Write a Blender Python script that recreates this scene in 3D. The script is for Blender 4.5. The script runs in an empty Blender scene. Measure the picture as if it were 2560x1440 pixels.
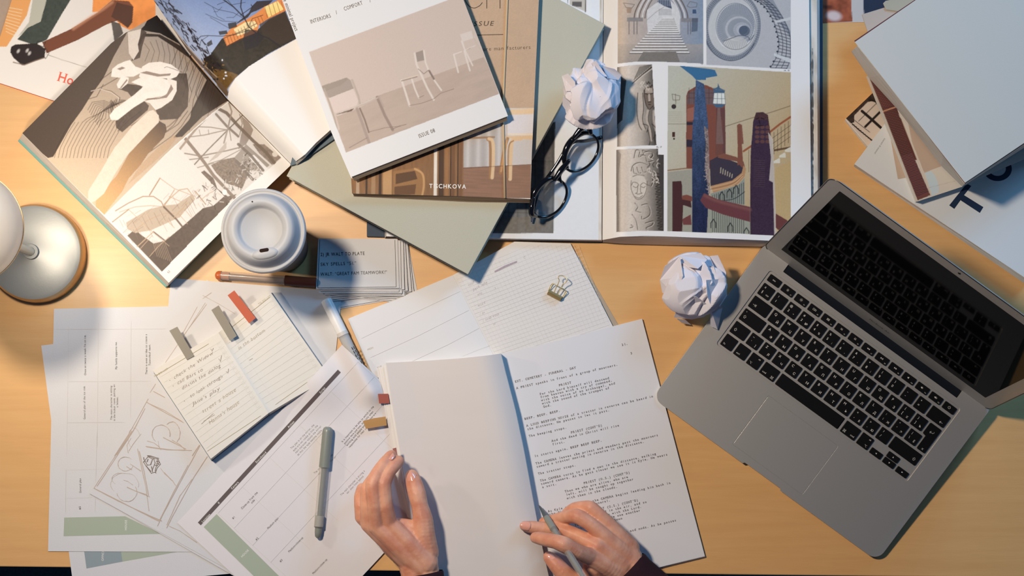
LAMP_W = 1.7
import bpy, bmesh, math, random
import numpy as np
from mathutils import Vector, Matrix

# ------------------------------------------------------------ camera, lights, exposure
K = 0.00047            # metres of table per photo pixel
D = 1.70               # camera height above the table top
NX, NY = 1280.0, 1080.0  # point of the photo straight below the lens
SC = bpy.context.scene
COL = SC.collection

def wp(px, py, z=0.0):
    """photo pixel at height z (metres above the table top) -> world point"""
    f = (D - z) / D
    cy = (720 - NY) * K
    return Vector(((px - 1280) * K * f, cy + ((720 - py) * K - cy) * f, z))

def gp(px, py, z=0.0):
    """ground pixel, no perspective"""
    return Vector(((px - 1280) * K, (720 - py) * K, z))

cam_d = bpy.data.cameras.new('camera')
cam = bpy.data.objects.new('camera', cam_d)
COL.objects.link(cam)
cam.location = (0, (720 - NY) * K, D)
cam_d.sensor_width = 36
cam_d.lens = 36 * D / (2560 * K)
cam_d.shift_y = (NY - 720) / 2560.0
cam_d.clip_start = 0.05
cam_d.clip_end = 20
SC.camera = cam

def lin(c):
    c = c / 255.0
    return c / 12.92 if c <= 0.04045 else ((c + 0.055) / 1.055) ** 2.4

world = bpy.data.worlds.new('world')
SC.world = world
world.use_nodes = True
bg = world.node_tree.nodes['Background']
bg.inputs[0].default_value = (0.20, 0.46, 1.0, 1)
bg.inputs[1].default_value = 0.095

def area(name, loc, target, size, power, color, shape='DISK', size_y=None):
    l = bpy.data.lights.new(name, 'AREA')
    l.shape = shape
    l.size = size
    if size_y: l.size_y = size_y
    l.energy = power
    l.color = color
    o = bpy.data.objects.new(name, l)
    COL.objects.link(o)
    o.location = loc
    d = Vector(target) - Vector(loc)
    o.rotation_euler = d.to_track_quat('-Z', 'Y').to_euler()
    return o

# warm room lamp up and to the left, cool low window light from the upper right
area('room_lamp', gp(30, 0, 1.28), gp(2900, 1300), 0.15, 19.6, (1.0, 0.86, 0.69))
area('window_light', gp(4200, -2400, 1.05), gp(1300, 700, 0), 0.8, 25.0, (0.18, 0.52, 0.95), 'RECTANGLE', 0.55)

SC.view_settings.view_transform = 'Standard'
SC.view_settings.look = 'None'
SC.view_settings.exposure = 0.0
SC.view_settings.gamma = 1.0
SC.view_settings.use_curve_mapping = False

# ------------------------------------------------------------ helpers
def tag(o, label=None, cat=None, group=None, kind=None):
    if label: o['label'] = label
    if cat: o['category'] = cat
    if group: o['group'] = group
    if kind: o['kind'] = kind
    return o

def empty(name, loc=(0, 0, 0), label=None, cat=None, group=None):
    o = bpy.data.objects.new(name, None)
    COL.objects.link(o)
    o.location = loc
    o.empty_display_size = 0.02
    bpy.context.view_layer.update()
    return tag(o, label, cat, group)

def link(name, me, mats, parent=None, smooth=False):
    o = bpy.data.objects.new(name, me)
    COL.objects.link(o)
    for m in (mats if isinstance(mats, (list, tuple)) else [mats]):
        me.materials.append(m)
    if parent is not None:
        o.parent = parent
        o.matrix_parent_inverse = parent.matrix_world.inverted()
    if smooth:
        me.polygons.foreach_set('use_smooth', [True] * len(me.polygons))
    return o

_mats = {}
def mat(name, rgb, rough=0.6, metal=0.0, spec=0.5, bump=0.0, bscale=400, trans=0.0, coat=0.0, ior=1.45, var=0.0, alpha=1.0, emit=0, sss=0.0, aniso=0.0):
    if name in _mats: return _mats[name]
    m = bpy.data.materials.new(name)
    m.use_nodes = True
    nt = m.node_tree
    b = nt.nodes['Principled BSDF']
    c = (lin(rgb[0]), lin(rgb[1]), lin(rgb[2]), 1)
    b.inputs['Base Color'].default_value = c
    b.inputs['Roughness'].default_value = rough
    b.inputs['Metallic'].default_value = metal
    b.inputs['Specular IOR Level'].default_value = spec
    b.inputs['Transmission Weight'].default_value = trans
    b.inputs['Coat Weight'].default_value = coat
    b.inputs['IOR'].default_value = ior
    b.inputs['Alpha'].default_value = alpha
    b.inputs['Anisotropic'].default_value = aniso
    if sss:
        b.inputs['Subsurface Weight'].default_value = sss
        b.inputs['Subsurface Radius'].default_value = (0.006, 0.0022, 0.0012)
        b.inputs['Subsurface Scale'].default_value = 1.0
    if emit:
        b.inputs['Emission Color'].default_value = c
        b.inputs['Emission Strength'].default_value = emit
    if bump or var:
        tc = nt.nodes.new('ShaderNodeTexCoord')
        no = nt.nodes.new('ShaderNodeTexNoise')
        no.inputs['Scale'].default_value = bscale
        no.inputs['Detail'].default_value = 4
        nt.links.new(tc.outputs['Object'], no.inputs['Vector'])
        if bump:
            bp = nt.nodes.new('ShaderNodeBump')
            bp.inputs['Strength'].default_value = bump
            bp.inputs['Distance'].default_value = 0.0005
            nt.links.new(no.outputs['Fac'], bp.inputs['Height'])
            nt.links.new(bp.outputs['Normal'], b.inputs['Normal'])
        if var:
            mx = nt.nodes.new('ShaderNodeMixRGB')
            mx.blend_type = 'MIX'
            mx.inputs[1].default_value = tuple(v * (1 - var) for v in c[:3]) + (1,)
            mx.inputs[2].default_value = tuple(min(1, v * (1 + var)) for v in c[:3]) + (1,)
            nt.links.new(no.outputs['Fac'], mx.inputs[0])
            nt.links.new(mx.outputs[0], b.inputs['Base Color'])
    _mats[name] = m
    return m

def print_mat(name, rough=0.5, spec=0.5, coat=0.0):
    """printed paper: colour comes from the mesh's ink colours, with a faint paper grain"""
    if name in _mats: return _mats[name]
    m = mat(name, (200, 200, 200), rough, spec=spec, coat=coat, bump=0.05, bscale=900)
    nt = m.node_tree
    a = nt.nodes.new('ShaderNodeVertexColor')
    a.layer_name = 'Ink'
    nt.links.new(a.outputs['Color'], nt.nodes['Principled BSDF'].inputs['Base Color'])
    return m

class MB:
    def __init__(s):
        s.v = []; s.f = []; s.m = []
    def add(s, vs, fs, mi=0):
        n = len(s.v)
        s.v.extend(tuple(v) for v in vs)
        s.f.extend(tuple(i + n for i in f) for f in fs)
        s.m.extend([mi] * len(fs))
    def prism(s, top, bot, mi=0):
        n = len(top)
        fs = [tuple(range(n)), tuple(range(2 * n - 1, n - 1, -1))]
        for i in range(n):
            j = (i + 1) % n
            fs.append((i, n + i, n + j, j))
        s.add(list(top) + list(bot), fs, mi)
    def box(s, c, sz, rot=0, mi=0):
        hx, hy, hz = sz[0] / 2, sz[1] / 2, sz[2] / 2
        ca, sa = math.cos(rot), math.sin(rot)
        def p(x, y): return (c[0] + x * ca - y * sa, c[1] + x * sa + y * ca)
        q = [p(-hx, -hy), p(hx, -hy), p(hx, hy), p(-hx, hy)]
        s.prism([(x, y, c[2] + hz) for x, y in q], [(x, y, c[2] - hz) for x, y in q], mi)
    def tube(s, pts, r, seg=10, closed=False, mi=0, caps=True, flat=1.0):
        pts = [Vector(p) for p in pts]
        n = len(pts)
        rs = r if isinstance(r, (list, tuple)) else [r] * n
        rings = []
        up = Vector((0, 0, 1))
        for i, p in enumerate(pts):
            if closed: t = pts[(i + 1) % n] - pts[i - 1]
            else: t = pts[min(i + 1, n - 1)] - pts[max(i - 1, 0)]
            t.normalize()
            a = t.cross(up)
            if a.length < 1e-4: a = t.cross(Vector((0, 1, 0)))
            a.normalize(); b = a.cross(t)
            rings.append([p + a * (rs[i] * math.cos(2 * math.pi * k / seg)) + b * (rs[i] * flat * math.sin(2 * math.pi * k / seg)) for k in range(seg)])
        vs = [v for rg in rings for v in rg]
        fs = []
        m = n if closed else n - 1
        for i in range(m):
            j = (i + 1) % n
            for k in range(seg):
                l = (k + 1) % seg
                fs.append((i * seg + k, i * seg + l, j * seg + l, j * seg + k))
        if caps and not closed:
            fs.append(tuple(range(seg - 1, -1, -1)))
            fs.append(tuple((n - 1) * seg + k for k in range(seg)))
        s.add(vs, fs, mi)
    def lathe(s, prof, c=(0, 0, 0), seg=64, mi=0, axis=None):
        """prof: (radius, height) pairs, around z through c (or around an axis vector)"""
        M = Matrix.Translation(Vector(c))
        if axis is not None:
            M = M @ Vector((0, 0, 1)).rotation_difference(Vector(axis).normalized()).to_matrix().to_4x4()
        vs = []; fs = []; idx = []
        for (r, h) in prof:
            if r < 1e-7:
                idx.append([len(vs)]); vs.append(M @ Vector((0, 0, h)))
            else:
                idx.append(list(range(len(vs), len(vs) + seg)))
                vs.extend(M @ Vector((r * math.cos(2 * math.pi * k / seg), r * math.sin(2 * math.pi * k / seg), h)) for k in range(seg))
        for a, b in zip(idx[:-1], idx[1:]):
            for k in range(seg):
                l = (k + 1) % seg
                if len(a) == 1 and len(b) == 1: continue
                if len(a) == 1: fs.append((a[0], b[k], b[l]))
                elif len(b) == 1: fs.append((a[k], b[0], a[l]))
                else: fs.append((a[k], b[k], b[l], a[l]))
        s.add(vs, fs, mi)
    def mesh(s, name):
        me = bpy.data.meshes.new(name)
        me.from_pydata(s.v, [], s.f)
        me.update()
        return me
    def build(s, name, mats, parent=None, smooth=False, bevel=0, segs=2, fixn=True, angle=None):
        me = s.mesh(name)
        o = link(name, me, mats, parent, smooth)
        me.polygons.foreach_set('material_index', s.m)
        if fixn:
            bm = bmesh.new(); bm.from_mesh(me)
            bmesh.ops.recalc_face_normals(bm, faces=bm.faces)
            bm.to_mesh(me); bm.free()
        if bevel:
            md = o.modifiers.new('bevel', 'BEVEL')
            md.width = bevel; md.segments = segs; md.limit_method = 'ANGLE'; md.angle_limit = math.radians(35)
            md.harden_normals = False
        if smooth and angle:
            try: me.set_sharp_from_angle(angle=math.radians(angle))
            except Exception: pass
        return o

def slab(name, pts, z0, z1, m, parent=None, bevel=0.0002):
    """upright slab whose top outline lands on the given photo pixels"""
    top = [wp(x, y, z1) for x, y in pts]
    bot = [Vector((p.x, p.y, z0)) for p in top]
    b = MB(); b.prism(top, bot)
    return b.build(name, m, parent, bevel=bevel)

def sheets(name, pts, z0, z1, m, parent=None, n=6, jit=0.0006, seed=1):
    """a block of pages: thin layers with slightly uneven edges"""
    rnd = random.Random(seed)
    top = [wp(x, y, z1) for x, y in pts]
    cx = sum(p.x for p in top) / len(top); cy = sum(p.y for p in top) / len(top)
    b = MB(); h = (z1 - z0) / n
    for i in range(n):
        dx, dy = rnd.uniform(-jit, jit), rnd.uniform(-jit, jit)
        k = 1 - rnd.uniform(0, 0.004)
        q = [((p.x - cx) * k + cx + dx, (p.y - cy) * k + cy + dy) for p in top]
        za = z0 + i * h; zb = za + h * 0.94
        b.prism([(x, y, zb) for x, y in q], [(x, y, za) for x, y in q])
    return b.build(name, m, parent)

# ------------------------------------------------------------ printed surfaces
GAIN = 1.06
def ink(c, g=None):
    g = GAIN if g is None else g
    return np.array([min(0.86, lin(v) * g * t) for v, t in zip(c, (1.0, 1.01, 1.05))])

_rng = np.random.RandomState(7)
_NT = _rng.rand(256, 256)
def vnoise(x, y):
    xi = np.floor(x).astype(int); yi = np.floor(y).astype(int)
    fx = x - xi; fy = y - yi
    fx = fx * fx * (3 - 2 * fx); fy = fy * fy * (3 - 2 * fy)
    a = _NT[xi & 255, yi & 255]; b = _NT[(xi + 1) & 255, yi & 255]
    c = _NT[xi & 255, (yi + 1) & 255]; d = _NT[(xi + 1) & 255, (yi + 1) & 255]
    return (a * (1 - fx) + b * fx) * (1 - fy) + (c * (1 - fx) + d * fx) * fy
def fnoise(x, y, o=3):
    s = 0; a = 1.0; t = 0
    for i in range(o):
        s = s + a * vnoise(x * 2 ** i + 13 * i, y * 2 ** i + 7 * i); t += a; a *= 0.5
    return s / t

class Paint:
    """ink laid on a page, evaluated at the page's own vertices"""
    def __init__(s, X, Y, base, gain=None):
        s.X = X; s.Y = Y; s.g = gain
        s.C = np.tile(ink(base, gain), (len(X), 1))
    def inside(s, poly):
        P = np.array(poly, float)
        m = np.zeros(len(s.X), bool)
        bb = (s.X >= P[:, 0].min()) & (s.X <= P[:, 0].max()) & (s.Y >= P[:, 1].min()) & (s.Y <= P[:, 1].max())
        ix = np.nonzero(bb)[0]
        if len(ix) == 0: return m
        x = s.X[ix]; y = s.Y[ix]; r = np.zeros(len(ix), bool)
        for i in range(len(P)):
            x1, y1 = P[i - 1]; x2, y2 = P[i]
            if y1 == y2: continue
            c = ((y1 > y) != (y2 > y)) & (x < (x2 - x1) * (y - y1) / (y2 - y1) + x1)
            r ^= c
        m[ix] = r
        return m
    def put(s, w, col):
        c = ink(col, s.g)
        w = np.clip(w, 0, 1)[:, None]
        s.C = s.C * (1 - w) + c * w
    def poly(s, pts, col, a=1.0, clip=None):
        m = s.inside(pts)
        w = np.zeros(len(s.X))
        for ox, oy in ((-.45, -.2), (.2, -.45), (.45, .2), (-.2, .45)):
            w += s.inside([(x + ox, y + oy) for x, y in pts]) * .25
        if clip is not None: m = m & clip; w = w * clip
        ix = np.nonzero(w)[0]; k = (w[ix] * a)[:, None]
        s.C[ix] = s.C[ix] * (1 - k) + ink(col, s.g) * k
        return m
    def grad(s, m, p0, c0, p1, c1, a=1.0):
        d = np.array(p1, float) - np.array(p0, float)
        t = np.clip(((s.X - p0[0]) * d[0] + (s.Y - p0[1]) * d[1]) / (d @ d), 0, 1)[m][:, None]
        s.C[m] = s.C[m] * (1 - a) + a * (ink(c0, s.g) * (1 - t) + ink(c1, s.g) * t)
    def line(s, pts, w, col, a=1.0, clip=None, soft=0.8):
        pts = np.array(pts, float)
        bb = (s.X > pts[:, 0].min() - w - 3) & (s.X < pts[:, 0].max() + w + 3) & (s.Y > pts[:, 1].min() - w - 3) & (s.Y < pts[:, 1].max() + w + 3)
        if clip is not None: bb &= clip
        ix = np.nonzero(bb)[0]
        if not len(ix): return
        x = s.X[ix]; y = s.Y[ix]; dm = np.full(len(ix), 1e9)
        for (x1, y1), (x2, y2) in zip(pts[:-1], pts[1:]):
            dx, dy = x2 - x1, y2 - y1; L = dx * dx + dy * dy + 1e-9
            t = np.clip(((x - x1) * dx + (y - y1) * dy) / L, 0, 1)
            dm = np.minimum(dm, np.hypot(x - x1 - t * dx, y - y1 - t * dy))
        k = (np.clip((w / 2 + soft - dm) / (2 * soft), 0, 1) * a)[:, None]
        s.C[ix] = s.C[ix] * (1 - k) + ink(col, s.g) * k
    def ell(s, cx, cy, rx, ry, col, a=1.0, ang=0, clip=None, soft=1.0):
        ca, sa = math.cos(math.radians(ang)), math.sin(math.radians(ang))
        dx = s.X - cx; dy = s.Y - cy
        u = (dx * ca + dy * sa) / rx; v = (-dx * sa + dy * ca) / ry
        r = np.hypot(u, v)
        w = np.clip((1 - r) * min(rx, ry) / soft + 0.5, 0, 1) * a
        if clip is not None: w = w * clip
        s.put(w, col)
    def noise(s, m, scale, amt, ang=0, stretch=1.0, o=3):
        ca, sa = math.cos(math.radians(ang)), math.sin(math.radians(ang))
        x = s.X[m]; y = s.Y[m]
        u = (x * ca + y * sa) / (scale * stretch); v = (-x * sa + y * ca) / scale
        n = (fnoise(u + 50, v + 90, o) - 0.5) * 2
        s.C[m] = np.clip(s.C[m] * (1 + amt * n)[:, None], 0.003, 0.86)

def resample(pl, n):
    P = np.array(pl, float)
    d = np.r_[0, np.cumsum(np.hypot(*np.diff(P, axis=0).T))]
    t = np.linspace(0, d[-1], n)
    return np.c_[np.interp(t, d, P[:, 0]), np.interp(t, d, P[:, 1])]

def sample_edge(pl, t):
    P = np.array(pl, float)
    d = np.r_[0, np.cumsum(np.hypot(*np.diff(P, axis=0).T))]; d /= d[-1]
    return np.c_[np.interp(t, d, P[:, 0]), np.interp(t, d, P[:, 1])]

def patch(name, top, bottom, left, right, zf, res, paint, m, parent=None, thick=0.0, smooth=True):
    """printed page: a grid spanning four edge polylines (photo pixels; u along top, v down);
    zf(u,v,x,y) gives its height, paint(Paint) lays the ink"""
    T = np.array(top, float); B = np.array(bottom, float); Lf = np.array(left, float); R = np.array(right, float)
    def ln(P): return np.hypot(*np.diff(P, axis=0).T).sum()
    nu = max(2, int(max(ln(T), ln(B)) / res) + 1); nv = max(2, int(max(ln(Lf), ln(R)) / res) + 1)
    u = np.linspace(0, 1, nu); v = np.linspace(0, 1, nv)
    t = sample_edge(T, u); b = sample_edge(B, u); l = sample_edge(Lf, v); r = sample_edge(R, v)
    U, V = np.meshgrid(u, v)
    def coons(i):
        return ((1 - V) * t[None, :, i] + V * b[None, :, i] + (1 - U) * l[:, None, i] + U * r[:, None, i]
                - ((1 - U) * (1 - V) * t[0, i] + U * (1 - V) * t[-1, i] + (1 - U) * V * b[0, i] + U * V * b[-1, i]))
    X = coons(0).ravel(); Y = coons(1).ravel(); U = U.ravel(); V = V.ravel()
    Z = zf(U, V, X, Y) if callable(zf) else np.full(len(X), float(zf))
    f = (D - Z) / D; cy = (720 - NY) * K
    vx = (X - 1280) * K * f; vy = cy + ((720 - Y) * K - cy) * f
    co = np.c_[vx, vy, Z]
    i = np.arange(nu * nv).reshape(nv, nu)
    q = np.c_[i[1:, :-1].ravel(), i[1:, 1:].ravel(), i[:-1, 1:].ravel(), i[:-1, :-1].ravel()]
    return grid_mesh(name, co, q, X, Y, paint, m, parent, smooth)

def grid_mesh(name, co, q, X, Y, paint, m, parent, smooth=True):
    me = bpy.data.meshes.new(name)
    me.from_pydata(co.tolist(), [], q.tolist())
    me.update()
    o = link(name, me, m, parent, smooth)
    if paint is not None:
        p = Paint(X, Y, (210, 206, 200)); paint(p)
        at = me.color_attributes.new('Ink', 'FLOAT_COLOR', 'POINT')
        at.data.foreach_set('color', np.c_[p.C, np.ones(len(X))].astype(np.float32).ravel())
    return o

def quad_patch(name, c, z, res, paint, m, parent=None):
    return patch(name, [c[0], c[1]], [c[3], c[2]], [c[0], c[3]], [c[1], c[2]], z, res, paint, m, parent)

# ------------------------------------------------------------ lettering
_gl = {}
def glyph(ch, off=0.0):
    if ch in 'Mm' and off > 0: off = 0.0
    key = (ch, off)
    if key in _gl: return _gl[key]
    cu = bpy.data.curves.new('glyph', 'FONT')
    cu.body = ch; cu.resolution_u = 3; cu.offset = off; cu.fill_mode = 'FRONT'
    ob = bpy.data.objects.new('glyph', cu)
    COL.objects.link(ob)
    dg = bpy.context.evaluated_depsgraph_get()
    ev = ob.evaluated_get(dg)
    me = ev.to_mesh()
    vs = [(v.co.x, v.co.y) for v in me.vertices]
    fs = [tuple(p.vertices) for p in me.polygons]
    w = max([v[0] for v in vs] + [0.3 if ch == ' ' else 0])
    w0 = min([v[0] for v in vs] + [0.0]) if vs else 0
    ev.to_mesh_clear()
    bpy.data.objects.remove(ob)
    bpy.data.curves.remove(cu)
    _gl[key] = (vs, fs, w0, w)
    return _gl[key]

CAPH = 0.70
def text(mb, s, x, y, ang, cap, z, track=0.10, mono=None, shear=0.0, xs=1.0, off=0.0, mi=0, jit=0, rnd=None, align='l', serif=0.0, fit=None):
    """lay the string on the surface; (x,y) photo pixel of the baseline start, ang clockwise
    on the photo, cap = capital height in pixels; z number or function of pixel"""
    a = math.radians(ang); ca, sa = math.cos(a), math.sin(a)
    k = cap / CAPH
    adv = 0.0
    items = []
    for ch in s:
        vs, fs, w0, w = glyph(ch, off)
        if mono:
            cell = mono / k / xs
            sx = min(1.0, .86 * cell / max(w - w0, .01)) if ch != ' ' else 1
            vs = [(w0 + (vx - w0) * sx, vy) for vx, vy in vs]; w = w0 + (w - w0) * sx
            gx = adv + (mono / k / xs - (w + max(0, w0))) / 2 if ch != ' ' else adv
            items.append((gx, vs, fs)); adv += mono / k / xs
        else:
            items.append((adv - (w0 if ch != ' ' else 0), vs, fs)); adv += (w - w0 if ch != ' ' else 0.28) + track
    tot = adv - (0 if mono else track)
    if fit: xs = fit / (tot * k)
    if align == 'c': x -= ca * tot * k * xs / 2; y -= sa * tot * k * xs / 2
    if align == 'r': x -= ca * tot * k * xs; y -= sa * tot * k * xs
    for gx, vs, fs in items:
        jy = rnd.uniform(-jit, jit) if rnd else 0
        sc = 1 + (rnd.uniform(-jit, jit) * 1.5 if rnd else 0)
        out = []
        for vx, vy in vs:
            X = (gx + vx * sc + (vy * shear)) * k * xs; Y = (vy * sc + jy) * k
            px = x + X * ca + Y * sa; py = y + X * sa - Y * ca
            zz = z(px, py) if callable(z) else z
            out.append(wp(px, py, zz))
        mb.add(out, fs, mi)
        if serif and vs and fs:
            ys = [v[1] for v in vs]; lo, hi = min(ys), max(ys)
            for yy, sg in ((lo, 1), (hi, -1)):
                xsn = sorted(v[0] for v in vs if abs(v[1] - yy) < 0.02)
                # a small foot under every stem end
                grp = []
                for q in xsn:
                    if grp and q - grp[-1][1] < 0.13: grp[-1][1] = q
                    else: grp.append([q, q])
                for g0, g1 in grp:
                    if not (0.03 < g1 - g0 < 0.2): continue
                    rect = [(g0 - serif, yy), (g1 + serif, yy), (g1 + serif, yy + sg * 0.035), (g0 - serif, yy + sg * 0.035)]
                    o2 = []
                    for vx, vy in rect:
                        X = (gx + vx + vy * shear) * k * xs; Y = vy * k
                        px = x + X * ca + Y * sa; py = y + X * sa - Y * ca
                        zz = z(px, py) if callable(z) else z
                        o2.append(wp(px, py, zz))
                    o2 = [Vector((v.x, v.y, v.z + .00002)) for v in o2]
                    mb.add(o2, [(0, 1, 2, 3)], mi)
    return tot * k * xs

_lift = 0
def strip(mb, pts, w, z, mi=0, jitw=0.0, rnd=None):
    """flat drawn line on the surface, photo pixels"""
    global _lift
    _lift = (_lift + 1) % 16
    n = len(pts); out = []
    for i, (x, y) in enumerate(pts):
        a = pts[max(i - 1, 0)]; b = pts[min(i + 1, n - 1)]
        dx, dy = b[0] - a[0], b[1] - a[1]; L = math.hypot(dx, dy) or 1
        ww = w / 2 * (1 + (rnd.uniform(-jitw, jitw) if rnd else 0))
        for sg in (1, -1):
            qx = x - dy / L * ww * sg; qy = y + dx / L * ww * sg
            out.append(wp(qx, qy, (z(qx, qy) if callable(z) else z) + _lift * 1.1e-5))
    mb.add(out, [(2 * i, 2 * i + 1, 2 * i + 3, 2 * i + 2) for i in range(n - 1)], mi)

def invq(c, x, y):
    """u,v of a pixel inside a four-corner page"""
    (x0, y0), (x1, y1), (x2, y2), (x3, y3) = c
    u = v = .5
    for _ in range(5):
        fx = (1 - v) * ((1 - u) * x0 + u * x1) + v * ((1 - u) * x3 + u * x2) - x
        fy = (1 - v) * ((1 - u) * y0 + u * y1) + v * ((1 - u) * y3 + u * y2) - y
        a = (1 - v) * (x1 - x0) + v * (x2 - x3); b = (1 - u) * (x3 - x0) + u * (x2 - x1)
        cc = (1 - v) * (y1 - y0) + v * (y2 - y3); d = (1 - u) * (y3 - y0) + u * (y2 - y1)
        det = a * d - b * cc
        u -= (fx * d - fy * b) / det; v -= (a * fy - cc * fx) / det
    return u, v
def hug(c, zf, lift=.00016):
    """height function that follows a curved page"""
    def f(x, y):
        u, v = invq(c, x, y); u = min(1, max(0, u)); v = min(1, max(0, v))
        return float(zf(np.float64(u), np.float64(v), x, y)) + lift
    return f

def dense(pts, step=12):
    out = []
    for (x1, y1), (x2, y2) in zip(pts[:-1], pts[1:]):
        n = max(1, int(math.hypot(x2 - x1, y2 - y1) / step))
        out += [(x1 + (x2 - x1) * i / n, y1 + (y2 - y1) * i / n) for i in range(n)]
    return out + [pts[-1]]

def smoothpl(pts, n=8):
    """Catmull-Rom through the points"""
    P = [pts[0]] + list(pts) + [pts[-1]]
    out = []
    for i in range(1, len(P) - 2):
        p0, p1, p2, p3 = [np.array(q, float) for q in P[i - 1:i + 3]]
        for j in range(n):
            t = j / n
            out.append(tuple(0.5 * (2 * p1 + (p2 - p0) * t + (2 * p0 - 5 * p1 + 4 * p2 - p3) * t * t + (3 * p1 - p0 - 3 * p2 + p3) * t ** 3)))
    return out + [tuple(float(q) for q in pts[-1])]

def tabs(name, pts, z, m, parent, dz=0.00015):
    top = [wp(x, y, z + dz) for x, y in pts]
    b = MB(); b.prism(top, [Vector((p.x, p.y, z)) for p in top])
    return b.build(name, m, parent)

# common materials
M_PAPER = mat('paper', (210, 209, 211), 0.75, spec=0.3, bump=0.2, bscale=700)
M_EDGE = mat('page_edges', (226, 219, 208), 0.8, spec=0.2, bump=0.3, bscale=1500, var=0.08)
M_PRINT = print_mat('printed_matte', 0.6, 0.35)
M_GLOSS = print_mat('printed_gloss', 0.42, 0.22)
M_INK = mat('black_ink', (48, 42, 40), 0.6)
M_GREYINK = mat('grey_ink', (120, 112, 106), 0.6)
M_PENCIL = mat('pencil', (172, 154, 140), 0.7)
M_RULE = mat('rule_line', (205, 201, 198), 0.7)
M_WHITEINK = mat('white_ink', (236, 234, 228), 0.6)
# ------------------------------------------------------------ floor and desk
def wood_mat():
    m = bpy.data.materials.new('beech_laminate'); m.use_nodes = True
    nt = m.node_tree; b = nt.nodes['Principled BSDF']
    tc = nt.nodes.new('ShaderNodeTexCoord')
    mp = nt.nodes.new('ShaderNodeMapping'); mp.inputs['Scale'].default_value = (0.8, 12, 1)
    nt.links.new(tc.outputs['Object'], mp.inputs['Vector'])
    n1 = nt.nodes.new('ShaderNodeTexNoise'); n1.inputs['Scale'].default_value = 9; n1.inputs['Detail'].default_value = 6
    n1.inputs['Distortion'].default_value = 0.6
    nt.links.new(mp.outputs[0], n1.inputs['Vector'])
    mp2 = nt.nodes.new('ShaderNodeMapping'); mp2.inputs['Scale'].default_value = (14, 260, 1)
    nt.links.new(tc.outputs['Object'], mp2.inputs['Vector'])
    n2 = nt.nodes.new('ShaderNodeTexNoise'); n2.inputs['Scale'].default_value = 4; n2.inputs['Detail'].default_value = 3
    nt.links.new(mp2.outputs[0], n2.inputs['Vector'])
    r1 = nt.nodes.new('ShaderNodeValToRGB')
    r1.color_ramp.elements[0].position = 0.3; r1.color_ramp.elements[1].position = 0.7
    r1.color_ramp.elements[0].color = (lin(220), lin(168), lin(108), 1)
    r1.color_ramp.elements[1].color = (lin(227), lin(177), lin(116), 1)
    nt.links.new(n1.outputs['Fac'], r1.inputs[0])
    mx = nt.nodes.new('ShaderNodeMixRGB'); mx.blend_type = 'MULTIPLY'; mx.inputs[0].default_value = 0.10
    nt.links.new(r1.outputs[0], mx.inputs[1]); nt.links.new(n2.outputs['Fac'], mx.inputs[2])
    nt.links.new(mx.outputs[0], b.inputs['Base Color'])
    b.inputs['Roughness'].default_value = 0.4
    b.inputs['Specular IOR Level'].default_value = 0.5
    return m

M_WOOD = wood_mat()
b = MB()
L_, R_ = gp(-420, 1412), gp(2980, 1449)
T_ = gp(0, -520)
top = [(L_.x, L_.y, 0), (R_.x, R_.y, 0), (R_.x, T_.y, 0), (L_.x, T_.y, 0)]
b.prism(top, [(x, y, -0.028) for x, y, z in top])
desk = empty('desk', (0, 0, -0.74), 'light beech desk with a smooth wood-grain top carrying all the papers', 'desk')
b.build('desktop', M_WOOD, desk, bevel=0.0012)
M_LEG = mat('desk_metal', (120, 120, 122), 0.4, metal=0.8)
for lx, ly in ((-0.74, -0.26), (0.74, -0.27), (-0.74, 0.52), (0.74, 0.52)):
    q = MB(); q.box((lx, ly, -0.384), (0.05, 0.05, 0.711)); q.build('leg', M_LEG, desk, bevel=0.002)

fl = MB(); fl.box((0, 0, -0.76), (5, 4, 0.04))
M_CARPET = mat('dark_carpet', (84, 82, 78), 0.95, spec=0.1, bump=1.0, bscale=260, var=0.5)
tag(fl.build('floor', M_CARPET), kind='structure')
def q(ox, oy, s, st):
    """'x,y x,y' in an enlarged view with origin (ox,oy) and scale s -> photo pixels"""
    return [(ox + float(a.split(',')[0]) / s, oy + float(a.split(',')[1]) / s) for a in st.split()]

def edge_mat(name, rgb, zs=2600):
    m = mat(name, rgb, 0.8, spec=0.2)
    nt = m.node_tree; b = nt.nodes['Principled BSDF']
    tc = nt.nodes.new('ShaderNodeTexCoord'); mp = nt.nodes.new('ShaderNodeMapping')
    mp.inputs['Scale'].default_value = (25, 25, zs)
    no = nt.nodes.new('ShaderNodeTexNoise'); no.inputs['Scale'].default_value = 1.0; no.inputs['Detail'].default_value = 3
    nt.links.new(tc.outputs['Object'], mp.inputs['Vector']); nt.links.new(mp.outputs[0], no.inputs['Vector'])
    r = nt.nodes.new('ShaderNodeValToRGB')
    c = [lin(v) for v in rgb]
    r.color_ramp.elements[0].position = 0.36; r.color_ramp.elements[1].position = 0.56
    r.color_ramp.elements[0].color = (c[0] * .72, c[1] * .68, c[2] * .62, 1); r.color_ramp.elements[1].color = (*c, 1)
    nt.links.new(no.outputs['Fac'], r.inputs[0]); nt.links.new(r.outputs[0], b.inputs['Base Color'])
    return m
M_PAGES = edge_mat('stacked_page_edges', (222, 216, 208))

def block(name, ring_top, z1, ring_bot, z0, m=None, parent=None):
    """page block whose top and bottom outlines may differ (slanted fore-edge)"""
    top = [wp(x, y, z1[i] if isinstance(z1, (list, tuple)) else z1) for i, (x, y) in enumerate(ring_top)]
    bot = [wp(x, y, z0[i] if isinstance(z0, (list, tuple)) else z0) for i, (x, y) in enumerate(ring_bot)]
    b = MB(); b.prism(top, bot)
    return b.build(name, m or M_PAGES, parent)

mm = 0.001
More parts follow.
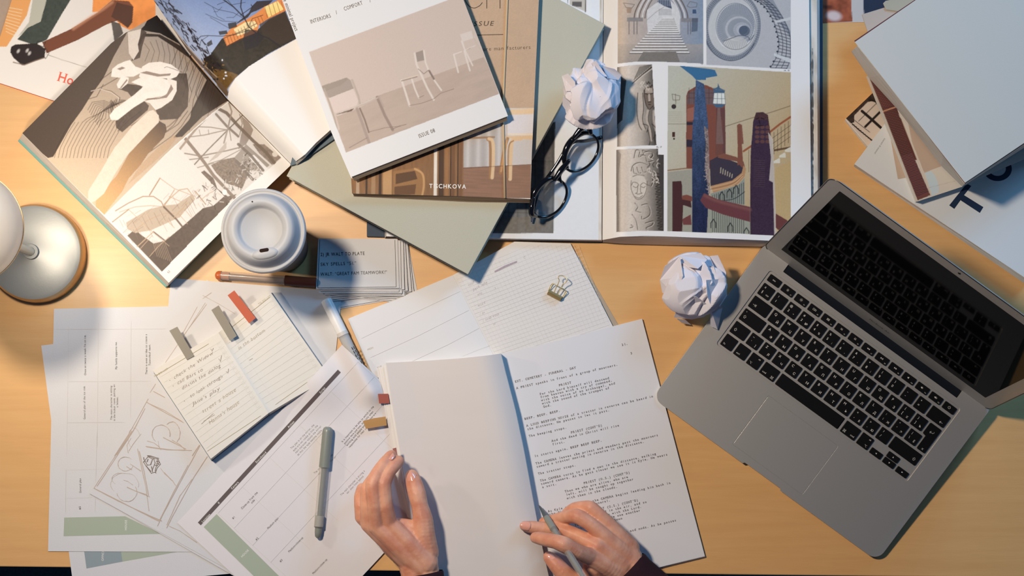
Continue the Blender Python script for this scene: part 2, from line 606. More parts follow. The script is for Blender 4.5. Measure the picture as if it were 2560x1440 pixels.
# ============================================================ legs magazine, top left
mg = empty('fashion_magazine', gp(60, 100), 'glossy magazine with a crossed-legs cover photo and red title in the top left corner', 'magazine')
MC = [(96, -210), (560, -60), (392, 336), (-33, 197)]
slab('back_cover', [(x + 1, y + 2) for x, y in MC], 0.1*mm, 0.5*mm, mat('red_cover_edge', (206, 84, 52), 0.5), mg)
sheets('page_block', MC, 0.5*mm, 2.1*mm, mat('magazine_edge', (214, 120, 88), 0.7, var=0.1), mg, n=4, jit=0.0002)
def pnt(p):
    a = np.ones(len(p.X), bool)
    p.grad(a, (-20, 120), (232, 222, 208), (380, 200), (205, 198, 188))
    z = lambda s: q(0, 0, 3.6, s)
    p.poly(z('100,-40 290,-40 240,140 60,420 -90,420 0,300'), (226, 158, 92))
    for i in range(9):
        p.line(z('%d,%d %d,%d' % (40 + i * 2, 60 + i * 28, 200 - i * 6, 90 + i * 30)), 1.6, (242, 214, 172), 0.8)
    p.poly(z('300,-40 440,-40 370,195 160,330 260,200'), (176, 172, 152), 0.9)
    m = p.poly(z('430,-40 660,-40 560,120 420,360 300,405 155,355 250,250 365,195'), (58, 66, 58))
    p.noise(m, 6, 0.25)
    m = p.poly(z('840,-60 1400,-60 1400,170 1170,270 1100,240 960,100 830,110'), (226, 140, 70))
    p.noise(m, 12, 0.15)
    m = p.poly(z('1010,0 1160,10 1200,60 1190,200 1150,255 1070,180 960,220 700,360 420,480 380,380 640,260 880,110'), (112, 62, 40))
    p.line(z('660,260 820,150 930,80 1010,20'), 5, (200, 140, 104), 0.8, soft=4)
    p.poly(z('1050,20 1200,60 1190,200 1150,250 1000,150'), (70, 38, 26), 0.9)
    p.poly(z('1000,190 1080,210 1110,300 1030,380'), (40, 26, 22), 0.9)
    m = p.poly(z('100,420 140,400 330,390 410,440 400,520 330,545 200,590 120,520 92,470'), (36, 26, 26))
    p.line(z('120,560 220,585 320,545 400,520'), 3, (120, 96, 80), 0.8)
    for (x, y) in ((165, 460), (245, 455), (265, 480)): p.ell(x / 3.6, y / 3.6, 3, 5, (210, 200, 190), 0.8, 30, soft=3)
    p.line(z('360,470 410,380 340,370 320,400 400,420 440,480 410,530 395,500'), 1.3, (30, 24, 22))
    p.line(z('420,490 560,540 780,605'), 1.2, (120, 112, 102), 0.8)
quad_patch('front_cover', MC, 2.2*mm, 1.8, pnt, M_GLOSS, mg)
M_RED = mat('red_title_ink', (222, 84, 62), 0.5)
b = MB()
text(b, 'Hot', 142, 201, 17, 23, 2.35*mm, off=0.012, serif=0.07, xs=0.95)
b.build('title_lettering', M_RED, mg)
# brown board peeping out at the very corner
bd = slab('cork_board', [(-60, -60), (60, -60), (-20, 160), (-80, 150)], 0, 0.15*mm, mat('brown_board', (176, 152, 132), 0.8, bump=0.3, bscale=200, var=0.1))
tag(bd, 'greyish brown board peeping out in the top left corner beside the legs magazine', 'board')

# ============================================================ teal open photo book
tb = empty('open_photo_book', gp(420, 360), 'open coffee-table book with teal cover showing black-and-white sculpture and pavilion photos', 'book')
M_TEAL = mat('teal_cloth', (104, 158, 152), 0.6, bump=0.2)
slab('cover', [(44, 352), (372, 48), (718, 412), (414, 719)], 2.4*mm, 5*mm, M_TEAL, tb, bevel=0.0006)
A_ = [(56, 333), (278, 108), (314, 82), (392, 38)]
B_ = [(422, 707), (560, 572), (660, 477), (728, 412)]
G_ = [(392, 38), (470, 138), (567, 250), (650, 332), (728, 412)]
def zleft(U, V, X, Y):
    s = np.clip((U - 0.86) / 0.14, 0, 1)
    return 0.024 + 0.006 * U * V + 0.002 * np.sin(U * 3.1) - 0.006 * s * s
def pleft(p):
    p.C[:] = ink((224, 218, 210))
    z1 = lambda s: q(0, 0, 3.6, s)
    z2 = lambda s: q(0, 350, 3.6, s)
    zn = lambda s: q(240, 230, 3.064, s)
    z3 = lambda s: q(380, 0, 3.43, s)
    sand = [(40, 331), (100, 250), (278, 90), (392, 10), (600, 240), (572, 252), (530, 283), (440, 361), (397, 402), (330, 468), (261, 537)]
    S = p.poly(sand, (168, 148, 128))
    p.grad(S, (240, 470), (205, 180, 150), (420, 200), (158, 142, 126), 0.9)
    D_ = p.poly([(40, 335), (278, 90), (330, 60), (285, 140), (258, 196), (228, 238), (205, 275), (178, 312), (150, 362), (133, 392), (120, 395)], (76, 62, 52), clip=S)
    p.poly(z1('1240,360 1290,300 1440,310 1640,420 1900,640 2060,900 1760,1080 1700,1180 1720,1000 1860,720 1700,520 1560,420 1420,330 1300,330 1250,420'), (60, 50, 42), clip=S)
    p.poly(z1('1400,40 1300,230 1260,270 1440,300 1620,400 1900,680 2100,900 2100,800 1800,500'), (38, 32, 28), clip=S)
    p.poly(z1('1880,720 2060,900 1820,1050 1640,1230 1560,1240 1700,1080 1790,900'), (66, 54, 46), clip=S)
    # engraved contour lines
    LN = (58, 42, 34)
    for i in range(15):
        t = i * 34
        p.line(z1('%d,1420 %d,1330 %d,1200 %d,1100' % (490 + t, 510 + t * 1.0, 575 + t * 1.02, 640 + t * 1.0)), 1.2, LN, 0.8, S)
        if i > 2: p.line(z1('%d,1100 %d,1065 %d,%d %d,%d' % (640 + t, 690 + t * .96, 850 + t * .4, 1060 - i * 12, 1000 + t * .3, 960 - i * 4)), 1.3, LN, 0.8, S)
    for i in range(8):
        p.line(z1('%d,%d %d,%d %d,%d' % (790 + i * 14, 990 + i * 22, 830 + i * 15, 920 + i * 14, 935, 905 + i * 13)), 1.2, LN, 0.85, S)
        p.line(z1('%d,%d %d,%d %d,%d' % (935, 905 + i * 13, 985 + i * 3, 925 + i * 14, 1000 + i * 4, 900 + i * 4)), 1.2, LN, 0.85, S)
    for i in range(9):
        x = 1300 + i * 52
        p.line(z1('%d,%d %d,%d %d,%d' % (x, 360 + abs(i - 2) * 16, x + 45 - i * 6, 450 + i * 10, x + 5 + i * 3, 550 + i * 12)), 1.2, LN, 0.75, S)
    for i in range(7):
        x = 1600 + i * 55
        p.line(z1('%d,%d %d,%d %d,%d' % (x, 440 + i * 50, x - 60, 590 + i * 60, x - 40, 650 + i * 60)), 1.4, LN, 0.8, S)
        p.line(z1('%d,%d %d,%d %d,%d' % (x + 90, 560 + i * 30, x + 30, 700 + i * 40, x - 10, 820 + i * 50)), 1.4, LN, 0.7, S)
    for s in ('1840,660 1740,900 1730,990 1630,1140 1540,1230 1400,1330 1330,1380', '1690,1000 1600,1120 1480,1200 1400,1240', '1500,1180 1560,1130 1600,1070',
              '820,830 940,770 1060,700', '900,720 960,680 1040,620', '830,820 900,800 1000,820 1080,880 1060,930 1000,950', '800,890 870,870 930,760',
              '1270,1000 1160,1080 1060,1180', '1300,1050 1180,1130'):
        p.line(z1(s), 1.6, LN, 0.85, S)
    for s in ('820,440 700,600 640,760 560,900', '1090,440 900,560 760,700 600,830', '1600,0 1300,240 1000,440 760,640', '1500,90 1200,290', '420,380 500,290 560,260 650,180'):
        p.line(zn(s), 2.2, (84, 62, 46), 0.8, S, soft=1.2)
    # shadows of the stones
    SH = (70, 56, 48)
    for s in ('1240,400 1270,260 1320,290 1280,420 1260,520 1180,550', '1460,690 1600,660 1680,660 1700,800 1690,960 1600,1070 1440,1080 1400,990 1560,850',
              '1040,1090 1290,900 1340,950 1330,990 1100,1190 1045,1150', '1400,1070 1490,1120 1500,1180 1440,1260 1250,1440 1150,1440 1330,1230',
              '1070,800 1110,750 1280,770 1270,820 1180,870 1150,830'):
        m = p.poly(z1(s), SH, 0.92, S); p.noise(m, 9, 0.18)
    m = p.poly(zn('480,220 540,280 520,350 400,470 340,560 250,660 200,760 60,940 0,880 0,820 160,640 260,460 380,330'), (132, 92, 56), 0.9, S)
    p.grad(m, (420, 310), (74, 58, 50), (270, 500), (205, 160, 110), 1.0)
    p.poly(zn('340,560 250,700 180,790 230,720 420,560 560,430 620,350 600,330 470,430'), (176, 140, 104), 0.5, S)
    # pale stones, one behind another
    ST = (226, 214, 200)
    for s, c in (('1150,290 1270,260 1260,330 1240,400 1250,460 1200,540 1160,480', (206, 192, 176)),
                 ('1000,690 1010,620 1060,580 1130,550 1170,540 1220,600 1290,620 1260,660 1200,690 1130,690 1080,700', ST),
                 ('1250,690 1280,600 1340,565 1440,555 1540,580 1620,640 1590,690 1540,710 1420,700 1330,720 1290,715', ST),
                 ('1060,790 1050,760 1090,690 1130,690 1160,700 1150,750 1090,800', ST),
                 ('1180,740 1260,700 1440,700 1520,720 1560,790 1480,860 1330,890 1200,970 1060,1080 1000,1080 985,1040 1030,980 1200,860 1290,780', ST),
                 ('1500,700 1590,730 1590,820 1550,900 1450,970 1400,990 1350,930 1300,910 1390,890 1500,850 1530,780', (220, 208, 194)),
                 ('1340,1000 1380,990 1430,1040 1430,1100 1360,1170 1200,1340 1100,1440 960,1440 1080,1290 1230,1130', (212, 196, 178))):
        m = p.poly(z1(s), c, 1.0, S); p.noise(m, 14, 0.05)
    m = p.poly(zn('400,150 460,160 470,230 380,330 260,450 150,620 60,780 0,830 -60,860 -60,760 40,600 140,430 280,260'), (214, 198, 178), 1.0, S)
    p.noise(m, 10, 0.05)
    for s in ('1050,620 1100,600 1130,612 1080,632', '1260,655 1420,690 1530,680 1540,660 1440,668 1320,640', '1080,790 1140,712 1150,722 1090,795', '1500,850 1430,880 1330,885 1300,900 1400,895 1500,880 1560,800 1540,760'):
        p.poly(z1(s), (120, 96, 82), 0.85, S)
    p.line(z1('820,820 900,800 1000,830 1070,880 1060,920'), 1.6, (214, 196, 176), 0.9, S)
    p.line(z1('1480,610 1500,600 1560,620 1640,650'), 1.2, SH, 0.9, S)
    p.noise(S, 2.2, 0.07)
    # ---- pavilion photographs
    F1 = p.poly([(262, 538), (397, 402), (441, 364), (484, 410), (528, 458), (575, 505), (404, 680)], (214, 204, 194))
    F2 = p.poly([(441, 364), (530, 285), (574, 254), (650, 334), (704, 395), (640, 450), (576, 506), (528, 458)], (206, 198, 188))
    # lower photo: dark ground, curved roofs, scaffolding
    W = (176, 150, 122); DK = (104, 84, 70)
    p.poly(zn('240,1100 300,1050 340,1090 440,1160 530,1140 640,1050 820,890 900,870 980,800 1060,860 505,1375'), (98, 82, 70), 1, F1)
    m = p.poly(zn('530,1140 640,1050 820,890 1000,920 505,1375 400,1260'), (88, 74, 64), 1, F1); p.noise(m, 5, 0.2)
    p.poly(zn('230,1000 400,900 520,870 620,860 740,780 760,820 640,960 420,1060 300,1080 240,1050'), (178, 160, 140), 1, F1)
    for s, w in (('150,910 250,850 360,800 440,800 500,840 520,880', 2.6), ('180,920 300,880 420,870 520,880', 1.6), ('520,870 560,820 640,750 700,740 730,780', 2.4), ('300,1060 400,980 520,930 600,930', 1.8),
                 ('490,660 410,790', 3.0), ('490,660 600,740 760,800', 1.6), ('600,750 520,880', 2.4), ('120,1000 250,900', 2.6), ('520,880 620,980 660,1030', 4.5), ('440,1070 530,1140', 3.2), ('310,1190 440,1070', 2.4), ('330,1210 430,1100', 1.4),
                 ('410,1260 480,1180 560,1110', 1.6), ('250,900 420,1060 560,1180', 1.2), ('700,850 600,960', 2.2), ('760,760 840,860', 2.6), ('650,840 560,800', 1.6), ('700,820 640,960', 1.4), ('540,980 600,1040', 1.4), ('630,930 700,1010', 1.4), ('680,900 730,960', 1.4), ('800,830 860,780 900,760', 1.6)):
        p.line(zn(s), w, W if w < 2.5 else DK if w > 3.1 else (158, 130, 102), 0.95, F1)
    rr = random.Random(5)
    for i in range(46):
        x = rr.uniform(180, 760); y = 1080 - (x - 180) * 0.42 + rr.uniform(-120, 60)
        a = rr.choice((1.1, 1.1, -0.8, 2.6)); L = rr.uniform(40, 110)
        p.line(zn('%f,%f %f,%f' % (x, y, x + L * math.cos(a), y + L * math.sin(a))), rr.uniform(0.5, 1.0), rr.choice(((196, 172, 146), (120, 98, 80), (150, 126, 104))), 0.75, F1)
    for i in range(60):
        x = rr.uniform(780, 1040); y = 830 - (x - 780) * 0.15 + rr.uniform(-110, 60)
        p.line(zn('%f,%f %f,%f' % (x, y, x + rr.uniform(-30, 40), y + rr.uniform(-30, 40))), rr.uniform(0.8, 2.4), rr.choice(((60, 50, 44), (120, 104, 90), (196, 184, 170))), 0.85, F1)
    for i in range(8): p.line(zn('%d,%d %d,%d' % (430 + i * 14, 1130 + i * 4, 470 + i * 16, 1260 + i * 6)), 0.7, (170, 148, 124), 0.8, F1)
    # upper photo: beams, tree, ground
    m = p.poly(zn('880,560 960,520 1060,500 1130,560 1180,600 1120,740 1000,700 920,620'), (126, 110, 96), 1, F2); p.noise(m, 2.5, 0.45)
    m = p.poly(zn('760,640 830,600 900,660 930,740 1010,800 1080,780 1000,860 860,760'), (110, 94, 82), 1, F2); p.noise(m, 2.5, 0.45)
    p.poly(zn('1110,180 1170,230 1205,290 1190,330 1150,400 1090,440 1110,330 1130,260'), (150, 136, 124), 1, F2)
    p.poly(zn('1060,500 1150,400 1240,480 1330,560 1270,610 1180,600'), (150, 138, 126), 1, F2)
    p.poly(zn('1170,500 1210,480 1330,600 1280,620'), (214, 208, 200), 1, F2)
    m = p.poly(zn('1200,400 1290,400 1360,460 1420,500 1350,560 1250,470'), (140, 126, 114), 1, F2); p.noise(m, 4, 0.35)
    for s, w, c in (('900,110 1000,160 1080,250 1200,370 1300,460 1380,560', 8, (118, 104, 92)), ('920,170 1000,260 1090,340', 6, (130, 114, 100)), ('1090,400 1180,480 1280,600', 7, (110, 98, 88)),
                    ('670,340 760,450 830,540 900,640 1040,790 1100,850', 8, (126, 108, 94)), ('640,440 760,290 860,180 950,110', 5.5, (150, 132, 116)), ('750,560 860,440 1000,300 1120,180', 3, (110, 96, 84)),
                    ('680,470 800,490 1000,450 1120,420', 3.2, (134, 118, 104)), ('700,520 860,500', 2.6, (134, 118, 104)), ('750,265 880,270 1000,290', 2.6, (140, 124, 110)), ('710,345 830,330 1000,290', 2.6, (140, 124, 110)),
                    ('790,290 800,330', 1.6, (140, 124, 110)), ('860,290 865,325', 1.6, (140, 124, 110)), ('1010,60 1040,150 1010,280 980,390', 4, (150, 136, 122)), ('1020,280 1035,370', 2.4, (140, 126, 112)),
                    ('860,550 960,520 1110,440', 2, (134, 118, 104)), ('775,580 900,545', 2, (134, 118, 104)), ('1075,530 1200,670', 7, (112, 100, 90)), ('1100,170 1120,240 1100,330', 2, (130, 116, 102))):
        p.line(zn(s), w, c, 0.96, F2)
    p.poly(zn('860,540 1000,380 1000,430 930,500'), (172, 158, 144), 0.8, F2)
    for i in range(80):
        x = rr.uniform(1120, 1260); y = 500 + (x - 1120) * 0.8 + rr.uniform(-40, 100)
        p.line(zn('%f,%f %f,%f' % (x, y, x + rr.uniform(-25, 30), y + rr.uniform(-25, 30))), rr.uniform(0.8, 2.2), rr.choice(((50, 42, 38), (110, 96, 84), (200, 190, 178))), 0.85, F2)
    for i in range(40):
        x = rr.uniform(980, 1120); y = rr.uniform(600, 760)
        p.line(zn('%f,%f %f,%f' % (x, y, x + rr.uniform(-20, 20), y + rr.uniform(-30, 30))), rr.uniform(0.8, 2.2), rr.choice(((66, 56, 50), (120, 106, 92), (210, 202, 192))), 0.85, F2)
    p.ell(*zn('985,768')[0], 6, 7, (226, 220, 212), 1, soft=1.5, clip=None)
    p.ell(*zn('1370,478')[0], 7, 6, (206, 198, 188), 1, 20, soft=1.5)
    p.noise(F1 | F2, 2.0, 0.05)
patch('printed_page', A_, B_, [A_[0], (262, 541), B_[0]], G_, zleft, 1.25, pleft, M_GLOSS, tb)
bt = [(57, 334), (278, 110), (314, 84), (392, 42), (470, 140), (567, 252), (650, 334), (727, 411), (660, 476), (560, 571), (421, 705)]
zt = [.0237, .0243, .0245, .018, .018, .0195, .021, .0235, .0275, .0255, .0237]
bb = [(49, 348), (278, 122), (320, 96), (400, 60), (474, 150), (570, 262), (652, 344), (722, 406), (656, 478), (556, 577), (419, 716)]
block('page_block', bt, zt, bb, 5*mm, parent=tb)
b = MB(); text(b, '62', 420, 683, -43, 4.5, 0.0263); b.build('page_number', M_GREYINK, tb)

# right-hand page, arched up onto the grey book beneath
GT = [(340, -60), (392, 12), (470, 128), (567, 246), (650, 330), (728, 411)]
def zright(U, V, X, Y):
    s = np.clip(U / 0.22, 0, 1); s = 1 - (1 - s) ** 2.2
    return 0.0235 + (0.012 + 0.014 * V) * s
def pright(p):
    z3 = lambda s: q(380, 0, 3.43, s)
    p.C[:] = ink((226, 222, 216))
    PH = p.poly([(300, -80), (690, -80), (706, 0), (741, 97), (664, 140), (622, 166), (588, 196), (573, 220), (568, 250), (470, 150), (392, 20), (330, -50)], (128, 146, 178))
    p.grad(PH, (560, -40), (96, 120, 164), (520, 160), (168, 180, 204), 0.9)
    m = p.poly(z3('1240,330 1000,-40 700,-60 1000,-60 1200,-60'), (60, 70, 90), 0, PH)
    m = p.poly(z3('600,330 520,440 500,470 440,500 460,600 540,700 640,830 640,760 700,680 820,580 1000,460 1240,330 1140,100 1000,170 900,260 800,310'), (44, 38, 30), 1, PH)
    p.noise(m, 7, 0.5)
    m = p.poly(z3('520,590 620,600 740,640 700,690 650,760 640,830 560,740'), (110, 82, 40), 0.8, PH); p.noise(m, 6, 0.4)
    p.poly(z3('900,150 1140,90 1240,330 1100,380 960,330'), (56, 44, 36), 0.8, PH)
    p.poly(z3('610,320 680,240 820,160 900,110 960,60 1080,0 1120,0 1150,90 1000,160 920,210 900,280 760,330 640,395'), (214, 132, 70), 1, PH)
    p.poly(z3('960,60 1080,10 1130,80 1000,150'), (250, 206, 130), 1, PH)
    p.poly(z3('700,250 800,190 880,180 910,220 820,280 730,310'), (248, 214, 158), 0.9, PH)
    p.poly(z3('860,50 900,10 1040,0 1000,40 900,90 850,110 820,150 700,220 830,110'), (44, 34, 30), 0.95, PH)
    for i in range(14):
        x0 = 620 + i * 24
        p.line(z3('%d,%d %d,%d' % (x0, 330 - i * 15, x0 + 22, 395 - i * 16)), 1.2, (112, 50, 24), 0.9, PH)
    for i in range(5): p.line(z3('%d,%d %d,%d' % (965 + i * 35, 50 - i * 10, 990 + i * 36, 150 - i * 14)), 1.2, (130, 66, 30), 0.9, PH)
    for s in ('610,330 760,270 900,200', '650,390 780,330 900,280'): p.line(z3(s), 1.6, (90, 40, 22), 0.9, PH)
    BR = (30, 26, 34)
    for s, w in (('560,-40 700,60 790,150 830,230 900,290', 3.2), ('770,-40 760,60 790,150', 3), ('760,130 860,60 850,40', 2), ('450,20 560,80 700,110 790,160', 1.2), ('460,120 600,180 750,190', 1.1), ('500,150 640,230 660,240', 1.0), ('390,340 420,310 480,305 600,310 700,300 820,260', 1.8), ('400,420 420,350 480,310', 1.3),
                 ('700,60 640,-10', 1.5), ('690,40 800,20', 1.2), ('640,10 560,40', 1.2), ('830,230 860,160 950,130', 1.6), ('740,110 700,150 640,150', 1.0), ('600,60 560,100 530,100', 0.9), ('520,60 560,140 620,170', 0.9), ('900,290 1000,330 1100,400', 4)):
        p.line(z3(s), w, BR, 0.92, PH)
    m = p.poly(z3('800,250 900,260 960,320 900,400 800,430 780,340'), BR, 0.85, PH)
    for s in ('650,200 720,190 730,230 660,250', '570,270 640,260 650,290 580,300', '470,370 510,340 520,380 480,400', '500,450 600,440 610,490 540,490', '360,340 390,350 380,370 350,360', '160,40 200,80 240,120 190,100'):
        p.poly(z3(s), (40, 36, 30), 0.9, PH)
    # eucalyptus trunk with hanging leaves along the fold
    p.line(z3('-30,-60 50,105 150,230 268,378 358,480 450,580 545,670 655,810'), 9, (96, 78, 62), 0.95, PH, soft=2)
    p.line(z3('-10,-60 62,95 165,222 280,370 370,472 462,572 555,660'), 2.0, (180, 160, 136), 0.7, PH)
    rr = random.Random(11)
    for i in range(110):
        t = rr.random(); x = 20 + t * 470 + rr.uniform(-10, 100); y = 20 + t * 560 + rr.uniform(-80, 30) * 1.0
        a = rr.uniform(0.55, 1.25); L = rr.uniform(22, 62)
        p.line(z3('%f,%f %f,%f' % (x, y, x + L * math.cos(a), y + L * math.sin(a))), rr.uniform(1.2, 3.0), rr.choice(((30, 24, 34), (40, 32, 36), (52, 40, 44))), 0.92, PH)
    for i in range(26):
        x = rr.uniform(430, 640); y = rr.uniform(500, 690)
        p.ell(*z3('%f,%f' % (x, y))[0], rr.uniform(1, 4), rr.uniform(1, 3), rr.choice(((210, 214, 226), (30, 24, 24), (120, 90, 50))), 0.9, clip=PH)
    p.noise(PH, 2.5, 0.08)
patch('printed_page', [(340, -60), (700, -130)], [(728, 411), (742, 402), (764, 385), (790, 357), (826, 325), (880, 280)], GT, [(700, -130), (760, 60), (880, 280)], zright, 1.3, pright, M_GLOSS, tb)
# pages and cover below the arched page
M_BLUEP = mat('dark_cover_inside', (60, 84, 98), 0.5)
rt = q(380, 0, 3.43, '1195,1425 1240,1390 1310,1320 1400,1220 1530,1110 1720,960')
b = MB()
for i in range(len(rt) - 1):
    (x1, y1), (x2, y2) = rt[i], rt[i + 1]
    f1, f2 = i / 5.0, (i + 1) / 5.0
    za, zb = .030 + .0185 * min(1, f1 * 3), .030 + .0185 * min(1, f2 * 3)
    a1, a2 = wp(x1, y1, za), wp(x2, y2, zb)
    c1 = wp(x1 + 1 + 2 * f1, y1 + 3 + 6 * math.sin(f1 * 3), za - .003 - .004 * f1); c2 = wp(x2 + 1 + 2 * f2, y2 + 3 + 6 * math.sin(f2 * 3), zb - .003 - .004 * f2)
    b.add([a1, a2, c2, c1], [(0, 1, 2, 3)])
b.build('page_block', M_PAGES, tb, fixn=False)
cv = [(728, 414), (752, 400), (800, 365), (835, 337), (900, 300), (700, 20), (600, 100)]
slab('cover', [(725, 415), (748, 408), (842, 344), (900, 300), (800, 120)], 0.036, 0.0385, M_BLUEP, tb)
# ============================================================ architecture book (open, right of centre)
ab = empty('open_architecture_book', gp(1500, 300), 'large open architecture book with staircase and carved column photos under the glasses', 'book')
M_NAVY = mat('navy_cloth', (38, 58, 80), 0.6, bump=0.2)
slab('cover', [(917, -60), (1500, -60), (2057, -60), (2057, 619), (1506, 606), (917, 592)], 0, 2.6*mm, M_NAVY, ab, bevel=0.0005)
block('page_block', [(966, -60), (1504, -60), (1504, 600), (966, 590)], [.0115, .0115, .0115, .0115], [(962, -60), (1508, -60), (1506, 604), (962, 596)], 2.6*mm, parent=ab)
block('page_block', [(1509, -60), (1560, -60), (2042, -60), (2045, 608), (1930, 602), (1665, 592), (1560, 591), (1507, 599)],
      [.011, .0265, .0235, .0235, .0262, .0275, .0262, .011],
      [(1509, -60), (1560, -60), (2049, -60), (2050, 620), (1930, 617), (1665, 613), (1560, 610), (1507, 606)], 2.6*mm, parent=ab)
def zH(U, V, X, Y):
    s = np.clip(U / 0.13, 0, 1)
    return 0.0115 + 0.016 * (1 - (1 - s) ** 2) + 0.0012 * np.sin(U * 3.1)
def pH(p):
    a4 = lambda s: q(1500, 0, 4.0, s)
    a3 = lambda s: q(1500, 300, 4.234, s)
    al = np.ones(len(p.X), bool)
    p.C[:] = ink((226, 221, 214))
    # --- stairs under a gothic arch
    P1 = p.poly([(1545, -60), (1758, -60), (1758, 159), (1700, 156), (1640, 154), (1590, 154), (1544, 159)], (176, 170, 162))
    p.grad(P1, (1545, 60), (196, 172, 148), (1758, 60), (120, 138, 158), 0.85)  # warm light band and blue gloss sheen painted into the print's colour
    p.grad(P1 & (p.Y > 110), (1600, 110), (170, 156, 140), (1600, 158), (130, 124, 116), 0.6)
    for r, w, c in ((0, 3, (92, 78, 68)), (7, 3, (210, 204, 196)), (13, 2.5, (88, 80, 74)), (20, 3, (214, 208, 200)), (27, 2.5, (96, 88, 82))):
        x0 = 342 / 4 + 1500 + r; x1 = 878 / 4 + 1500 - r
        p.line(smoothpl([(x0, 45), (x0 + 4, 26), (x0 + 22, -6), (x0 + 60, -40)]), w, c, 0.9, P1)
        p.line(smoothpl([(x1, 45), (x1 - 4, 26), (x1 - 22, -6), (x1 - 60, -40)]), w, c, 0.9, P1)
    p.poly(a4('470,100 560,30 640,0 700,0 780,80 800,170 800,330 480,330 470,220'), (206, 202, 196), 1, P1)
    p.poly(a4('580,0 700,0 720,90 640,60 575,20'), (70, 80, 94), 1, P1)
    for i in range(8): p.line(a4('%d,0 %d,60' % (585 + i * 18, 590 + i * 17)), 0.9, (180, 186, 196), 0.9, P1)
    for i in range(12): p.line(a4('%d,90 %d,150' % (590 + i * 11, 590 + i * 11)), 0.9, (120, 120, 122), 0.9, P1)
    p.line(a4('470,200 560,120 640,70'), 1.2, (150, 144, 138), 0.9, P1)
    # steps
    for i in range(19):
        t = i / 18.0
        y = 175 + (t ** 1.55) * 340; wl = 630 - (t ** 1.5) * 330; wr = 735 + (t ** 1.9) * 155
        p.poly(a4('%f,%f %f,%f %f,%f %f,%f' % (wl, y, wr, y, wr + 4, y + 5 + 10 * t, wl - 4, y + 5 + 10 * t)), (222, 216, 208), 0.9, P1)
        p.line(a4('%f,%f %f,%f' % (wl - 2, y + 7 + 12 * t, wr + 4, y + 7 + 12 * t)), 0.9 + 1.3 * t, (84, 76, 70), 0.9, P1)
    m = p.poly(a4('430,520 760,515 800,620 370,620'), (120, 114, 106), 1, P1)
    for xx in (880, 905, 340, 370, 290): p.line(a4('%d,210 %d,340' % (xx, xx)), 2.2, (96, 90, 88), 0.8, P1)
    for s in ('270,175 430,175 430,215 270,215', '810,180 980,180 980,220 810,220'): p.poly(a4(s), (126, 122, 120), 0.8, P1)
    p.poly(a4('920,180 980,180 975,310 915,320'), (60, 74, 92), 0.7, P1)
    for s in ('235,30 345,45 320,80 260,75 235,30', '870,60 900,15 970,30 965,70 900,75 870,60'): p.line(a4(s), 1.2, (86, 80, 78), 0.9, P1)
    p.poly(a4('265,80 320,80 310,130 270,130'), (150, 120, 92), 0.7, P1); p.poly(a4('925,95 960,95 965,135 925,135'), (50, 74, 104), 0.9, P1)
    p.noise(P1, 4, 0.10)
    # --- spiral staircase
    P2 = p.poly([(1766, -60), (1977, -60), (1977, 173), (1870, 167), (1766, 162)], (178, 176, 174))
    cx, cy = 1831, 65
    dx = p.X - cx; dy = p.Y - cy
    for rx, ry, ox, oy, c in ((72, 86, -2, 0, (142, 144, 148)), (62, 76, 2, 0, (190, 188, 184)), (50, 60, 8, 2, (214, 211, 205)), (47, 56, 8, 0, (150, 152, 156)), (34, 32, 16, 8, (178, 178, 178)), (30, 27, 18, 8, (150, 152, 156)), (22, 19, 24, 10, (176, 176, 178)), (14, 13, 30, 12, (84, 94, 108))):
        p.ell(cx + ox, cy + oy, rx, ry, c, 1, 8, clip=P2, soft=1.2)
    p.ell(cx + 8, cy + 44, 30, 18, (196, 192, 184), 1, 0, clip=P2, soft=2)
    p.line(smoothpl(a4('1240,410 1320,380 1400,355 1480,370 1500,400 1540,350')), 2, (70, 78, 92), 0.9, P2)
    for i in range(60):
        a = i * 2 * math.pi / 60
        p.line([(cx + 10 + 34 * math.cos(a), cy + 4 + 34 * math.sin(a)), (cx + 8 + 47 * math.cos(a), cy + 1 + 56 * math.sin(a))], 0.9, (120, 124, 132), 0.8, P2)
        p.line([(cx + 24 + 15 * math.cos(a), cy + 9 + 13 * math.sin(a)), (cx + 17 + 30 * math.cos(a), cy + 8 + 28 * math.sin(a))], 0.7, (120, 124, 132), 0.6, P2)
    for i in range(90):
        a = i * 2 * math.pi / 90
        p.line([(cx + 62 * math.cos(a), cy + 76 * math.sin(a)), (cx - 2 + 72 * math.cos(a), cy + 86 * math.sin(a))], 0.8, (84, 92, 106), 0.9, P2)
    for rr_ in (1.0, 0.955, 0.91, 0.865):
        p.line([(cx - 2 + 72 * rr_ * math.cos(t / 20), cy + 86 * rr_ * math.sin(t / 20)) for t in range(0, 127)], 1.0, (80, 88, 102), 0.9, P2)
    p.line([(cx - 4 + 66 * math.cos(t / 20), cy + 5 + 82 * math.sin(t / 20)) for t in range(10, 62)], 1.6, (56, 66, 82), 0.9, P2)
    p.line([(cx + 8 + 49 * math.cos(t / 20), cy + 1 + 58 * math.sin(t / 20)) for t in range(0, 127)], 1.3, (66, 76, 92), 0.9, P2)
    # railing lattice at right
    R1 = smoothpl(a4('1560,0 1640,60 1720,180 1770,320 1790,450 1760,580 1690,700'))
    R2 = smoothpl(a4('1640,-20 1760,80 1850,220 1900,360 1905,480 1900,600 1860,700'))
    p.poly(a4('1600,-60 1700,-60 1915,330 1915,400 1850,300 1700,120'), (130, 134, 140), 0.8, P2)
    for k in (0, 0.33, 0.66, 1): p.line([(a[0] * (1 - k) + b_[0] * k, a[1] * (1 - k) + b_[1] * k) for a, b_ in zip(R1, R2)], 1.7, (52, 58, 72), 0.92, P2)
    for i in range(0, len(R1), 2): p.line([R1[i], R2[i]], 1.8, (52, 58, 72), 0.92, P2)
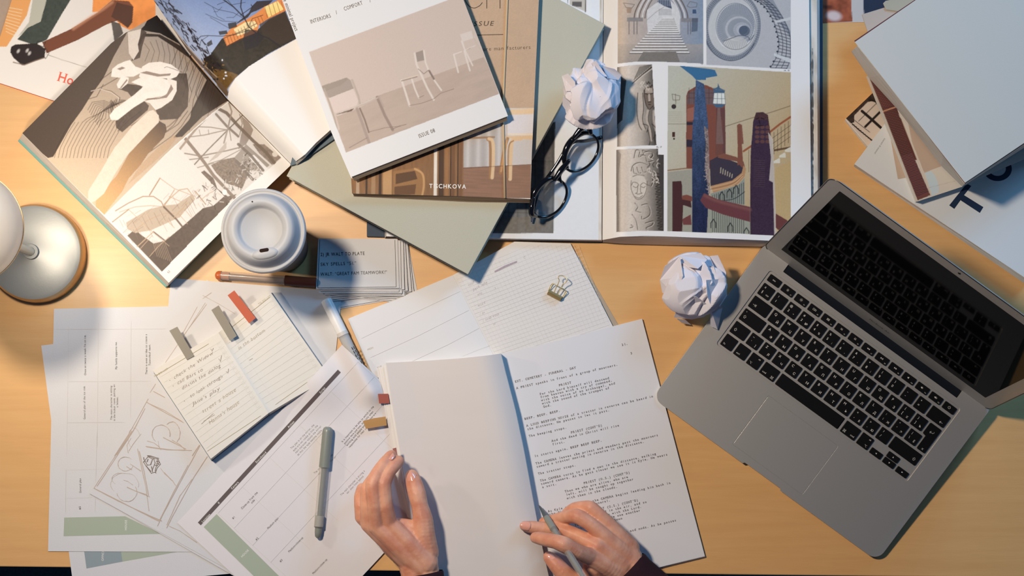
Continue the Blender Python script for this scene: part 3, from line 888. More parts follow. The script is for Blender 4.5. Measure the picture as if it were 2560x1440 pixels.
    for i in range(0, len(R1), 3): p.ell(R1[i][0] - 2, R1[i][1], 2.4, 2.4, (52, 58, 72), 1, clip=P2)
    p.poly(a4('1740,210 1910,170 1910,200 1760,230'), (200, 198, 194), 0.9, P2); p.poly(a4('1740,530 1910,590 1910,630 1740,560'), (204, 202, 198), 0.9, P2)
    p.noise(P2, 3, 0.06)
    # --- carved column, upper
    P3 = p.poly([(1543, 168), (1580, 163), (1630, 161), (1641, 363), (1600, 364), (1543, 367)], (150, 134, 118))
    def col(P, x0, x1):
        w = np.clip((p.X - x0) / (x1 - x0), 0, 1)
        sh = np.interp(w, [0, .12, .3, .6, .85, 1.0], [90, 190, 212, 176, 104, 60])
        c = np.stack([lin(1) * 0 + np.vectorize(lin)(sh), np.vectorize(lin)(sh * 0.93), np.vectorize(lin)(sh * 0.86)], 1) * GAIN
        p.C[P] = np.minimum(c, .86)[P]
    col(P3, 1541, 1645)
    p.poly([(1541, 190), (1548, 188), (1566, 200), (1560, 250), (1556, 300), (1543, 312)], (40, 36, 36), 0.92, P3)
    DKC = (34, 24, 18); LTC = (214, 200, 182)
    for i in range(11):
        p.line(a4('%d,%d %d,%d' % (340 + i * 18, 800 - i * 15, 400 + i * 12, 670 - i * 2)), 2, DKC, 0.75, P3)
        p.line(a4('%d,%d %d,%d' % (350 + i * 18, 800 - i * 15, 410 + i * 12, 672 - i * 2)), 1.2, LTC, 0.7, P3)
    p.line(a4('330,830 430,740 530,660'), 3, DKC, 0.8, P3); p.line(a4('330,840 430,755 530,680'), 2, LTC, 0.8, P3)
    p.poly(a4('440,900 470,860 530,870 550,960 530,1060 490,1100 450,1030 440,960'), (112, 96, 84), 1, P3)
    p.poly(a4('460,880 520,880 530,930 450,930'), (166, 150, 134), 1, P3)
    p.poly(a4('480,940 500,940 505,1010 485,1015'), (176, 160, 144), 1, P3)
    for s in ('450,935 480,945', '505,940 535,930', '480,1020 510,1020', '485,1045 505,1045', '440,900 440,960 460,1050 490,1100 530,1060'): p.line(a4(s), 1.8, (36, 28, 24), 0.9, P3)
    rr = random.Random(3)
    for i in range(9):
        x = rr.uniform(360, 520); y = rr.uniform(820, 900)
        p.line(smoothpl([(1500 + (x + k * 9) / 4, (y + 12 * math.sin(k * 2.1 + i)) / 4) for k in range(5)], 4), 1.6, rr.choice((DKC, LTC)), 0.8, P3)
    for s, w in (('360,930 350,1100 370,1240 400,1300', 9), ('410,930 420,1080 410,1200 440,1290', 8), ('480,1110 470,1200 500,1300 510,1400', 7), ('540,1110 540,1200 560,1300', 6)):
        p.line(smoothpl(a4(s)), w, (186, 170, 152), 0.85, P3, soft=2); p.line(smoothpl([(x + w / 2, y) for x, y in a4(s)]), 2, DKC, 0.85, P3)
    for s in ('430,1240 480,1260 470,1320', '520,1240 560,1290 540,1380', '480,1300 500,1400 490,1460', '540,1380 560,1440'): p.line(smoothpl(a4(s)), 2.2, DKC, 0.8, P3)
    p.noise(P3, 3, 0.10)
    # --- carved column, lower
    P4 = p.poly([(1541, 375), (1580, 372), (1645, 372), (1645, 386), (1659, 387), (1659, 577), (1600, 577), (1541, 580)], (150, 134, 118))
    col(P4, 1538, 1662)
    p.poly([(1541, 375), (1553, 385), (1546, 440), (1548, 580), (1541, 580)], (120, 108, 98), 0.7, P4)
    p.poly([(1646, 386), (1659, 386), (1659, 580), (1652, 500), (1648, 440)], (66, 60, 58), 0.9, P4)
    for s in ('360,400 380,320 420,330 410,390 460,360 450,320 500,340', '470,340 520,330 560,360 540,400', '430,370 480,380 500,440 560,430', '350,500 360,560 390,570', '390,500 410,560 430,560', '440,500 460,550 480,550', '330,540 350,480 420,450 500,480 540,540', '500,540 550,560 560,650 540,700',
              '370,880 400,920 380,960 430,980', '440,900 500,890 530,950 520,1010 450,1050 440,1020', '480,1090 560,1070 550,1110 490,1140 500,1160', '340,1000 380,1060 400,1160', '330,1110 350,1130 320,1140'):
        p.line(smoothpl(a3(s)), 2.3, DKC, 0.75, P4); p.line(smoothpl([(x + 1.8, y + 1.8) for x, y in a3(s)]), 1.4, LTC, 0.7, P4)
    p.ell(*a3('412,700')[0], 20, 30, (206, 192, 174), 1, -3, clip=P4, soft=3)
    for s in ('335,690 350,660 390,665 410,690', '430,685 460,665 490,680 525,695', '350,700 380,715 400,700', '435,705 465,715 480,700', '400,690 395,760 380,775', '430,690 430,760 445,775', '375,775 405,785 440,775', '370,810 410,825 450,800', '330,640 330,730 370,820 410,840 460,810 490,740 500,650', '345,600 400,580 470,590'):
        p.line(smoothpl(a3(s)), 1.5, (84, 68, 56), 0.85, P4)
    for i in range(11):
        y = 560 + i * 56; x = 575 + i * 3.5
        p.line(smoothpl(a3('%f,%f %f,%f %f,%f %f,%f' % (x, y, x + 45, y + 8, x + 10, y + 32, x + 52, y + 44))), 3, (56, 46, 40), 0.85, P4)
    for i in range(20):
        x = rr.uniform(520, 620); y = rr.uniform(330, 620)
        p.line(smoothpl(a3('%f,%f %f,%f %f,%f' % (x, y, x + rr.uniform(-30, 30), y + 25, x + rr.uniform(-20, 30), y + 50))), 2, rr.choice((DKC, LTC)), 0.8, P4)
    p.noise(P4, 3, 0.12)
    # --- stairwell with carved posts (colour)
    P5 = p.poly([(1670, 164), (1770, 168), (1977, 181), (1977, 592), (1850, 584), (1668, 578)], (180, 172, 150))
    p.grad(P5, (1680, 200), (182, 180, 162), (1960, 320), (184, 158, 118), 0.95)
    p.poly([(1668, 430), (1740, 422), (1760, 440), (1800, 600), (1668, 600)], (150, 146, 130), 0.9, P5)
    p.poly([(1940, 420), (1980, 400), (1980, 600), (1900, 600)], (186, 156, 108), 0.9, P5)
    DR = (122, 72, 58)
    p.poly(a4('865,1440 862,960 880,910 980,850 1060,850 1150,890 1250,960 1255,1440'), DR, 1, P5)
    p.poly([(1715, 330), (1814, 330), (1814, 422), (1716, 422)], DR, 1, P5)
    p.poly(a4('880,930 1000,870 1120,900 1240,1000 1235,1050 870,1040'), (104, 84, 84), 0.95, P5)
    for i in range(7): p.line(a4('%d,880 %d,1035' % (890 + i * 50, 890 + i * 50)), 1.1, (70, 48, 44), 0.9, P5)
    for yy in (930, 980): p.line(a4('875,%d 1240,%d' % (yy, yy)), 1.0, (70, 48, 44), 0.9, P5)
    p.poly(a4('870,1090 940,1070 940,1200 870,1210'), (150, 96, 80), 0.9, P5)
    for s in ('865,1220 940,1220 940,1250 865,1250', '865,1395 940,1400 935,1470 865,1470'): p.poly(a4(s), (40, 38, 52), 0.95, P5)
    NV = (44, 58, 84)
    p.poly(a4('1160,1080 1250,1080 1255,1640 1180,1640'), (96, 62, 60), 0.9, P5)
    # beige wall, switches, lamp, braid
    p.line(a4('680,1240 860,1240'), 1.6, (130, 118, 96), 0.8, P5)
    p.line(a4('1250,1265 1500,1185 1720,1120 1900,1060'), 1.8, (110, 92, 66), 0.85, P5)
    for s in ('720,940 800,960 795,1000 730,1000 720,940', '755,940 755,1010', '760,1010 755,1060'): p.line(a4(s), 1.2, (76, 60, 50), 0.9, P5)
    p.ell(*a4('738,1066')[0], 6, 6, (60, 50, 50), 1, clip=P5); p.poly(a4('722,1320 750,1320 750,1370 722,1370'), (70, 40, 36), 1, P5)
    p.ell(*a4('740,1388')[0], 2.5, 2.5, (60, 50, 50), 1, clip=P5)
    for i in range(6): p.line(a4('680,%d 820,%d' % (1118 + i * 18, 1122 + i * 18)), 0.7, (150, 140, 118), 0.7, P5)
    p.line(a3('710,535 920,510'), 3, (130, 92, 62), 0.9, P5)
    # stair flight at right
    p.line(a4('1700,1320 1800,1240 1905,1170'), 5, (150, 86, 56), 1, P5)
    p.line(a3('1520,330 1640,250'), 5, (150, 86, 56), 1, P5)
    for i in range(7): p.line([(1926 + i * 9, 338 - i * 7), (1926 + i * 9, 392 - i * 7)], 1.1, (56, 42, 36), 0.95, P5)
    for k in range(3): p.line([(1922, 352 + k * 14), (1978, 312 + k * 14)], 1.0, (56, 42, 36), 0.95, P5)
    for i in range(5): p.line([(1872 + i * 8, 375), (1872 + i * 8, 430)], 0.9, (66, 52, 44), 0.9, P5)
    p.line(a3('1850,320 2020,290'), 5, (82, 54, 36), 0.9, P5)
    for i in range(4): p.poly([(1934 + i * 14, 408 - i * 14), (1950 + i * 14, 408 - i * 14), (1950 + i * 14, 398 - i * 14), (1948 + i * 14, 395 - i * 14), (1934 + i * 14, 403 - i * 14)], (214, 206, 184), 0.9, P5)
    # round well: far posts, rails, iron lattice
    p.poly(a3('1160,430 1260,380 1500,470 1540,520 1500,620 1170,700'), (60, 52, 62), 1, P5)
    for i in range(6): p.line(a3('%d,%d %d,%d' % (1280 + i * 24, 505 + i * 14, 1275 + i * 24, 560 + i * 10)), 1.8, (190, 176, 150), 0.9, P5)
    p.poly(a3('1250,370 1300,350 1440,390 1520,440 1540,520 1500,500 1450,440 1250,400'), (124, 78, 62), 1, P5)
    p.poly(a3('1170,700 1400,640 1500,560 1520,480 1545,520 1530,600 1460,680 1200,770'), (176, 132, 92), 1, P5)
    for k in range(3): p.line(smoothpl(a3('1170,%d 1400,%d 1510,%d' % (715 + k * 18, 655 + k * 18, 575 + k * 10))), 1.2, (214, 176, 134) if k != 1 else (120, 80, 56), 0.8, P5)
    p.poly(a3('1170,780 1460,690 1530,610 1530,900 1300,860 1170,800'), (140, 142, 128), 1, P5)
    p.poly(a3('1150,940 1300,960 1590,1080 1590,1220 1150,1200'), (150, 150, 132), 1, P5)
    for i in range(16):
        x = 1190 + i * 22
        p.line(a3('%d,%d %d,%d' % (x, 800 - i * 9, x, 860 + i * 2)), 1.6, (34, 42, 48), 0.95, P5)
        p.line(a3('%d,%d %d,%d' % (x, 960 + i * 7, x + 2, 1225)), 1.5, (34, 40, 44), 0.95, P5)
    for x, y in ((1290, 800), (1370, 770), (1440, 730), (1200, 1090), (1380, 1130), (1550, 1180)):
        p.line(a3('%d,%d %d,%d %d,%d %d,%d %d,%d' % (x - 26, y + 50, x - 26, y, x, y - 40, x + 26, y, x + 26, y + 50)), 2.4, (26, 32, 36), 0.95, P5)
    p.line(smoothpl(a3('1170,860 1400,840 1530,760')), 2.0, (40, 48, 54), 0.9, P5)
    # back posts
    p.poly(a4('1375,1440 1370,1250 1395,1235 1420,1250 1437,1440'), (128, 82, 66), 1, P5); p.poly(a3('1455,480 1460,60 1490,60 1515,460'), (124, 76, 60), 1, P5)
    p.poly(a3('1220,380 1225,0 1300,0 1300,360'), (110, 70, 60), 1, P5)
    # lantern
    p.poly(a4('1140,930 1245,930 1255,1040 1130,1035'), (214, 214, 202), 1, P5)
    for s in ('1180,830 1200,880 1255,905 1130,890 1175,870', '1130,890 1250,905 1245,930 1140,930', '1130,1040 1255,1045 1220,1075 1160,1075'): p.poly(a4(s), (70, 96, 118), 1, P5)
    for s in ('1140,930 1130,1040', '1245,930 1255,1045', '1175,935 1172,1040', '1215,935 1218,1040', '1135,985 1250,988'): p.line(a4(s), 1.1, (70, 80, 90), 0.9, P5)
    p.poly(a4('1175,1080 1200,1080 1235,1440 1160,1440'), (120, 92, 84), 1, P5)
    # big posts
    p.poly(a4('790,655 1100,690 1150,700 1175,760 1060,780 1060,800 960,800 925,760'), (58, 104, 138), 1, P5)
    m = p.poly(a4('960,800 1040,840 1080,1240 1085,1480 925,1480 935,1200 955,900'), (62, 74, 104), 1, P5)
    m |= p.poly(a3('985,0 1110,0 1140,250 1150,780 1130,1220 975,1220 975,200'), (50, 58, 84), 1, P5)
    p.grad(m, (1735, 230), (70, 92, 122), (1790, 520), (26, 32, 60), 0.8)  # blue reflection off the glossy page painted into the left post's colour
    p.noise(m, 6, 0.35, 85, 4)
    p.noise(m, 2.2, 0.5)
    p.poly(a3('1100,60 1140,100 1150,200 1165,780 1150,780 1110,500 1120,250'), (140, 120, 110), 0.85, P5)
    for i in range(20): p.line(smoothpl([(1762 + rr.uniform(-3, 8), 320 + i * 8), (1768 + rr.uniform(-6, 6), 324 + i * 8), (1764 + rr.uniform(-4, 8), 330 + i * 8)]), 1.6, rr.choice(((30, 30, 40), (176, 160, 150))), 0.7, P5)
    m = p.poly(a4('1520,1440 1530,1220 1560,1125 1630,1120 1680,1150 1700,1300 1720,1440'), (74, 48, 48), 1, P5)
    m |= p.poly(a3('1625,0 1770,0 1830,320 1850,800 1860,1225 1590,1222 1590,640 1595,330'), (60, 42, 58), 1, P5)
    p.noise(m, 3, 0.3)
    for i in range(4):
        for k in range(3): p.ell(1893 + k * 13, 318 + i * 12, 5.5, 4.5, (104, 68, 60), 0.8, 0, clip=P5, soft=2)
    for s in ('1560,1190 1590,1180', '1610,1180 1640,1190', '1590,1200 1600,1240', '1570,1260 1630,1255'): p.line(a4(s), 2.4, (28, 20, 24), 0.9, P5)
    for i in range(14):
        p.line([(1884, 400 + i * 5), (1912, 402 + i * 5)], 1.0, (96, 72, 70), 0.6, P5)
    p.poly(a3('1780,130 1830,200 1850,700 1870,1220 1845,1220 1830,660 1790,640 1810,400'), (196, 182, 166), 0.85, P5)
    # rails in front
    p.poly(a3('765,650 860,645 870,700 870,820 960,840 970,930 880,900 870,1180 765,1180'), (70, 40, 40), 1, P5)
    p.poly(a3('870,800 920,790 975,810 975,860 870,840'), (122, 70, 56), 1, P5); p.poly(a3('870,1050 960,1000 970,1110 880,1110'), (110, 62, 58), 1, P5)
    m = p.poly(a3('1060,850 1100,775 1250,840 1590,920 1590,1080 1300,1000 1120,930'), (104, 58, 60), 1, P5)
    p.line(smoothpl(a3('1110,800 1250,860 1590,950')), 5, (140, 92, 84), 0.6, P5, soft=4)
    p.poly(a3('1860,990 1980,1060 2020,1120 2020,1220 1930,1200 1860,1140'), (104, 58, 54), 1, P5)
    p.noise(P5, 2.4, 0.07)
patch('printed_page', [(1509, -60), (1560, -60), (2022, -60)], [(1506, 600), (1550, 592), (1610, 590), (1665, 591), (1930, 602), (2029, 606)], [(1509, -60), (1506, 600)], [(2022, -60), (2029, 606)], zH, 1.3, pH, M_GLOSS, ab)
def zHL(U, V, X, Y): return 0.0122 - 0.001 * np.clip((U - .95) / .05, 0, 1)
def pHL(p):
    p.C[:] = ink((222, 222, 220))
    m = p.poly([(1100, 305), (1388, 305), (1384, 583), (1100, 583)], (96, 98, 100))
    p.grad(m, (1330, 320), (84, 74, 62), (1340, 580), (122, 124, 124), 0.7)
    for i in range(7): p.line([(1250 + i * 22, 320), (1250 + i * 22, 580)], 3, (50, 50, 52), 0.5, m, soft=2)
    for y in (400, 470, 530): p.line([(1240, y), (1384, y + 4)], 3, (54, 56, 58), 0.5, m, soft=2)
    p.poly([(1236, 545), (1384, 540), (1384, 583), (1236, 583)], (116, 110, 100), 0.8, m)
    p.noise(m, 6, 0.2)
    f = p.poly([(1418, -60), (1466, -60), (1466, 30), (1425, 12)], (190, 182, 170))
    p.poly([(1430, 4), (1454, 4), (1454, 18), (1430, 15)], (96, 92, 88), 1)
    p.line([(1418, -20), (1420, 8)], 1.4, (90, 84, 78)); p.line([(1464, 0), (1463, 30)], 1.8, (50, 44, 42))
    p.noise(np.ones(len(p.X), bool), 6, 0.02)
patch('printed_page', [(966, -60), (1506, -60)], [(966, 591), (1240, 596), (1504, 600)], [(966, -60), (966, 591)], [(1508, -60), (1504, 600)], zHL, 2.0, pHL, M_GLOSS, ab)
for tx, ty, s_ in ((1640, 369, '16, 17'), (1973, 178, '14, 15'), (1757, 162, '13')): b = MB(); text(b, s_, tx, ty, 1, 4, .0288, align='r' if s_ != '16, 17' else 'l'); b.build('caption', M_GREYINK, ab)
# ribbon of dark print seen on the edge of an inner page
b = MB(); strip(b, dense([(2030.6, 120), (2031.5, 595)], 6), 2.0, lambda x, y: .0250, jitw=0.8, rnd=random.Random(4)); b.build('dark_page_edge', mat('dark_edge_ink', (92, 76, 64), 0.7), ab)

# ============================================================ grey hardcover
gb = empty('grey_hardcover_book', gp(1150, 330), 'large plain grey-green hardcover book lying aslant under the magazines', 'book')
GC = [(716, 440), (1170, 686), (1513, 61), (1059, -185)]
M_GREYC = mat('grey_green_cloth', (186, 183, 166), 0.75, bump=0.4, bscale=900, var=0.04)
def inset(P, d):
    cx = sum(x for x, y in P) / len(P); cy = sum(y for x, y in P) / len(P)
    return [(x + (cx - x) * d, y + (cy - y) * d) for x, y in P]
def shift(P, dz):
    """same footprint at a height lower by dz: pixel positions move toward the point below the lens"""
    return [(x + (NX - x) * dz / D, y + (NY - y) * dz / D) for x, y in P]
slab('back_cover', shift(GC, .019), 14.0*mm, 16.4*mm, M_GREYC, gb, bevel=0.0005)
block('page_block', inset(shift(GC, .0026), .02), .0326, inset(shift(GC, .0186), .02), .0164, parent=gb)
slab('front_cover', GC, 32.6*mm, 35.2*mm, M_GREYC, gb, bevel=0.0006)

# ============================================================ kraft furniture magazine
fm = empty('kraft_furniture_magazine', gp(1150, 250), 'kraft brown magazine with chair-legs photo and a beige elastic band on the grey book', 'magazine')
FC = [(850, -40), (1349, -40), (1329, 400), (1326, 498), (1174, 492), (880, 484)]
slab('back_cover', [(850, -40), (1347, -36), (1326, 507), (1176, 505), (884, 491)], 35.3*mm, 35.8*mm, mat('brown_page_edge', (122, 102, 84), 0.7), fm)
block('page_block', inset(FC, .004), .0437, inset([(850, -40), (1347, -36), (1328, 400), (1325, 507), (1176, 504), (884, 490)], .004), .0358, edge_mat('brown_page_edges', (150, 128, 106)), fm)
def pF(p):
    z5 = lambda s: q(740, 240, 3.13, s)
    z4 = lambda s: q(740, 0, 3.6, s)
    al = np.ones(len(p.X), bool)
    p.C[:] = ink((188, 158, 128)); p.noise(al, 2.0, 0.08); p.noise(al, 40, 0.05)
    low = p.poly([(840, 272), (1345, 270), (1345, 520), (840, 520)], (206, 196, 184))
    p.poly(z5('1680,105 1880,95 1880,140 1640,150'), (222, 190, 150), 1, low)
    p.poly(z5('1640,150 1880,140 1880,290 1640,300'), (212, 204, 200), 1, low)
    wall = p.poly([(1040, 262), (1262, 262), (1262, 480), (1040, 480)], (176, 168, 160), 1, low)
    for i in range(9): p.line([(1158 + i * 13, 300), (1156 + i * 13, 420)], 6, (206, 198, 192) if i % 2 else (164, 154, 148), 0.7, low, soft=4)
    p.poly(z5('1690,340 1850,340 1850,535 1690,535'), (196, 188, 180), 1, low)
    # floor
    fl_ = p.poly(z5('1300,560 1840,535 1840,800 1100,800 1300,700'), (140, 104, 82), 1, low)
    p.noise(fl_, 3, 0.15, 2, 12)
    # stacked wood at left
    wd = p.poly([(870, 300), (1159, 300), (1158, 492), (870, 492)], (134, 96, 62), 1, low)
    p.noise(wd, 5, 0.2, 88, 6)
    for x, w, c in ((896, 8, (176, 150, 122)), (918, 5, (58, 42, 32)), (935, 10, (160, 126, 92)), (952, 7, (60, 40, 28)), (970, 22, (186, 144, 98)), (1090, 8, (226, 214, 196)), (1100, 4, (60, 40, 28)), (1106, 10, (70, 46, 32)), (1118, 8, (150, 106, 66)), (1128, 3, (50, 34, 26)), (1134, 9, (112, 76, 50)), (1146, 3, (50, 34, 26)), (1153, 8, (120, 82, 54))):
        p.line([(x, 300), (x - 2, 490)], w, c, 0.95, wd)
    m = p.poly(z5('760,590 960,560 1000,640 980,780 760,780'), (150, 108, 66), 1, wd)
    p.poly(z5('780,610 930,585 950,650 780,690'), (86, 58, 38), 0.95, wd); p.poly(z5('770,710 940,690 930,770 770,775'), (96, 64, 42), 0.9, wd)
    p.line(smoothpl(z5('930,570 990,610 1000,700 985,790')), 5, (196, 150, 98), 0.9, wd)
    # bentwood stools
    BW = (214, 180, 138); BD = (158, 116, 76)
    for s, w, c in (('1330,330 1550,322', 5, (150, 118, 88)), ('1640,325 1860,318', 6, BW), ('1660,300 1860,300', 3, (232, 206, 170)), ('1500,340 1520,380 1520,640', 7, BD), ('1510,335 1540,360 1545,500 1535,640', 8, BW),
                    ('1655,335 1630,420 1600,600', 8, BD), ('1650,350 1622,480 1605,590', 4, (196, 150, 104)), ('1760,335 1700,345 1685,400 1675,650', 9, BW), ('1700,350 1665,400 1660,640', 3.5, BD), ('1690,345 1720,332 1850,335', 4, BW)):
        p.line(smoothpl(z5(s)), w, c, 0.97, low)
    p.line(z5('1650,530 1650,150'), 2, (190, 150, 110), 0.7, low)
    p.line(z5('1310,565 1840,535'), 1.5, (80, 56, 44), 0.7, low)
    p.noise(low, 2.4, 0.05)
patch('front_cover', [(850, -40), (1349, -40)], [(880, 484), (1174, 491), (1326, 498)], [(850, -40), (880, 484)], [(1349, -40), (1329, 400), (1326, 498)], .0440, 1.6, pF, M_PRINT, fm)
b = MB(); zz = .0442
t_ = [(1158, -22), (1162, -10), (1168, 4), (1176, 14), (1186, 20), (1196, 19), (1206, 12)]
strip(b, smoothpl([(1160, -6), (1170, 12), (1184, 20), (1198, 15), (1206, 6)]), 1.6, zz)
b.build('cover_letter', mat('brown_ink', (72, 58, 48), 0.6), fm); b = MB()
strip(b, [(1217, -40), (1217, 21)], 1.6, zz); strip(b, [(1250, -40), (1250, 21)], 1.6, zz); strip(b, [(1217, -10), (1250, -10)], 1.6, zz)
b.build('cover_letter', mat('brown_ink', (72, 58, 48), 0.6), fm); b = MB()
strip(b, [(1180, 88), (1258, 86)], 1.4, zz)
b.build('cover_rule', mat('brown_ink', (72, 58, 48), 0.6), fm); b = MB()
text(b, 'ISSUE', 1176, 65, -1, 11.5, zz, track=.2, shear=.2, serif=.05, fit=57)
b.build('cover_lettering', mat('brown_ink', (72, 58, 48), 0.6), fm); b = MB()
text(b, 'furniture manufacturers', 1326, 122, -2.5, 9.5, zz, track=.12, off=-0.012, align='r')
b.build('cover_lettering', mat('brown_ink', (72, 58, 48), 0.6), fm)
b = MB(); text(b, 'TISCHKOVA', 1073, 470, 1.0, 10.5, zz, track=.14, off=0.016, fit=92)
b.build('cover_lettering', M_WHITEINK, fm)
b = MB(); b.tube([wp(1273, -40, .0452), wp(1268, 0, .0452), wp(1262, 150, .0452), wp(1258, 246, .0452), wp(1258, 300, .0450), wp(1262, 495, .0452)], 0.0013, 8)
b.build('elastic_band', mat('beige_elastic', (206, 178, 140), 0.7), fm, smooth=True)

# ============================================================ chairs magazine
cm_ = empty('chairs_magazine', gp(1010, 210), 'white magazine titled Issue 08 with a beige photo of three chairs, topmost of the pile', 'magazine')
IC = [(700, -16), (740, 96), (826, 325), (877, 443), (1270, 290), (1159, 0), (1136, -60)]
ICb = [(700, -16), (740, 96), (826, 325), (884, 450), (1270, 299), (1159, 6), (1136, -60)]
M_COVERW = mat('coated_white_cover', (228, 226, 222), 0.45)
slab('back_cover', shift(IC, .0085), .0512, .0516, M_COVERW, cm_)
block('page_block', inset(shift(IC, .001), .008), .0585, inset(shift(ICb, .0085), .008), .0516, edge_mat('warm_page_edges', (176, 160, 138)), cm_)
def pI(p):
    al = np.ones(len(p.X), bool); p.C[:] = ink((218, 215, 210))
    z4 = lambda s: q(740, 0, 3.6, s)
    P = p.poly(z4('115,468 1380,-4 1600,-90 1826,845 450,1372'), (196, 178, 164))
    fl_ = p.poly(z4('730,865 1700,510 1826,845 450,1372 380,1180 560,940'), (182, 162, 146), 1, P)
    fl2 = p.poly(z4('360,1030 730,865 1700,510 1826,845 450,1372'), (180, 160, 144), 1, P)
    p.noise(fl2, 8, 0.06, -21, 6); p.noise(fl2, 40, 0.05, -21, 3)
    CH = (178, 164, 150); CL = (212, 199, 186); CD = (126, 106, 94)
    p.poly(z4('232,775 455,698 490,720 520,795 310,880 270,870'), (158, 144, 132), 1, P); p.poly(z4('232,775 455,698 470,712 400,770 240,830'), (150, 136, 122), .8, P)
    p.poly(z4('290,885 515,800 560,905 540,965 350,1020'), (208, 190, 178), 1, P)
    p.poly(z4('345,1020 540,950 725,868 745,880 560,975 370,1045'), (198, 182, 168), 1, P); p.poly(z4('355,1030 525,975 500,1000 370,1030'), (104, 78, 70), 1, P)
    for s, w, c in (('255,800 300,920 350,1080 372,1180', 4, (172, 154, 138)), ('505,720 560,860 575,930', 5, (176, 160, 146)), ('548,975 600,1120 660,1290', 7, (160, 142, 130)), ('575,975 620,1080 655,1190', 4, CD), ('730,875 800,1040 870,1168', 7, (146, 126, 114)), ('745,870 790,960', 4, (170, 152, 138)), ('650,1190 800,1150 940,1135', 1.2, CD), ('480,1330 640,1240', 1.4, CD),
                    ('545,965 650,925 735,880', 3.5, (184, 166, 152)), ('860,1165 930,1135 990,1120', 1.5, CD)):
        p.line(z4(s), w, c, 0.95, P)
    # middle chair
    p.poly(z4('1065,478 1145,450 1160,540 1090,558'), (152, 138, 126), 1, P)
    for s, w, c in (('1068,480 1085,580 1130,680 1180,790 1240,898', 5, CL), ('1150,455 1165,560 1200,650 1250,730 1308,812', 4, CL), ('1200,640 1240,710', 5, CD), ('945,722 1095,678', 3.5, (206, 188, 166)), ('950,722 985,830 1022,950', 5, CL), ('1040,705 1070,800 1105,880', 4, CL), ('1100,620 1150,665 1195,630', 1.6, CD),
                    ('1022,950 1130,930 1240,890 1300,840 1420,800', 1.2, CD), ('1105,880 1150,860', 1.2, CD), ('950,728 1000,715 1090,690', 2, CD)):
        p.line(z4(s), w, c, 0.95, P)
    # right chair
    p.poly(z4('1475,310 1585,275 1610,340 1500,375'), (206, 192, 180), 1, P); p.poly(z4('1510,452 1605,415 1560,440'), (112, 88, 78), 1, P)
    for s, w, c in (('1490,370 1520,450 1590,590', 3.5, CL), ('1585,270 1600,340 1650,430 1720,560', 3.5, (190, 176, 160)), ('1420,490 1490,465', 2.6, CL), ('1420,490 1440,570 1460,650', 4, CL), ('1515,460 1540,550 1565,635', 4, CL), ('1500,375 1520,450 1610,412', 2, CL)):
        p.line(z4(s), w, c, 0.95, P)
    p.noise(P, 2.0, 0.03)
patch('front_cover', [(700, -16), (740, -30), (1136, -60)], [(877, 443), (1270, 290)], [(700, -16), (740, 96), (826, 325), (877, 443)], [(1136, -60), (1159, 0), (1270, 290)],
      lambda U, V, X, Y: 0.0588 + 0 * U, 1.6, pI, M_GLOSS, cm_)
b = MB(); zz = .0590
bi = mat('dark_brown_ink', (70, 58, 50), 0.6)
text(b, 'INTERIORS', 777, 59, -17.5, 9.5, zz, track=.10, off=-.006, serif=.05, fit=53)
text(b, '/', 841, 36, -19.5, 10, zz, off=-.01, shear=-.1)
text(b, 'COMFORT', 861, 27, -19.5, 9.5, zz, track=.10, off=-.006, serif=.05, fit=49)
text(b, '/', 925, 6, -19.5, 10, zz, off=-.01, shear=-.1); text(b, 'LIVING', 946, -2, -19.5, 10, zz, track=.1, off=-.006, serif=.05, xs=.86)
b.build('cover_lettering', bi, cm_); b = MB()
text(b, 'ISSUE 08', 1048, 345, -21, 9.5, zz, track=.10, off=-.004, serif=.05, fit=43)
b.build('cover_lettering', bi, cm_)
b = MB(); text(b, 'the minimal project', 738, 78, 69, 9, .0590, align='r', serif=.04, xs=.8); b.build('spine_lettering', bi, cm_); b = MB(); text(b, 'ISSUE 08', 791, 228, 68, 8.5, .0585, serif=.05, fit=43)
b.build('spine_lettering', bi, cm_)
# ============================================================ loose sheets, left
M_SAGE = mat('sage_print', (166, 176, 158), 0.7); M_SLATE = mat('slate_print', (142, 154, 160), 0.7); M_BAR = mat('dark_bar_print', (92, 80, 80), 0.6)
def sheet(name, c, z, label, group=None, m=None):
    o = slab(name, c, z - .00012, z, m or M_PAPER, bevel=0)
    return tag(o, label, 'sheet of paper', group)
def on(o):
    """later children sit on this sheet"""
    return o
def uv(c, u, v):
    (x0, y0), (x1, y1), (x2, y2), (x3, y3) = c
    return ((1 - v) * ((1 - u) * x0 + u * x1) + v * ((1 - u) * x3 + u * x2), (1 - v) * ((1 - u) * y0 + u * y1) + v * ((1 - u) * y3 + u * y2))
def poly_on(name, pts, z, m, parent):
    b = MB(); b.add([wp(x, y, z) for x, y in pts], [tuple(range(len(pts)))]); o = b.build(name, m, parent)
    return o

# lowest sheet (office / house bands)
cA = [(103, 864), (527, 807), (620, 1430), (184, 1470)]
sA = sheet('storyboard_sheet', cA, .45*mm, 'lowest printed sheet at lower left with blue OFFICE band, past the desk edge')
za = .55*mm
poly_on('blue_band', q(80, 1080, 4, '520,1184 888,1176 905,1296 545,1365'), za, M_SLATE, sA)
poly_on('green_band', q(80, 1080, 4, '888,1176 1700,1150 1700,1150 1560,1180 905,1296'), za, M_SAGE, sA)
b = MB(); text(b, 'OFFICE', *q(80, 1080, 4, '716,1290')[0], -88, 5.2, za + .0001, track=.1, off=.006); b.build('band_lettering', M_WHITEINK, sA)
b = MB(); strip(b, [(140, 1010), (175, 1330)], .8, za); b.build('ruled_lines', M_RULE, sA)
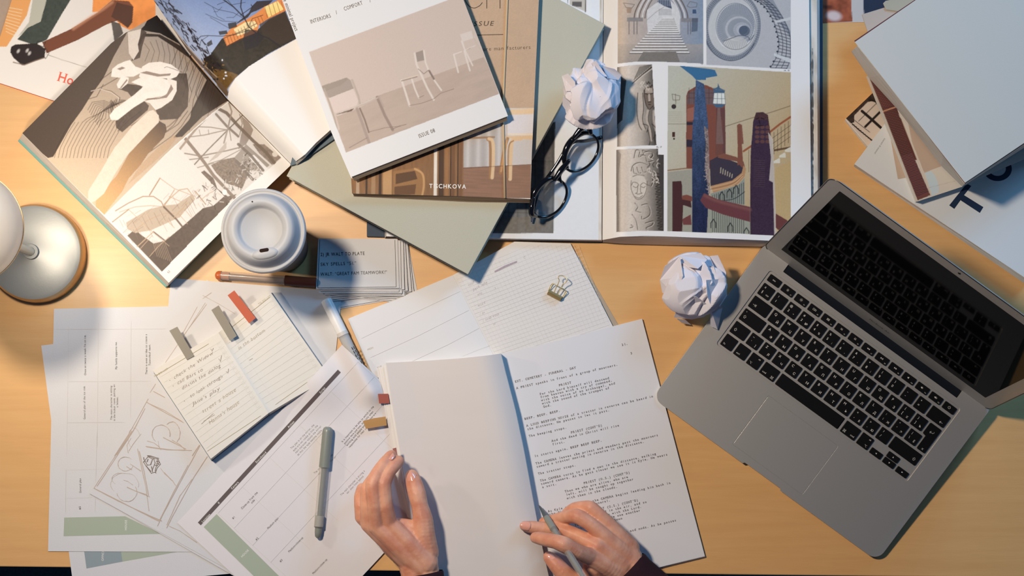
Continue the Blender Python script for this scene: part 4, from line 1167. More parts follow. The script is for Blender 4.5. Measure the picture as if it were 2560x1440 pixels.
# second sheet
cB = [(135, 772), (500, 764), (560, 1380), (120, 1378)]
sB = sheet('storyboard_sheet', cB, .95*mm, 'upright printed storyboard sheet with small sideways captions and one wide green band at lower left')
zb = 1.05*mm
poly_on('green_band', q(80, 1080, 4, '322,856 930,842 1290,1018 316,1042'), zb, M_SAGE, sB)
b = MB()
for s, pt in (('170,470 164,1430', 0), ('', 0)):
    pass
for l in ('258,270 240,1440', '525,235 515,1360', '820,225 815,1100', '258,770 1050,765', '240,1140 760,1136', '120,300 1130,296'):
    strip(b, q(100, 740, 3.6, l), .8, zb)
for l in ('340,380 335,800', '650,0 630,800', '330,380 760,372', '325,664 600,655'):
    strip(b, q(80, 1080, 4, l), .8, zb)
b.build('ruled_lines', M_RULE, sB)
b = MB(); bb_ = MB()
def t3(s): return q(100, 740, 3.6, s)[0]
zb2 = zb + .0001
text(bb_, 'Once or twice a week I\u2019m on ice.', *t3('415,713'), -90.5, 5.0, zb2, track=.115, off=.003, xs=.86)
text(bb_, 'My family supports me.', *t3('694,660'), -90.5, 5.0, zb2, track=.115, off=.003, xs=.86)
text(bb_, 'There is even an idea to create a', *t3('966,705'), -90.5, 5.0, zb2, track=.115, off=.003, xs=.86)
text(bb_, 'Tazovchkuf team.', *t3('995,625'), -90.5, 5.0, zb2, track=.115, off=.003, xs=.86)
text(b, 'General plan of the ice rink', *t3('409,1110'), -90.5, 5.0, zb2, track=.115, xs=.86)
text(b, 'The main character is sitting', *t3('650,1115'), -90.5, 5.0, zb2, track=.115, xs=.86)
text(b, 'in the locker room, putting on', *t3('677,1125'), -90.5, 5.0, zb2, track=.115, xs=.86)
text(b, 'a helmet.', *t3('703,1002'), -90.5, 5.0, zb2, track=.115, xs=.86)
t4 = lambda s: q(80, 1080, 4, s)[0]
text(b, 'General plan', *t4('492,610'), -90.5, 5.0, zb2, track=.115, xs=.86); text(bb_, '#5', *t4('488,775'), -90.5, 4.8, zb2, off=.006)
bb_.build('bold_captions', M_INK, sB); b.build('captions', mat('dark_grey_ink', (84, 76, 72), 0.6), sB)
b = MB(); text(b, 'HOUSE', *t4('948,982'), -89, 5.2, zb2, track=.1, off=.006); b.build('band_lettering', M_WHITEINK, sB)

# blank sheet behind the notepad
sheet('blank_sheet', [(427, 695), (856, 729), (810, 1150), (372, 1310)], 1.35*mm, 'blank white sheet lying behind the open to-do notepad, below the brown pen')
# pencil sketch sheets
sheet('sketch_sheet', [(523, 704), (899, 914), (606, 1452), (233, 1238)], 1.7*mm, 'lower pencil sketch sheet showing as a sliver under the car sketch')
cS = [(517, 700), (893, 908), (600, 1440), (224, 1234)]
sS = sheet('sketch_sheet', cS, 2.1*mm, 'pencil sketch sheet of a car on a road between round trees')
zs = 2.25*mm
b = MB(); rr = random.Random(8)
F = lambda s: q(80, 1080, 4, s)
F3 = lambda s: q(100, 740, 3.6, s)
F1_ = lambda s: q(380, 700, 3, s)
def pen(pts, w=.95, n=1, j=.8):
    w *= 1.3
    for k in range(n):
        o = [(x + rr.uniform(-j, j) * (k > 0), y + rr.uniform(-j, j) * (k > 0)) for x, y in pts]
        strip(b, dense(o, 10), w, zs, jitw=.35, rnd=rr)
for s in ('620,560 1000,-10', '650,545 1020,-20', '620,560 1270,890', '640,572 860,690 1100,800 1300,890', '1255,940 1300,840 1680,130', '1275,880 1420,590 1560,330', '1345,960 1400,850 1620,450 1755,245', '1370,940 1480,990 1650,1105', '1350,930 1480,640 1600,470'):
    pen(F(s), .95, 2)
for s in ('670,1440 800,1240 975,925', '690,1430 850,1190 945,1010', '960,955 1130,1050 1290,1140', '975,965 1120,1030 1280,1130', '1020,860 1125,915', '1370,1440 1435,1340', '990,870 1040,790'):
    pen(F3(s), .95, 2)
for s in ('100,620 250,400 400,170', '230,400 340,200', '380,115 500,180 625,255', '380,140 445,95', '240,410 300,330 410,180'):
    pen(F1_(s), .8, 1)
def blob(cx, cy, rx, ry, a0=0, a1=6.3, n=2, w=.7):
    for k in range(n):
        pts = [(cx + rx * (1 + rr.uniform(-.05, .05)) * math.cos(a0 + (a1 - a0) * i / 16), cy + ry * (1 + rr.uniform(-.05, .05)) * math.sin(a0 + (a1 - a0) * i / 16)) for i in range(17)]
        strip(b, smoothpl(F(' '.join('%f,%f' % p_ for p_ in pts)), 4), w, zs, jitw=.4, rnd=rr)
blob(935, 320, 75, 70, .2, 5.6); blob(925, 520, 140, 110, 2.4, 6.6, 1); blob(950, 600, 100, 95, -.6, 3.0, 2); blob(880, 470, 80, 60, 2.2, 5.0, 1)
blob(1290, 20, 90, 90, 2.2, 6.6, 2); blob(1400, 10, 80, 110, 4.0, 7.2, 2); blob(1020, 60, 60, 100, 2.0, 6, 1)
for s, w in (('1055,170 1100,370 1140,560 1170,790', 1.0), ('1070,190 1120,400 1165,640', 1.0), ('1140,145 1300,165 1420,180 1600,185', 1.0), ('1150,150 1350,178 1530,182', .9),
             ('1310,55 1420,110 1540,170', 1.0), ('1400,80 1480,130 1530,180', .9), ('945,345 1000,380', 1.0), ('985,320 1090,390', .9), ('950,550 1060,600 1180,650', .9), ('1030,590 1150,625', .9),
             ('915,480 960,495 1010,530', .7), ('1320,405 1400,485', 1.2), ('1330,420 1390,470', .9), ('1400,480 1440,540', .8), ('1285,360 1330,420', .6), ('1150,90 1220,110 1270,150 1290,180', .8), ('1270,150 1260,90', .7),
             ('960,210 950,130 990,60', .7), ('1090,20 1010,120 970,190', .7)):
    pen(F(s), w, 2)
b.build('pencil_drawing', mat('sketch_pencil', (186, 168, 154), .7), sS)
b = MB()
for s in ('1115,300 1165,240 1220,262 1260,270 1285,320 1250,360 1235,400 1190,410 1140,340 1115,300', '1165,250 1205,268 1185,330 1150,330 1130,290', '1215,265 1230,310 1200,390', '1255,280 1230,390', '1140,335 1190,395', '1240,290 1275,300 1250,340', '1195,345 1205,400', '1120,280 1115,250', '1150,235 1190,240 1270,265', '1185,400 1195,415', '1230,400 1240,412', '1160,270 1150,300', '1225,330 1245,335', '1250,310 1275,325'):
    for k in range(3): pen([(x + rr.uniform(-.7, .7), y + rr.uniform(-.7, .7)) for x, y in F(s)], .8, 1)
b.build('pencil_drawing', mat('dark_pencil', (120, 106, 98), .7), sS)

# ============================================================ to-do notepad
def zpad(x, y): return .0095
pad = empty('notepad', gp(590, 940), 'open to-do list notepad with handwritten notes and grey and rust sticky tabs', 'notepad')
M_CREAM = mat('cream_paper', (226, 221, 206), .75, spec=.25, bump=.2, bscale=700)
pL = [(382, 926), (462, 884), (546, 832), (612, 935), (671, 1033), (527, 1147)]
pR = [(546, 832), (673, 725), (826, 945), (671, 1033)]
slab('back_cover', [(384, 932), (546, 838), (673, 733), (824, 950), (671, 1040), (529, 1153)], 2.4*mm, 2.8*mm, mat('slate_card', (96, 118, 134), .6), pad)
def zP(U, V, X, Y): return .0105 + .0035 * np.exp(-((U - .78) / .2) ** 2) - .003 * np.clip((U - .93) / .07, 0, 1)
block('page_block', [(382, 926), (546, 832), (672, 1032), (527, 1147)], .0158, [(384, 930), (546, 838), (671, 1038), (529, 1151)], .0028, parent=pad)
block('page_block', [(547, 831), (673, 725), (824, 943), (673, 1032)], .0106, [(547, 838), (674, 731), (824, 948), (673, 1038)], .0028, parent=pad)
def zL_(U, V, X, Y): return .0162 + .0016 * np.sin(np.clip(U, 0, 1) * 3.14)
def zR_(U, V, X, Y): return .0162 - .0050 * np.clip(U / .25, 0, 1) ** .6
def ppad(p): p.C[:] = ink((218, 213, 202), 1.04)
patch('page', [(382, 926), (546, 832)], [(527, 1147), (671, 1033)], [(382, 926), (527, 1147)], [(546, 832), (671, 1033)], zL_, 5, ppad, M_PRINT, pad)
patch('page', [(546, 832), (600, 783), (673, 725)], [(671, 1033), (740, 992), (824, 945)], [(546, 832), (671, 1033)], [(673, 725), (824, 945)], zR_, 5, ppad, M_PRINT, pad)
QL, QR = [(382, 926), (546, 832), (671, 1033), (527, 1147)], [(546, 832), (673, 725), (824, 945), (671, 1033)]
zq = hug(QL, zL_, .0002); zr = hug(QR, zR_, .0002)
b = MB()
def onp(u, v, side=0):
    c = [(382, 926), (546, 832), (671, 1033), (527, 1147)] if side == 0 else [(546, 832), (673, 725), (824, 945), (671, 1033)]
    return uv(c, u, v)
def zside(side):
    def f(x, y):
        if side == 0: return zq
        return .0108 if (x - 546) * .85 + (y - 832) * -.5 < 30 else .0106
    return f
for side in (0, 1):
    zz = zq if side == 0 else zr
    for i in range(14):
        v = .09 + i * .062
        strip(b, dense([onp(.03, v, side), onp(.97, v, side)], 20), .30, zz)
    strip(b, dense([onp(.16, .06, side), onp(.16, .9, side)]), .28, zz)
    for i in range(13):
        v = .12 + i * .062; u = .905
        q4 = [onp(u, v - .02, side), onp(u + .045, v - .02, side), onp(u + .045, v + .018, side), onp(u, v + .018, side), onp(u, v - .02, side)]
        for a_, c_ in zip(q4[:-1], q4[1:]): strip(b, [a_, c_], .28, zz)
b.build('ruled_lines', mat('faint_rule', (212, 206, 192), .7), pad)
b = MB(); OL = mat('olive_ink', (168, 152, 112), .7)
strip(b, dense([F1_('20,722')[0], F1_('425,478')[0]]), .9, zq); b.build('heading_rule', OL, pad); b = MB(); strip(b, dense([F1_('570,375')[0], F1_('885,128')[0]]), .9, zr)
b.build('heading_rule', OL, pad); b = MB(); strip(b, dense([F1_('415,1283')[0], F1_('815,1018')[0]]), .8, zq); b.build('heading_rule', OL, pad); b = MB(); strip(b, dense([F1_('925,935')[0], F1_('1165,765')[0]]), .8, zr)
b.build('heading_rule', OL, pad); b = MB()
text(b, 'TO DO LIST', *F1_('18,732')[0], -31, 4.6, zq, track=.12, off=-.004); b.build('printed_heading', OL, pad); b = MB(); text(b, 'TO DO LIST', *F1_('802,188')[0], -36, 4.4, zr, track=.1, off=-.004)
b.build('printed_heading', OL, pad)
b = MB(); rr = random.Random(21)
def hand(s, pt, ang, cap, z, conv=F1_, mi=0, fit=None):
    text(b, s, *conv(pt)[0], ang, cap, z, track=.10, xs=.82, shear=.35, off=-.015, jit=.06, rnd=rr, fit=fit)
for s, pt, a, w in (('check the Widow', '165,745', -33, 116), ('call Bart to', '190,785', -28, 72), ('discuss the dialog', '225,825', -31, 112), ('to look through', '290,885', -33, 95), ('Jane\u2019s play', '305,945', -31, 78)):
    hand(s, pt, a, 8.2, zq, fit=w)
for s, pt in (('\u2022', '130,760'), ('\u2022', '155,802'), ('\u2022', '240,915')): text(b, s, *F1_(pt)[0], 0, 5, zq)
for s in ('440,515 450,535 460,510', '500,590 512,612 522,565', '555,685 568,700 574,665'): strip(b, F1_(s), .9, zq)
b.build('handwriting', mat('brown_pencil', (128, 106, 92), .7), pad)
b = MB()
for s, pt, a, w in (('street a house', '380,1000', -34, 100), ('Hanna\u2019s house', '430,1085', -35, 92)): hand(s, pt, a, 9.5, zq, fit=w); b.build('handwriting', mat('tan_pencil', (166, 146, 122), .7), pad); b = MB()
strip(b, F1_('370,1080 460,1000'), .8, zq); strip(b, F1_('385,1060 470,1010'), .8, zq)
hand('in the bottom', '650,525', -35, 9.0, zr, fit=80)
b.build('handwriting', mat('tan_pencil', (166, 146, 122), .7), pad); b = MB(); strip(b, F1_('730,602 755,588'), 1, zr)
b.build('handwriting', mat('tan_pencil', (166, 146, 122), .7), pad)
M_GT = mat('grey_tab', (140, 134, 122), .6); M_RT = mat('rust_tab', (190, 88, 56), .6)
tag(tabs('sticky_tab', F1_('130,380 190,350 316,570 262,600'), .0186, M_GT, pad), 'grey tab nearest the left edge of the pad')
tag(tabs('sticky_tab', F1_('445,225 500,190 637,420 583,454'), .0186, M_GT, pad), 'grey tab at the fold')
tag(tabs('sticky_tab', F1_('567,115 617,78 778,285 728,325'), .0176, M_RT, pad), 'rust red tab')

# ============================================================ header storyboard sheet (long, on top)
def zSB(U, V, X, Y):
    # it lies over the corner of the notepad and the end of the white marker
    d1 = np.hypot(X - 800, Y - 950) / 70.0
    t = ((X - 835) * 70 + (Y - 800) * 135) / (70 ** 2 + 135 ** 2)
    d2 = np.abs((X - 835) * 135 - (Y - 800) * 70) / math.hypot(70, 135) / 26.0
    z = .0030 + .0105 * np.exp(-d1 ** 2) + np.where(t < 1.3, .0118, .0118 * np.exp(-((t - 1.3) / .25) ** 2)) * np.exp(-d2 ** 2)
    return np.minimum(z, .0160)
cT = [(855, 862), (1171, 1154), (759, 1599), (443, 1307)]
sb_ = patch('storyboard_sheet', [cT[0], cT[1]], [cT[3], cT[2]], [cT[0], cT[3]], [cT[1], cT[2]], zSB, 6, lambda p: p.C.__setitem__(slice(None), ink((216, 210, 208))), M_PRINT)
tag(sb_, 'long storyboard table sheet with dark header bar and green HOUSE band under the grey pen', 'sheet of paper')
def zt_(x, y): return float(zSB(0, 0, np.float64(x), np.float64(y))) + .00018
F5 = lambda s: q(480, 880, 2.571, s)
def strip_t(b, pts, w): strip(b, dense(pts, 10), w, zt_)
b = MB(); strip(b, dense(F5('947,122 47,1105'), 12), 10, zt_); b.build('header_bar', M_BAR, sb_)
b = MB()
def zt2(x, y): return zt_(x, y) + .0001
for s, pt in (('Location', '70,1098'), ('#', '172,977'), ('Camera', '258,885'), ('Storyboard', '415,716'), ('Action', '622,490'), ('Script', '826,268')):
    text(b, s, *F5(pt)[0], -46.5, 5.6, zt2, track=.1, off=.008, xs=.85)
gp_ = F5('75,1125 158,1042 610,1490 530,1570')
text(b, 'HOUSE', *F5('322,1322')[0], -46, 5.0, zt2, track=.12, off=.004)
b.build('white_lettering', M_WHITEINK, sb_)
poly_on('green_band', gp_, .0032, M_SAGE, sb_)
b = MB()
ax = (.734, .68); ay = (-.68, .734)
O = (895, 905)
def gl(u, v): return (O[0] + ax[0] * u + ay[0] * v, O[1] + ax[1] * u + ay[1] * v)
for v in (0, 100, 215, 325, 425, 515): strip_t(b, [gl(0, v), gl(230, v)], .7)
for u in (0, 55, 118, 180): strip_t(b, [gl(u, 0), gl(u, 515)], .7)
b.build('ruled_lines', M_RULE, sb_)
b = MB(); bo = MB()
for s, pt, bold in (('#1', '265,1075', 0), ('Close-up from the', '322,1012', 1), ('side', '385,975', 1), ('#2', '415,1212', 0), ('Medium plan', '490,1140', 1), ('#3', '570,1352', 0), ('Medium-close-up', '625,1290', 1), ('Medium-close-up', '780,1430', 1)):
    bc = MB(); text(bc, s, *F5(pt)[0], -46.5, 5.2, zt2, track=.12, off=.002, xs=.86); bc.build('caption', M_INK, sb_)
for i, s in enumerate(('The plan is on the mirror, the', 'eyes are not visible at first, the', 'main character adjusts the mirror', 'so that the eyes become visible')):
    text(b, s, *F5('%f,%f' % (640 + i * 14, 625 + i * 14))[0], -46.5, 4.8, zt2, track=.11, off=-.004, xs=.84)
for i, s in enumerate(('It is important to be able to switch to the', 'positive here and now, especially when', 'working with people and when you are', 'responsible for their comfort.')):
    text(bo, s, *F5('%f,%f' % (967 + i * 15, 582 + i * 12))[0], -48.5, 4.8, zt2, track=.11, off=.003, xs=.84)
text(b, 'The main character is driving a', *F5('960,925')[0], -46.5, 4.8, zt2, track=.11, off=-.004, xs=.84); text(b, 'car, shot from behind', *F5('998,912')[0], -46.5, 4.8, zt2, track=.11, off=-.004, xs=.84)
text(b, 'The camera is inside the', *F5('790,785')[0], -46.5, 4.8, zt2, track=.11, off=-.004, xs=.84); text(b, 'car, in front of the car', *F5('815,790')[0], -46.5, 4.8, zt2, track=.11, off=-.004, xs=.84)
bo.build('bold_captions', M_INK, sb_); b.build('captions', M_GREYINK, sb_)

# ============================================================ squared notebook
nb = empty('squared_notebook', gp(1210, 760), 'open notebook with squared right page and clear cover, binder clip lying on it', 'notebook')
FN = lambda s: q(800, 600, 3.368, s)
slab('cover', [(872, 806), (1133, 696), (1200, 660), (1446, 640), (1546, 812), (1448, 938), (1232, 900), (932, 940)], .2*mm, .7*mm, mat('clear_cover', (206, 188, 166), .35, trans=.35, ior=1.3), nb)
block('page_block', [(870, 797), (1132, 688), (1232, 884), (1460, 900), (1531, 815), (1427, 608), (1286, 605), (1132, 688)][:1] + [(1132, 688), (1286, 604), (1426, 608), (1529, 813), (1450, 925), (1232, 884), (925, 930)], .0036,
      [(872, 801), (1132, 692), (1286, 608), (1429, 612), (1533, 818), (1450, 930), (1232, 890), (927, 936)], .0007, parent=nb)
def zNl(U, V, X, Y): return .0042 + .0022 * np.sin(np.clip(U, 0, 1) ** 2 * 3.14)
def zNr(U, V, X, Y): return .0040 + .0006 * np.sin(U * 3.14)
patch('page', [(870, 797), (1000, 745), (1132, 688)], [(936, 945), (1250, 920)], [(870, 797), (936, 945)], [(1132, 688), (1250, 920)], zNl, 6, lambda p: p.C.__setitem__(slice(None), ink((218, 215, 212))), M_PRINT, nb)
patch('page', [(1132, 688), (1286, 605), (1426, 609)], [(1250, 920), (1560, 870)], [(1132, 688), (1250, 920)], [(1426, 609), (1560, 870)], zNr, 6, lambda p: p.C.__setitem__(slice(None), ink((218, 213, 206))), M_PRINT, nb)
QNL, QNR = [(870, 797), (1132, 688), (1250, 920), (936, 945)], [(1132, 688), (1426, 609), (1560, 870), (1250, 920)]
zn_l, zn_r = hug(QNL, zNl), hug(QNR, zNr)
b = MB()
for s in ('350,828 780,620 1180,432', '425,990 820,810 1255,590', '780,1020 1080,880 1340,742', '1200,980 1320,930 1430,890'): strip(b, dense(FN(s), 12), .6, zn_l)
b.build('ruled_lines', M_RULE, nb)
b = MB(); text(b, 'MON', *FN('402,932')[0], -24, 4.5, zn_l, off=-.006); text(b, 'TUE', *FN('485,1085')[0], -24, 4.5, zn_l, off=-.006); b.build('day_lettering', mat('gold_ink', (170, 150, 120), .6), nb)
b = MB()
# squares of the right-hand page
e1 = np.array([1426 - 1132, 609 - 688]) / 304.4
P00, P10, P11, P01 = (1138, 690), (1428, 570), (1524, 812), (1248, 905)
for i in range(31):
    u = i / 30
    a_, c_ = uv([P00, P10, P11, P01], u, .02), uv([P00, P10, P11, P01], u, .98)
    if a_[1] < 612: a_ = tuple(np.array(a_) + (np.array(c_) - np.array(a_)) * (612 - a_[1]) / (c_[1] - a_[1]))
    strip(b, dense([a_, c_], 20), .32, zn_r)
for j in range(26):
    v = j / 25
    a_, c_ = uv([P00, P10, P11, P01], 0, v), uv([P00, P10, P11, P01], 1, v)
    if c_[1] < 612:
        f = (a_[1] - 612) / (a_[1] - c_[1]) if a_[1] > 612 else 0
        c_ = tuple(np.array(a_) + (np.array(c_) - np.array(a_)) * f)
    strip(b, dense([a_, c_], 20), .32, zn_r)
b.build('square_grid', mat('pale_grid', (210, 208, 205), .7), nb)
b = MB(); rr = random.Random(9)
for s, pt, a, c in (('need', '1250,390', -30, 7), ('pack why', '1290,430', -28, 8), ('5', '1470,415', -20, 6), ('- why', '1310,480', -28, 6), ('weird', '1330,565', -26, 7), ('/ pa', '1350,630', -26, 6), ('/ small week', '1375,690', -24, 6.5), ('of', '1460,720', -24, 6), ('C:', '1715,160', -20, 6)):
    text(b, s, *FN(pt)[0], a, c, zn_r, track=.1, xs=.85, shear=.3, off=-.024, jit=.06, rnd=rr)
b.build('handwriting', mat('mauve_pencil', (150, 132, 134), .7), nb)
b = MB(); strip(b, FN('1470,268 1560,222 1658,182'), 4, zn_r, jitw=.3, rnd=rr); b.build('crossed_out_word', mat('mauve_marker', (172, 156, 164), .7), nb)

# ============================================================ index cards
CB = [(796, 596), (994, 597), (998, 720), (790, 723)]
M_CARD = mat('card_white', (210, 208, 208), .7, spec=.3); M_CARDE = mat('card_black_edge', (40, 36, 36), .6)
cc = (895, 660)
cardspec = [(46, 44, -9), (28, 34, 6), (38, 26, -5), (24, 26, 3.5), (33, 18, -3), (18, 22, 1.5), (24, 12, -1.5), (10, 14, 1.0), (16, 4, .4), (0, 0, 0)]
cardlab = ['lowest of the index cards, turned clockwise, its corner on the desk by the marker cap', 'second index card from the bottom of the pile, tilted the other way', 'third index card from the bottom, fanned out to the right', 'fourth index card from the bottom of the small pile by the cup',
           'fifth index card from the bottom, halfway up the pile', 'index card just above the middle of the pile beside the cup', 'fourth index card from the top of the pile', 'third index card from the top, its lower edge peeping out', 'index card directly below the printed top card, shifted to the right',
           'top index card printed JR WALT TO PLATE in the cup\u2019s shadow']
for i, (dx, dy, a) in enumerate(cardspec):
    z = .0007 + i * .0009
    ar = math.radians(a); sc = 1
    pts = []
    for x, y in CB:
        X, Y = x - cc[0], y - cc[1]
        pts.append((cc[0] + X * math.cos(ar) - Y * math.sin(ar) + dx * .85, cc[1] + X * math.sin(ar) + Y * math.cos(ar) + dy * .8))
    o = slab('index_card', pts, z - .0004, z, M_CARD, bevel=0)
    tag(o, cardlab[i], 'index card', 'index cards by the cup')
    b = MB(); f = [uv(pts, u, v) for u, v in ((.02, .02), (.965, .02), (.965, .975), (.02, .975))]
    for k in ((1, 2), (2, 3)) if i < 9 else ((1, 2), (2, 3), (3, 0)): strip(b, [f[k[0]], f[k[1]]], .9, z + .0001)
    b.build('border_line', M_CARDE, o)
top_card = o; zc = z + .00015
b = MB(); FC_ = lambda s: q(480, 440, 3.428, s)[0]
text(b, '2) JR WALT TO PLATE', *FC_('1102,686'), -1.5, 8.2, zc, track=.10, off=.012, fit=110)
b.build('bold_lettering', M_INK, top_card)
b = MB(); text(b, 'SKY SPELLS \u201c51.\u201d', *FC_('1102,771'), -2.2, 8.2, zc, track=.10, fit=89); b.build('lettering', M_INK, top_card); b = MB(); text(b, 'WALT: \u201cGREAT FAM TEAMWORK!\u201d', *FC_('1102,855'), -1.8, 8.2, zc, track=.085, fit=166)
b.build('lettering', M_INK, top_card)

# ============================================================ script booklet
sc_ = empty('script_booklet', gp(1350, 1150), 'thick open screenplay booklet, blank left page and typed right page, under both hands', 'booklet')
RT = [(1252, 885), (1605, 797), (1762, 1390), (1500, 1462), (1405, 1485)]
block('page_block', [(1252, 887), (1605, 797), (1762, 1391), (1400, 1480)], .0040, [(1254, 889), (1607, 799), (1764, 1394), (1400, 1484)], .0003, parent=sc_)
patch('printed_page', [(1240, 888), (1420, 845), (1605, 797)], [(1380, 1485), (1762, 1390)], [(1240, 888), (1380, 1485)], [(1605, 797), (1762, 1390)],
      lambda U, V, X, Y: .0050 - .0008 * U + .003 * np.sin(np.clip(U, 0, 1) * 3.14) ** 2 * (1 - U), 8, lambda p: p.C.__setitem__(slice(None), ink((214, 211, 210))), M_PRINT, sc_)
QS = [(1240, 888), (1605, 797), (1762, 1390), (1380, 1485)]
zS2 = hug(QS, lambda U, V, X, Y: .0050 - .0008 * U + .003 * np.sin(np.clip(U, 0, 1) * 3.14) ** 2 * (1 - U), .0003)
b = MB()
LINES = [(1287, 957, 'EXT. CEMETERY - FUNERAL - DAY'), (1291, 973, 'A PRIEST speaks in front of a group of mourners.'), (1397, 966, 'PRIEST'), (1349, 988, 'For the Lord himself will descend'), (1351, 995.5, 'from heaven with a cry of command,'), (1353, 1003.5, 'with the voice of an archangel, and'), (1355, 1011.5, 'with the sound of the trumpet of'), (1358, 1019.5, 'God.'),
         (1311, 1050, 'BEEP. BEEP. BEEP.'), (1316, 1067, 'A LOUD BEEPING NOISE of a tractor in reverse can be heard in'), (1318, 1075.5, 'the distance. He pauses to let it pass.'), (1322, 1093, 'The beeping stops.'), (1427, 1084, 'PRIEST (CONT\u2019D)'), (1379, 1105, 'And the dead in Christ will rise'), (1381, 1113.5, 'first.'), (1336, 1143, 'It starts again. BEEP BEEP BEEP.'),
         (1339, 1161.5, 'The CAMERA leaves the priest and wanders past the mourners'), (1341, 1169.5, 'toward a tractor moving in reverse in the distance.'), (1345, 1187, 'The tractor stops.'), (1350, 1204.5, 'The CAMERA turns to find a man in the distance, walking'), (1352, 1212.5, 'toward camera. As he gets closer we see it is Kyle. He wears'), (1355, 1220.5, 'a suit.'), (1459, 1210.5, 'PRIEST (O.S.) (CONT\u2019D)'), (1412, 1231.5, 'Then we who are alive, who are'), (1415, 1239.5, 'left, will be caught up together'), (1417, 1248.5, 'with them in the clouds.'),
         (1370, 1281, 'As Kyle gets closer, the CAMERA begins leading him back in'), (1373, 1288.5, 'the direction of the funeral.'), (1480, 1279.5, 'PRIEST (O.S.) (CONT\u2019D)'), (1432, 1300, 'to meet the Lord in the air, and so'), (1435, 1308.5, 'we will always be with the Lord.'), (1437, 1316.5, 'Therefore encourage one another'), (1440, 1325, 'with these words. Amen'), (1395, 1372, 'Kyle watches him. He looks to him and nods. As he passes'), (1554, 865, '21.'), (1576, 886, '5')]
for x, y, s in LINES: text(b, s, x, y, -13.2, 5.4, zS2, mono=5.43, xs=1.06, off=.004, serif=.06)
b.build('typed_text', mat('typed_ink', (70, 62, 62), .6), sc_)
# left: thick pad of turned pages, arched at the fold
def zU(U, V, X, Y):
    return .0105 + .018 * np.sin(np.clip(U, 0, 1) ** 1.7 * math.pi * .60) ** 1.3 - .0065 * np.clip((U - .80) / .20, 0, 1) ** 2
ULt = [(965, 907), (1060, 902), (1150, 896), (1215, 889), (1252, 884)]
ULl = [(965, 907), (975, 975), (992, 1080), (1012, 1200), (1035, 1330), (1052, 1500)]
ULr = [(1252, 884), (1262, 925), (1288, 1024), (1309, 1123), (1334, 1258), (1356, 1370), (1385, 1500)]
patch('blank_page', ULt, [(1052, 1500), (1385, 1500)], ULl, ULr, zU, 6, lambda p: (p.C.__setitem__(slice(None), ink((208, 200, 194))), p.noise(np.ones(len(p.X), bool), 30, .015, 0, 4)), M_PRINT, sc_)
# fanned pages at the left edge
def fan(dx0, dx1, z, c):
    return patch('page', [(965 + dx0, 912 + abs(dx0) * .4), (1010, 906)], [(1052 + dx1, 1500), (1090, 1500)], [(965 + dx0, 912 + abs(dx0) * .4), (975 + dx0, 975), (992 + dx0 * .8, 1080), (1012 + dx0 * .6 + dx1 * .4, 1200), (1035 + dx1, 1330), (1052 + dx1, 1500)], [(1010, 906), (1090, 1500)],
                 z, 10, lambda p: p.C.__setitem__(slice(None), ink(c)), M_PRINT, sc_)
fan(-23, -8, .0062, (220, 214, 208)); fan(-17, -6, .0074, (226, 220, 214)); fan(-11, -4, .0086, (222, 216, 208)); fan(-5, -2, .0098, (228, 222, 214))
# arched bundle of pages: front (top) and fold sides
b = MB(); n = 24
for i in range(n):
    u0, u1 = i / n, (i + 1) / n
    a_, c_ = sample_edge(ULt, np.array([u0]))[0], sample_edge(ULt, np.array([u1]))[0]
    z0_, z1_ = float(zU(u0, 0, 0, 0)), float(zU(u1, 0, 0, 0))
    p0, p1 = wp(a_[0], a_[1], z0_ - .0001), wp(c_[0], c_[1], z1_ - .0001)
    b.add([p0, p1, Vector((p1.x, p1.y - .001, .0030)), Vector((p0.x, p0.y - .001, .0030))], [(0, 1, 2, 3)])
vs = [sample_edge(ULr, np.array([t]))[0] for t in np.linspace(0, 1, 20)]
for a_, c_ in zip(vs[:-1], vs[1:]):
    zf_ = float(zU(1., 0, 0, 0))
    p0, p1 = wp(a_[0], a_[1], zf_ - .0001), wp(c_[0], c_[1], zf_ - .0001)
    b.add([p0, p1, Vector((p1.x + .001, p1.y, .0032)), Vector((p0.x + .001, p0.y, .0032))], [(0, 1, 2, 3)])
b.build('page_block', M_PAGES, sc_, fixn=False)
FT = lambda s: q(900, 860, 4.235, s)
M_OT = mat('ochre_tab', (198, 148, 84), .5, trans=.25, alpha=.93)
tag(tabs('index_tab', FT('190,528 300,526 313,628 203,630'), .0112, mat('brick_tab', (156, 74, 60), .6), sc_), 'brick red tab')
tag(tabs('index_tab', FT('30,815 150,785 272,768 282,862 170,880 62,897'), .0100, M_OT, sc_), 'ochre tab')
tag(tabs('index_tab', FT('343,1108 383,1097 402,1205 385,1200'), .0300, mat('mauve_tab', (150, 92, 84), .6), sc_), 'mauve tab between the fingertips')
# ============================================================ desk lamp
g0 = gp(96, 636)
lamp = empty('table_lamp', g0, 'small mushroom table lamp with pale dome shade and brushed round base at the left edge', 'lamp')
M_BRUSH = mat('brushed_metal', (146, 146, 142), .42, metal=.35, bump=.08, bscale=500)
M_BRASS = mat('warm_rim', (198, 168, 124), .4, metal=.8)
b = MB(); b.lathe([(0, .0245), (.006, .0240), (.030, .0215), (.050, .0192), (.0545, .0178)], g0, 96)
b.build('base_top', M_BRUSH, lamp, smooth=True)
b = MB(); b.lathe([(.0545, .0178), (.0565, .0150), (.0572, .0110), (.0572, .0020), (.0560, 0), (0, 0)], g0, 96)
b.build('base_rim', M_BRASS, lamp, smooth=True, angle=50)
M_POLE = mat('cream_metal', (236, 222, 196), .35, metal=.3)
b = MB(); b.tube([g0 + Vector((0, 0, .023)), g0 + Vector((0, 0, .232))], .0048, 20); b.build('pole', M_POLE, lamp, smooth=True, angle=50)
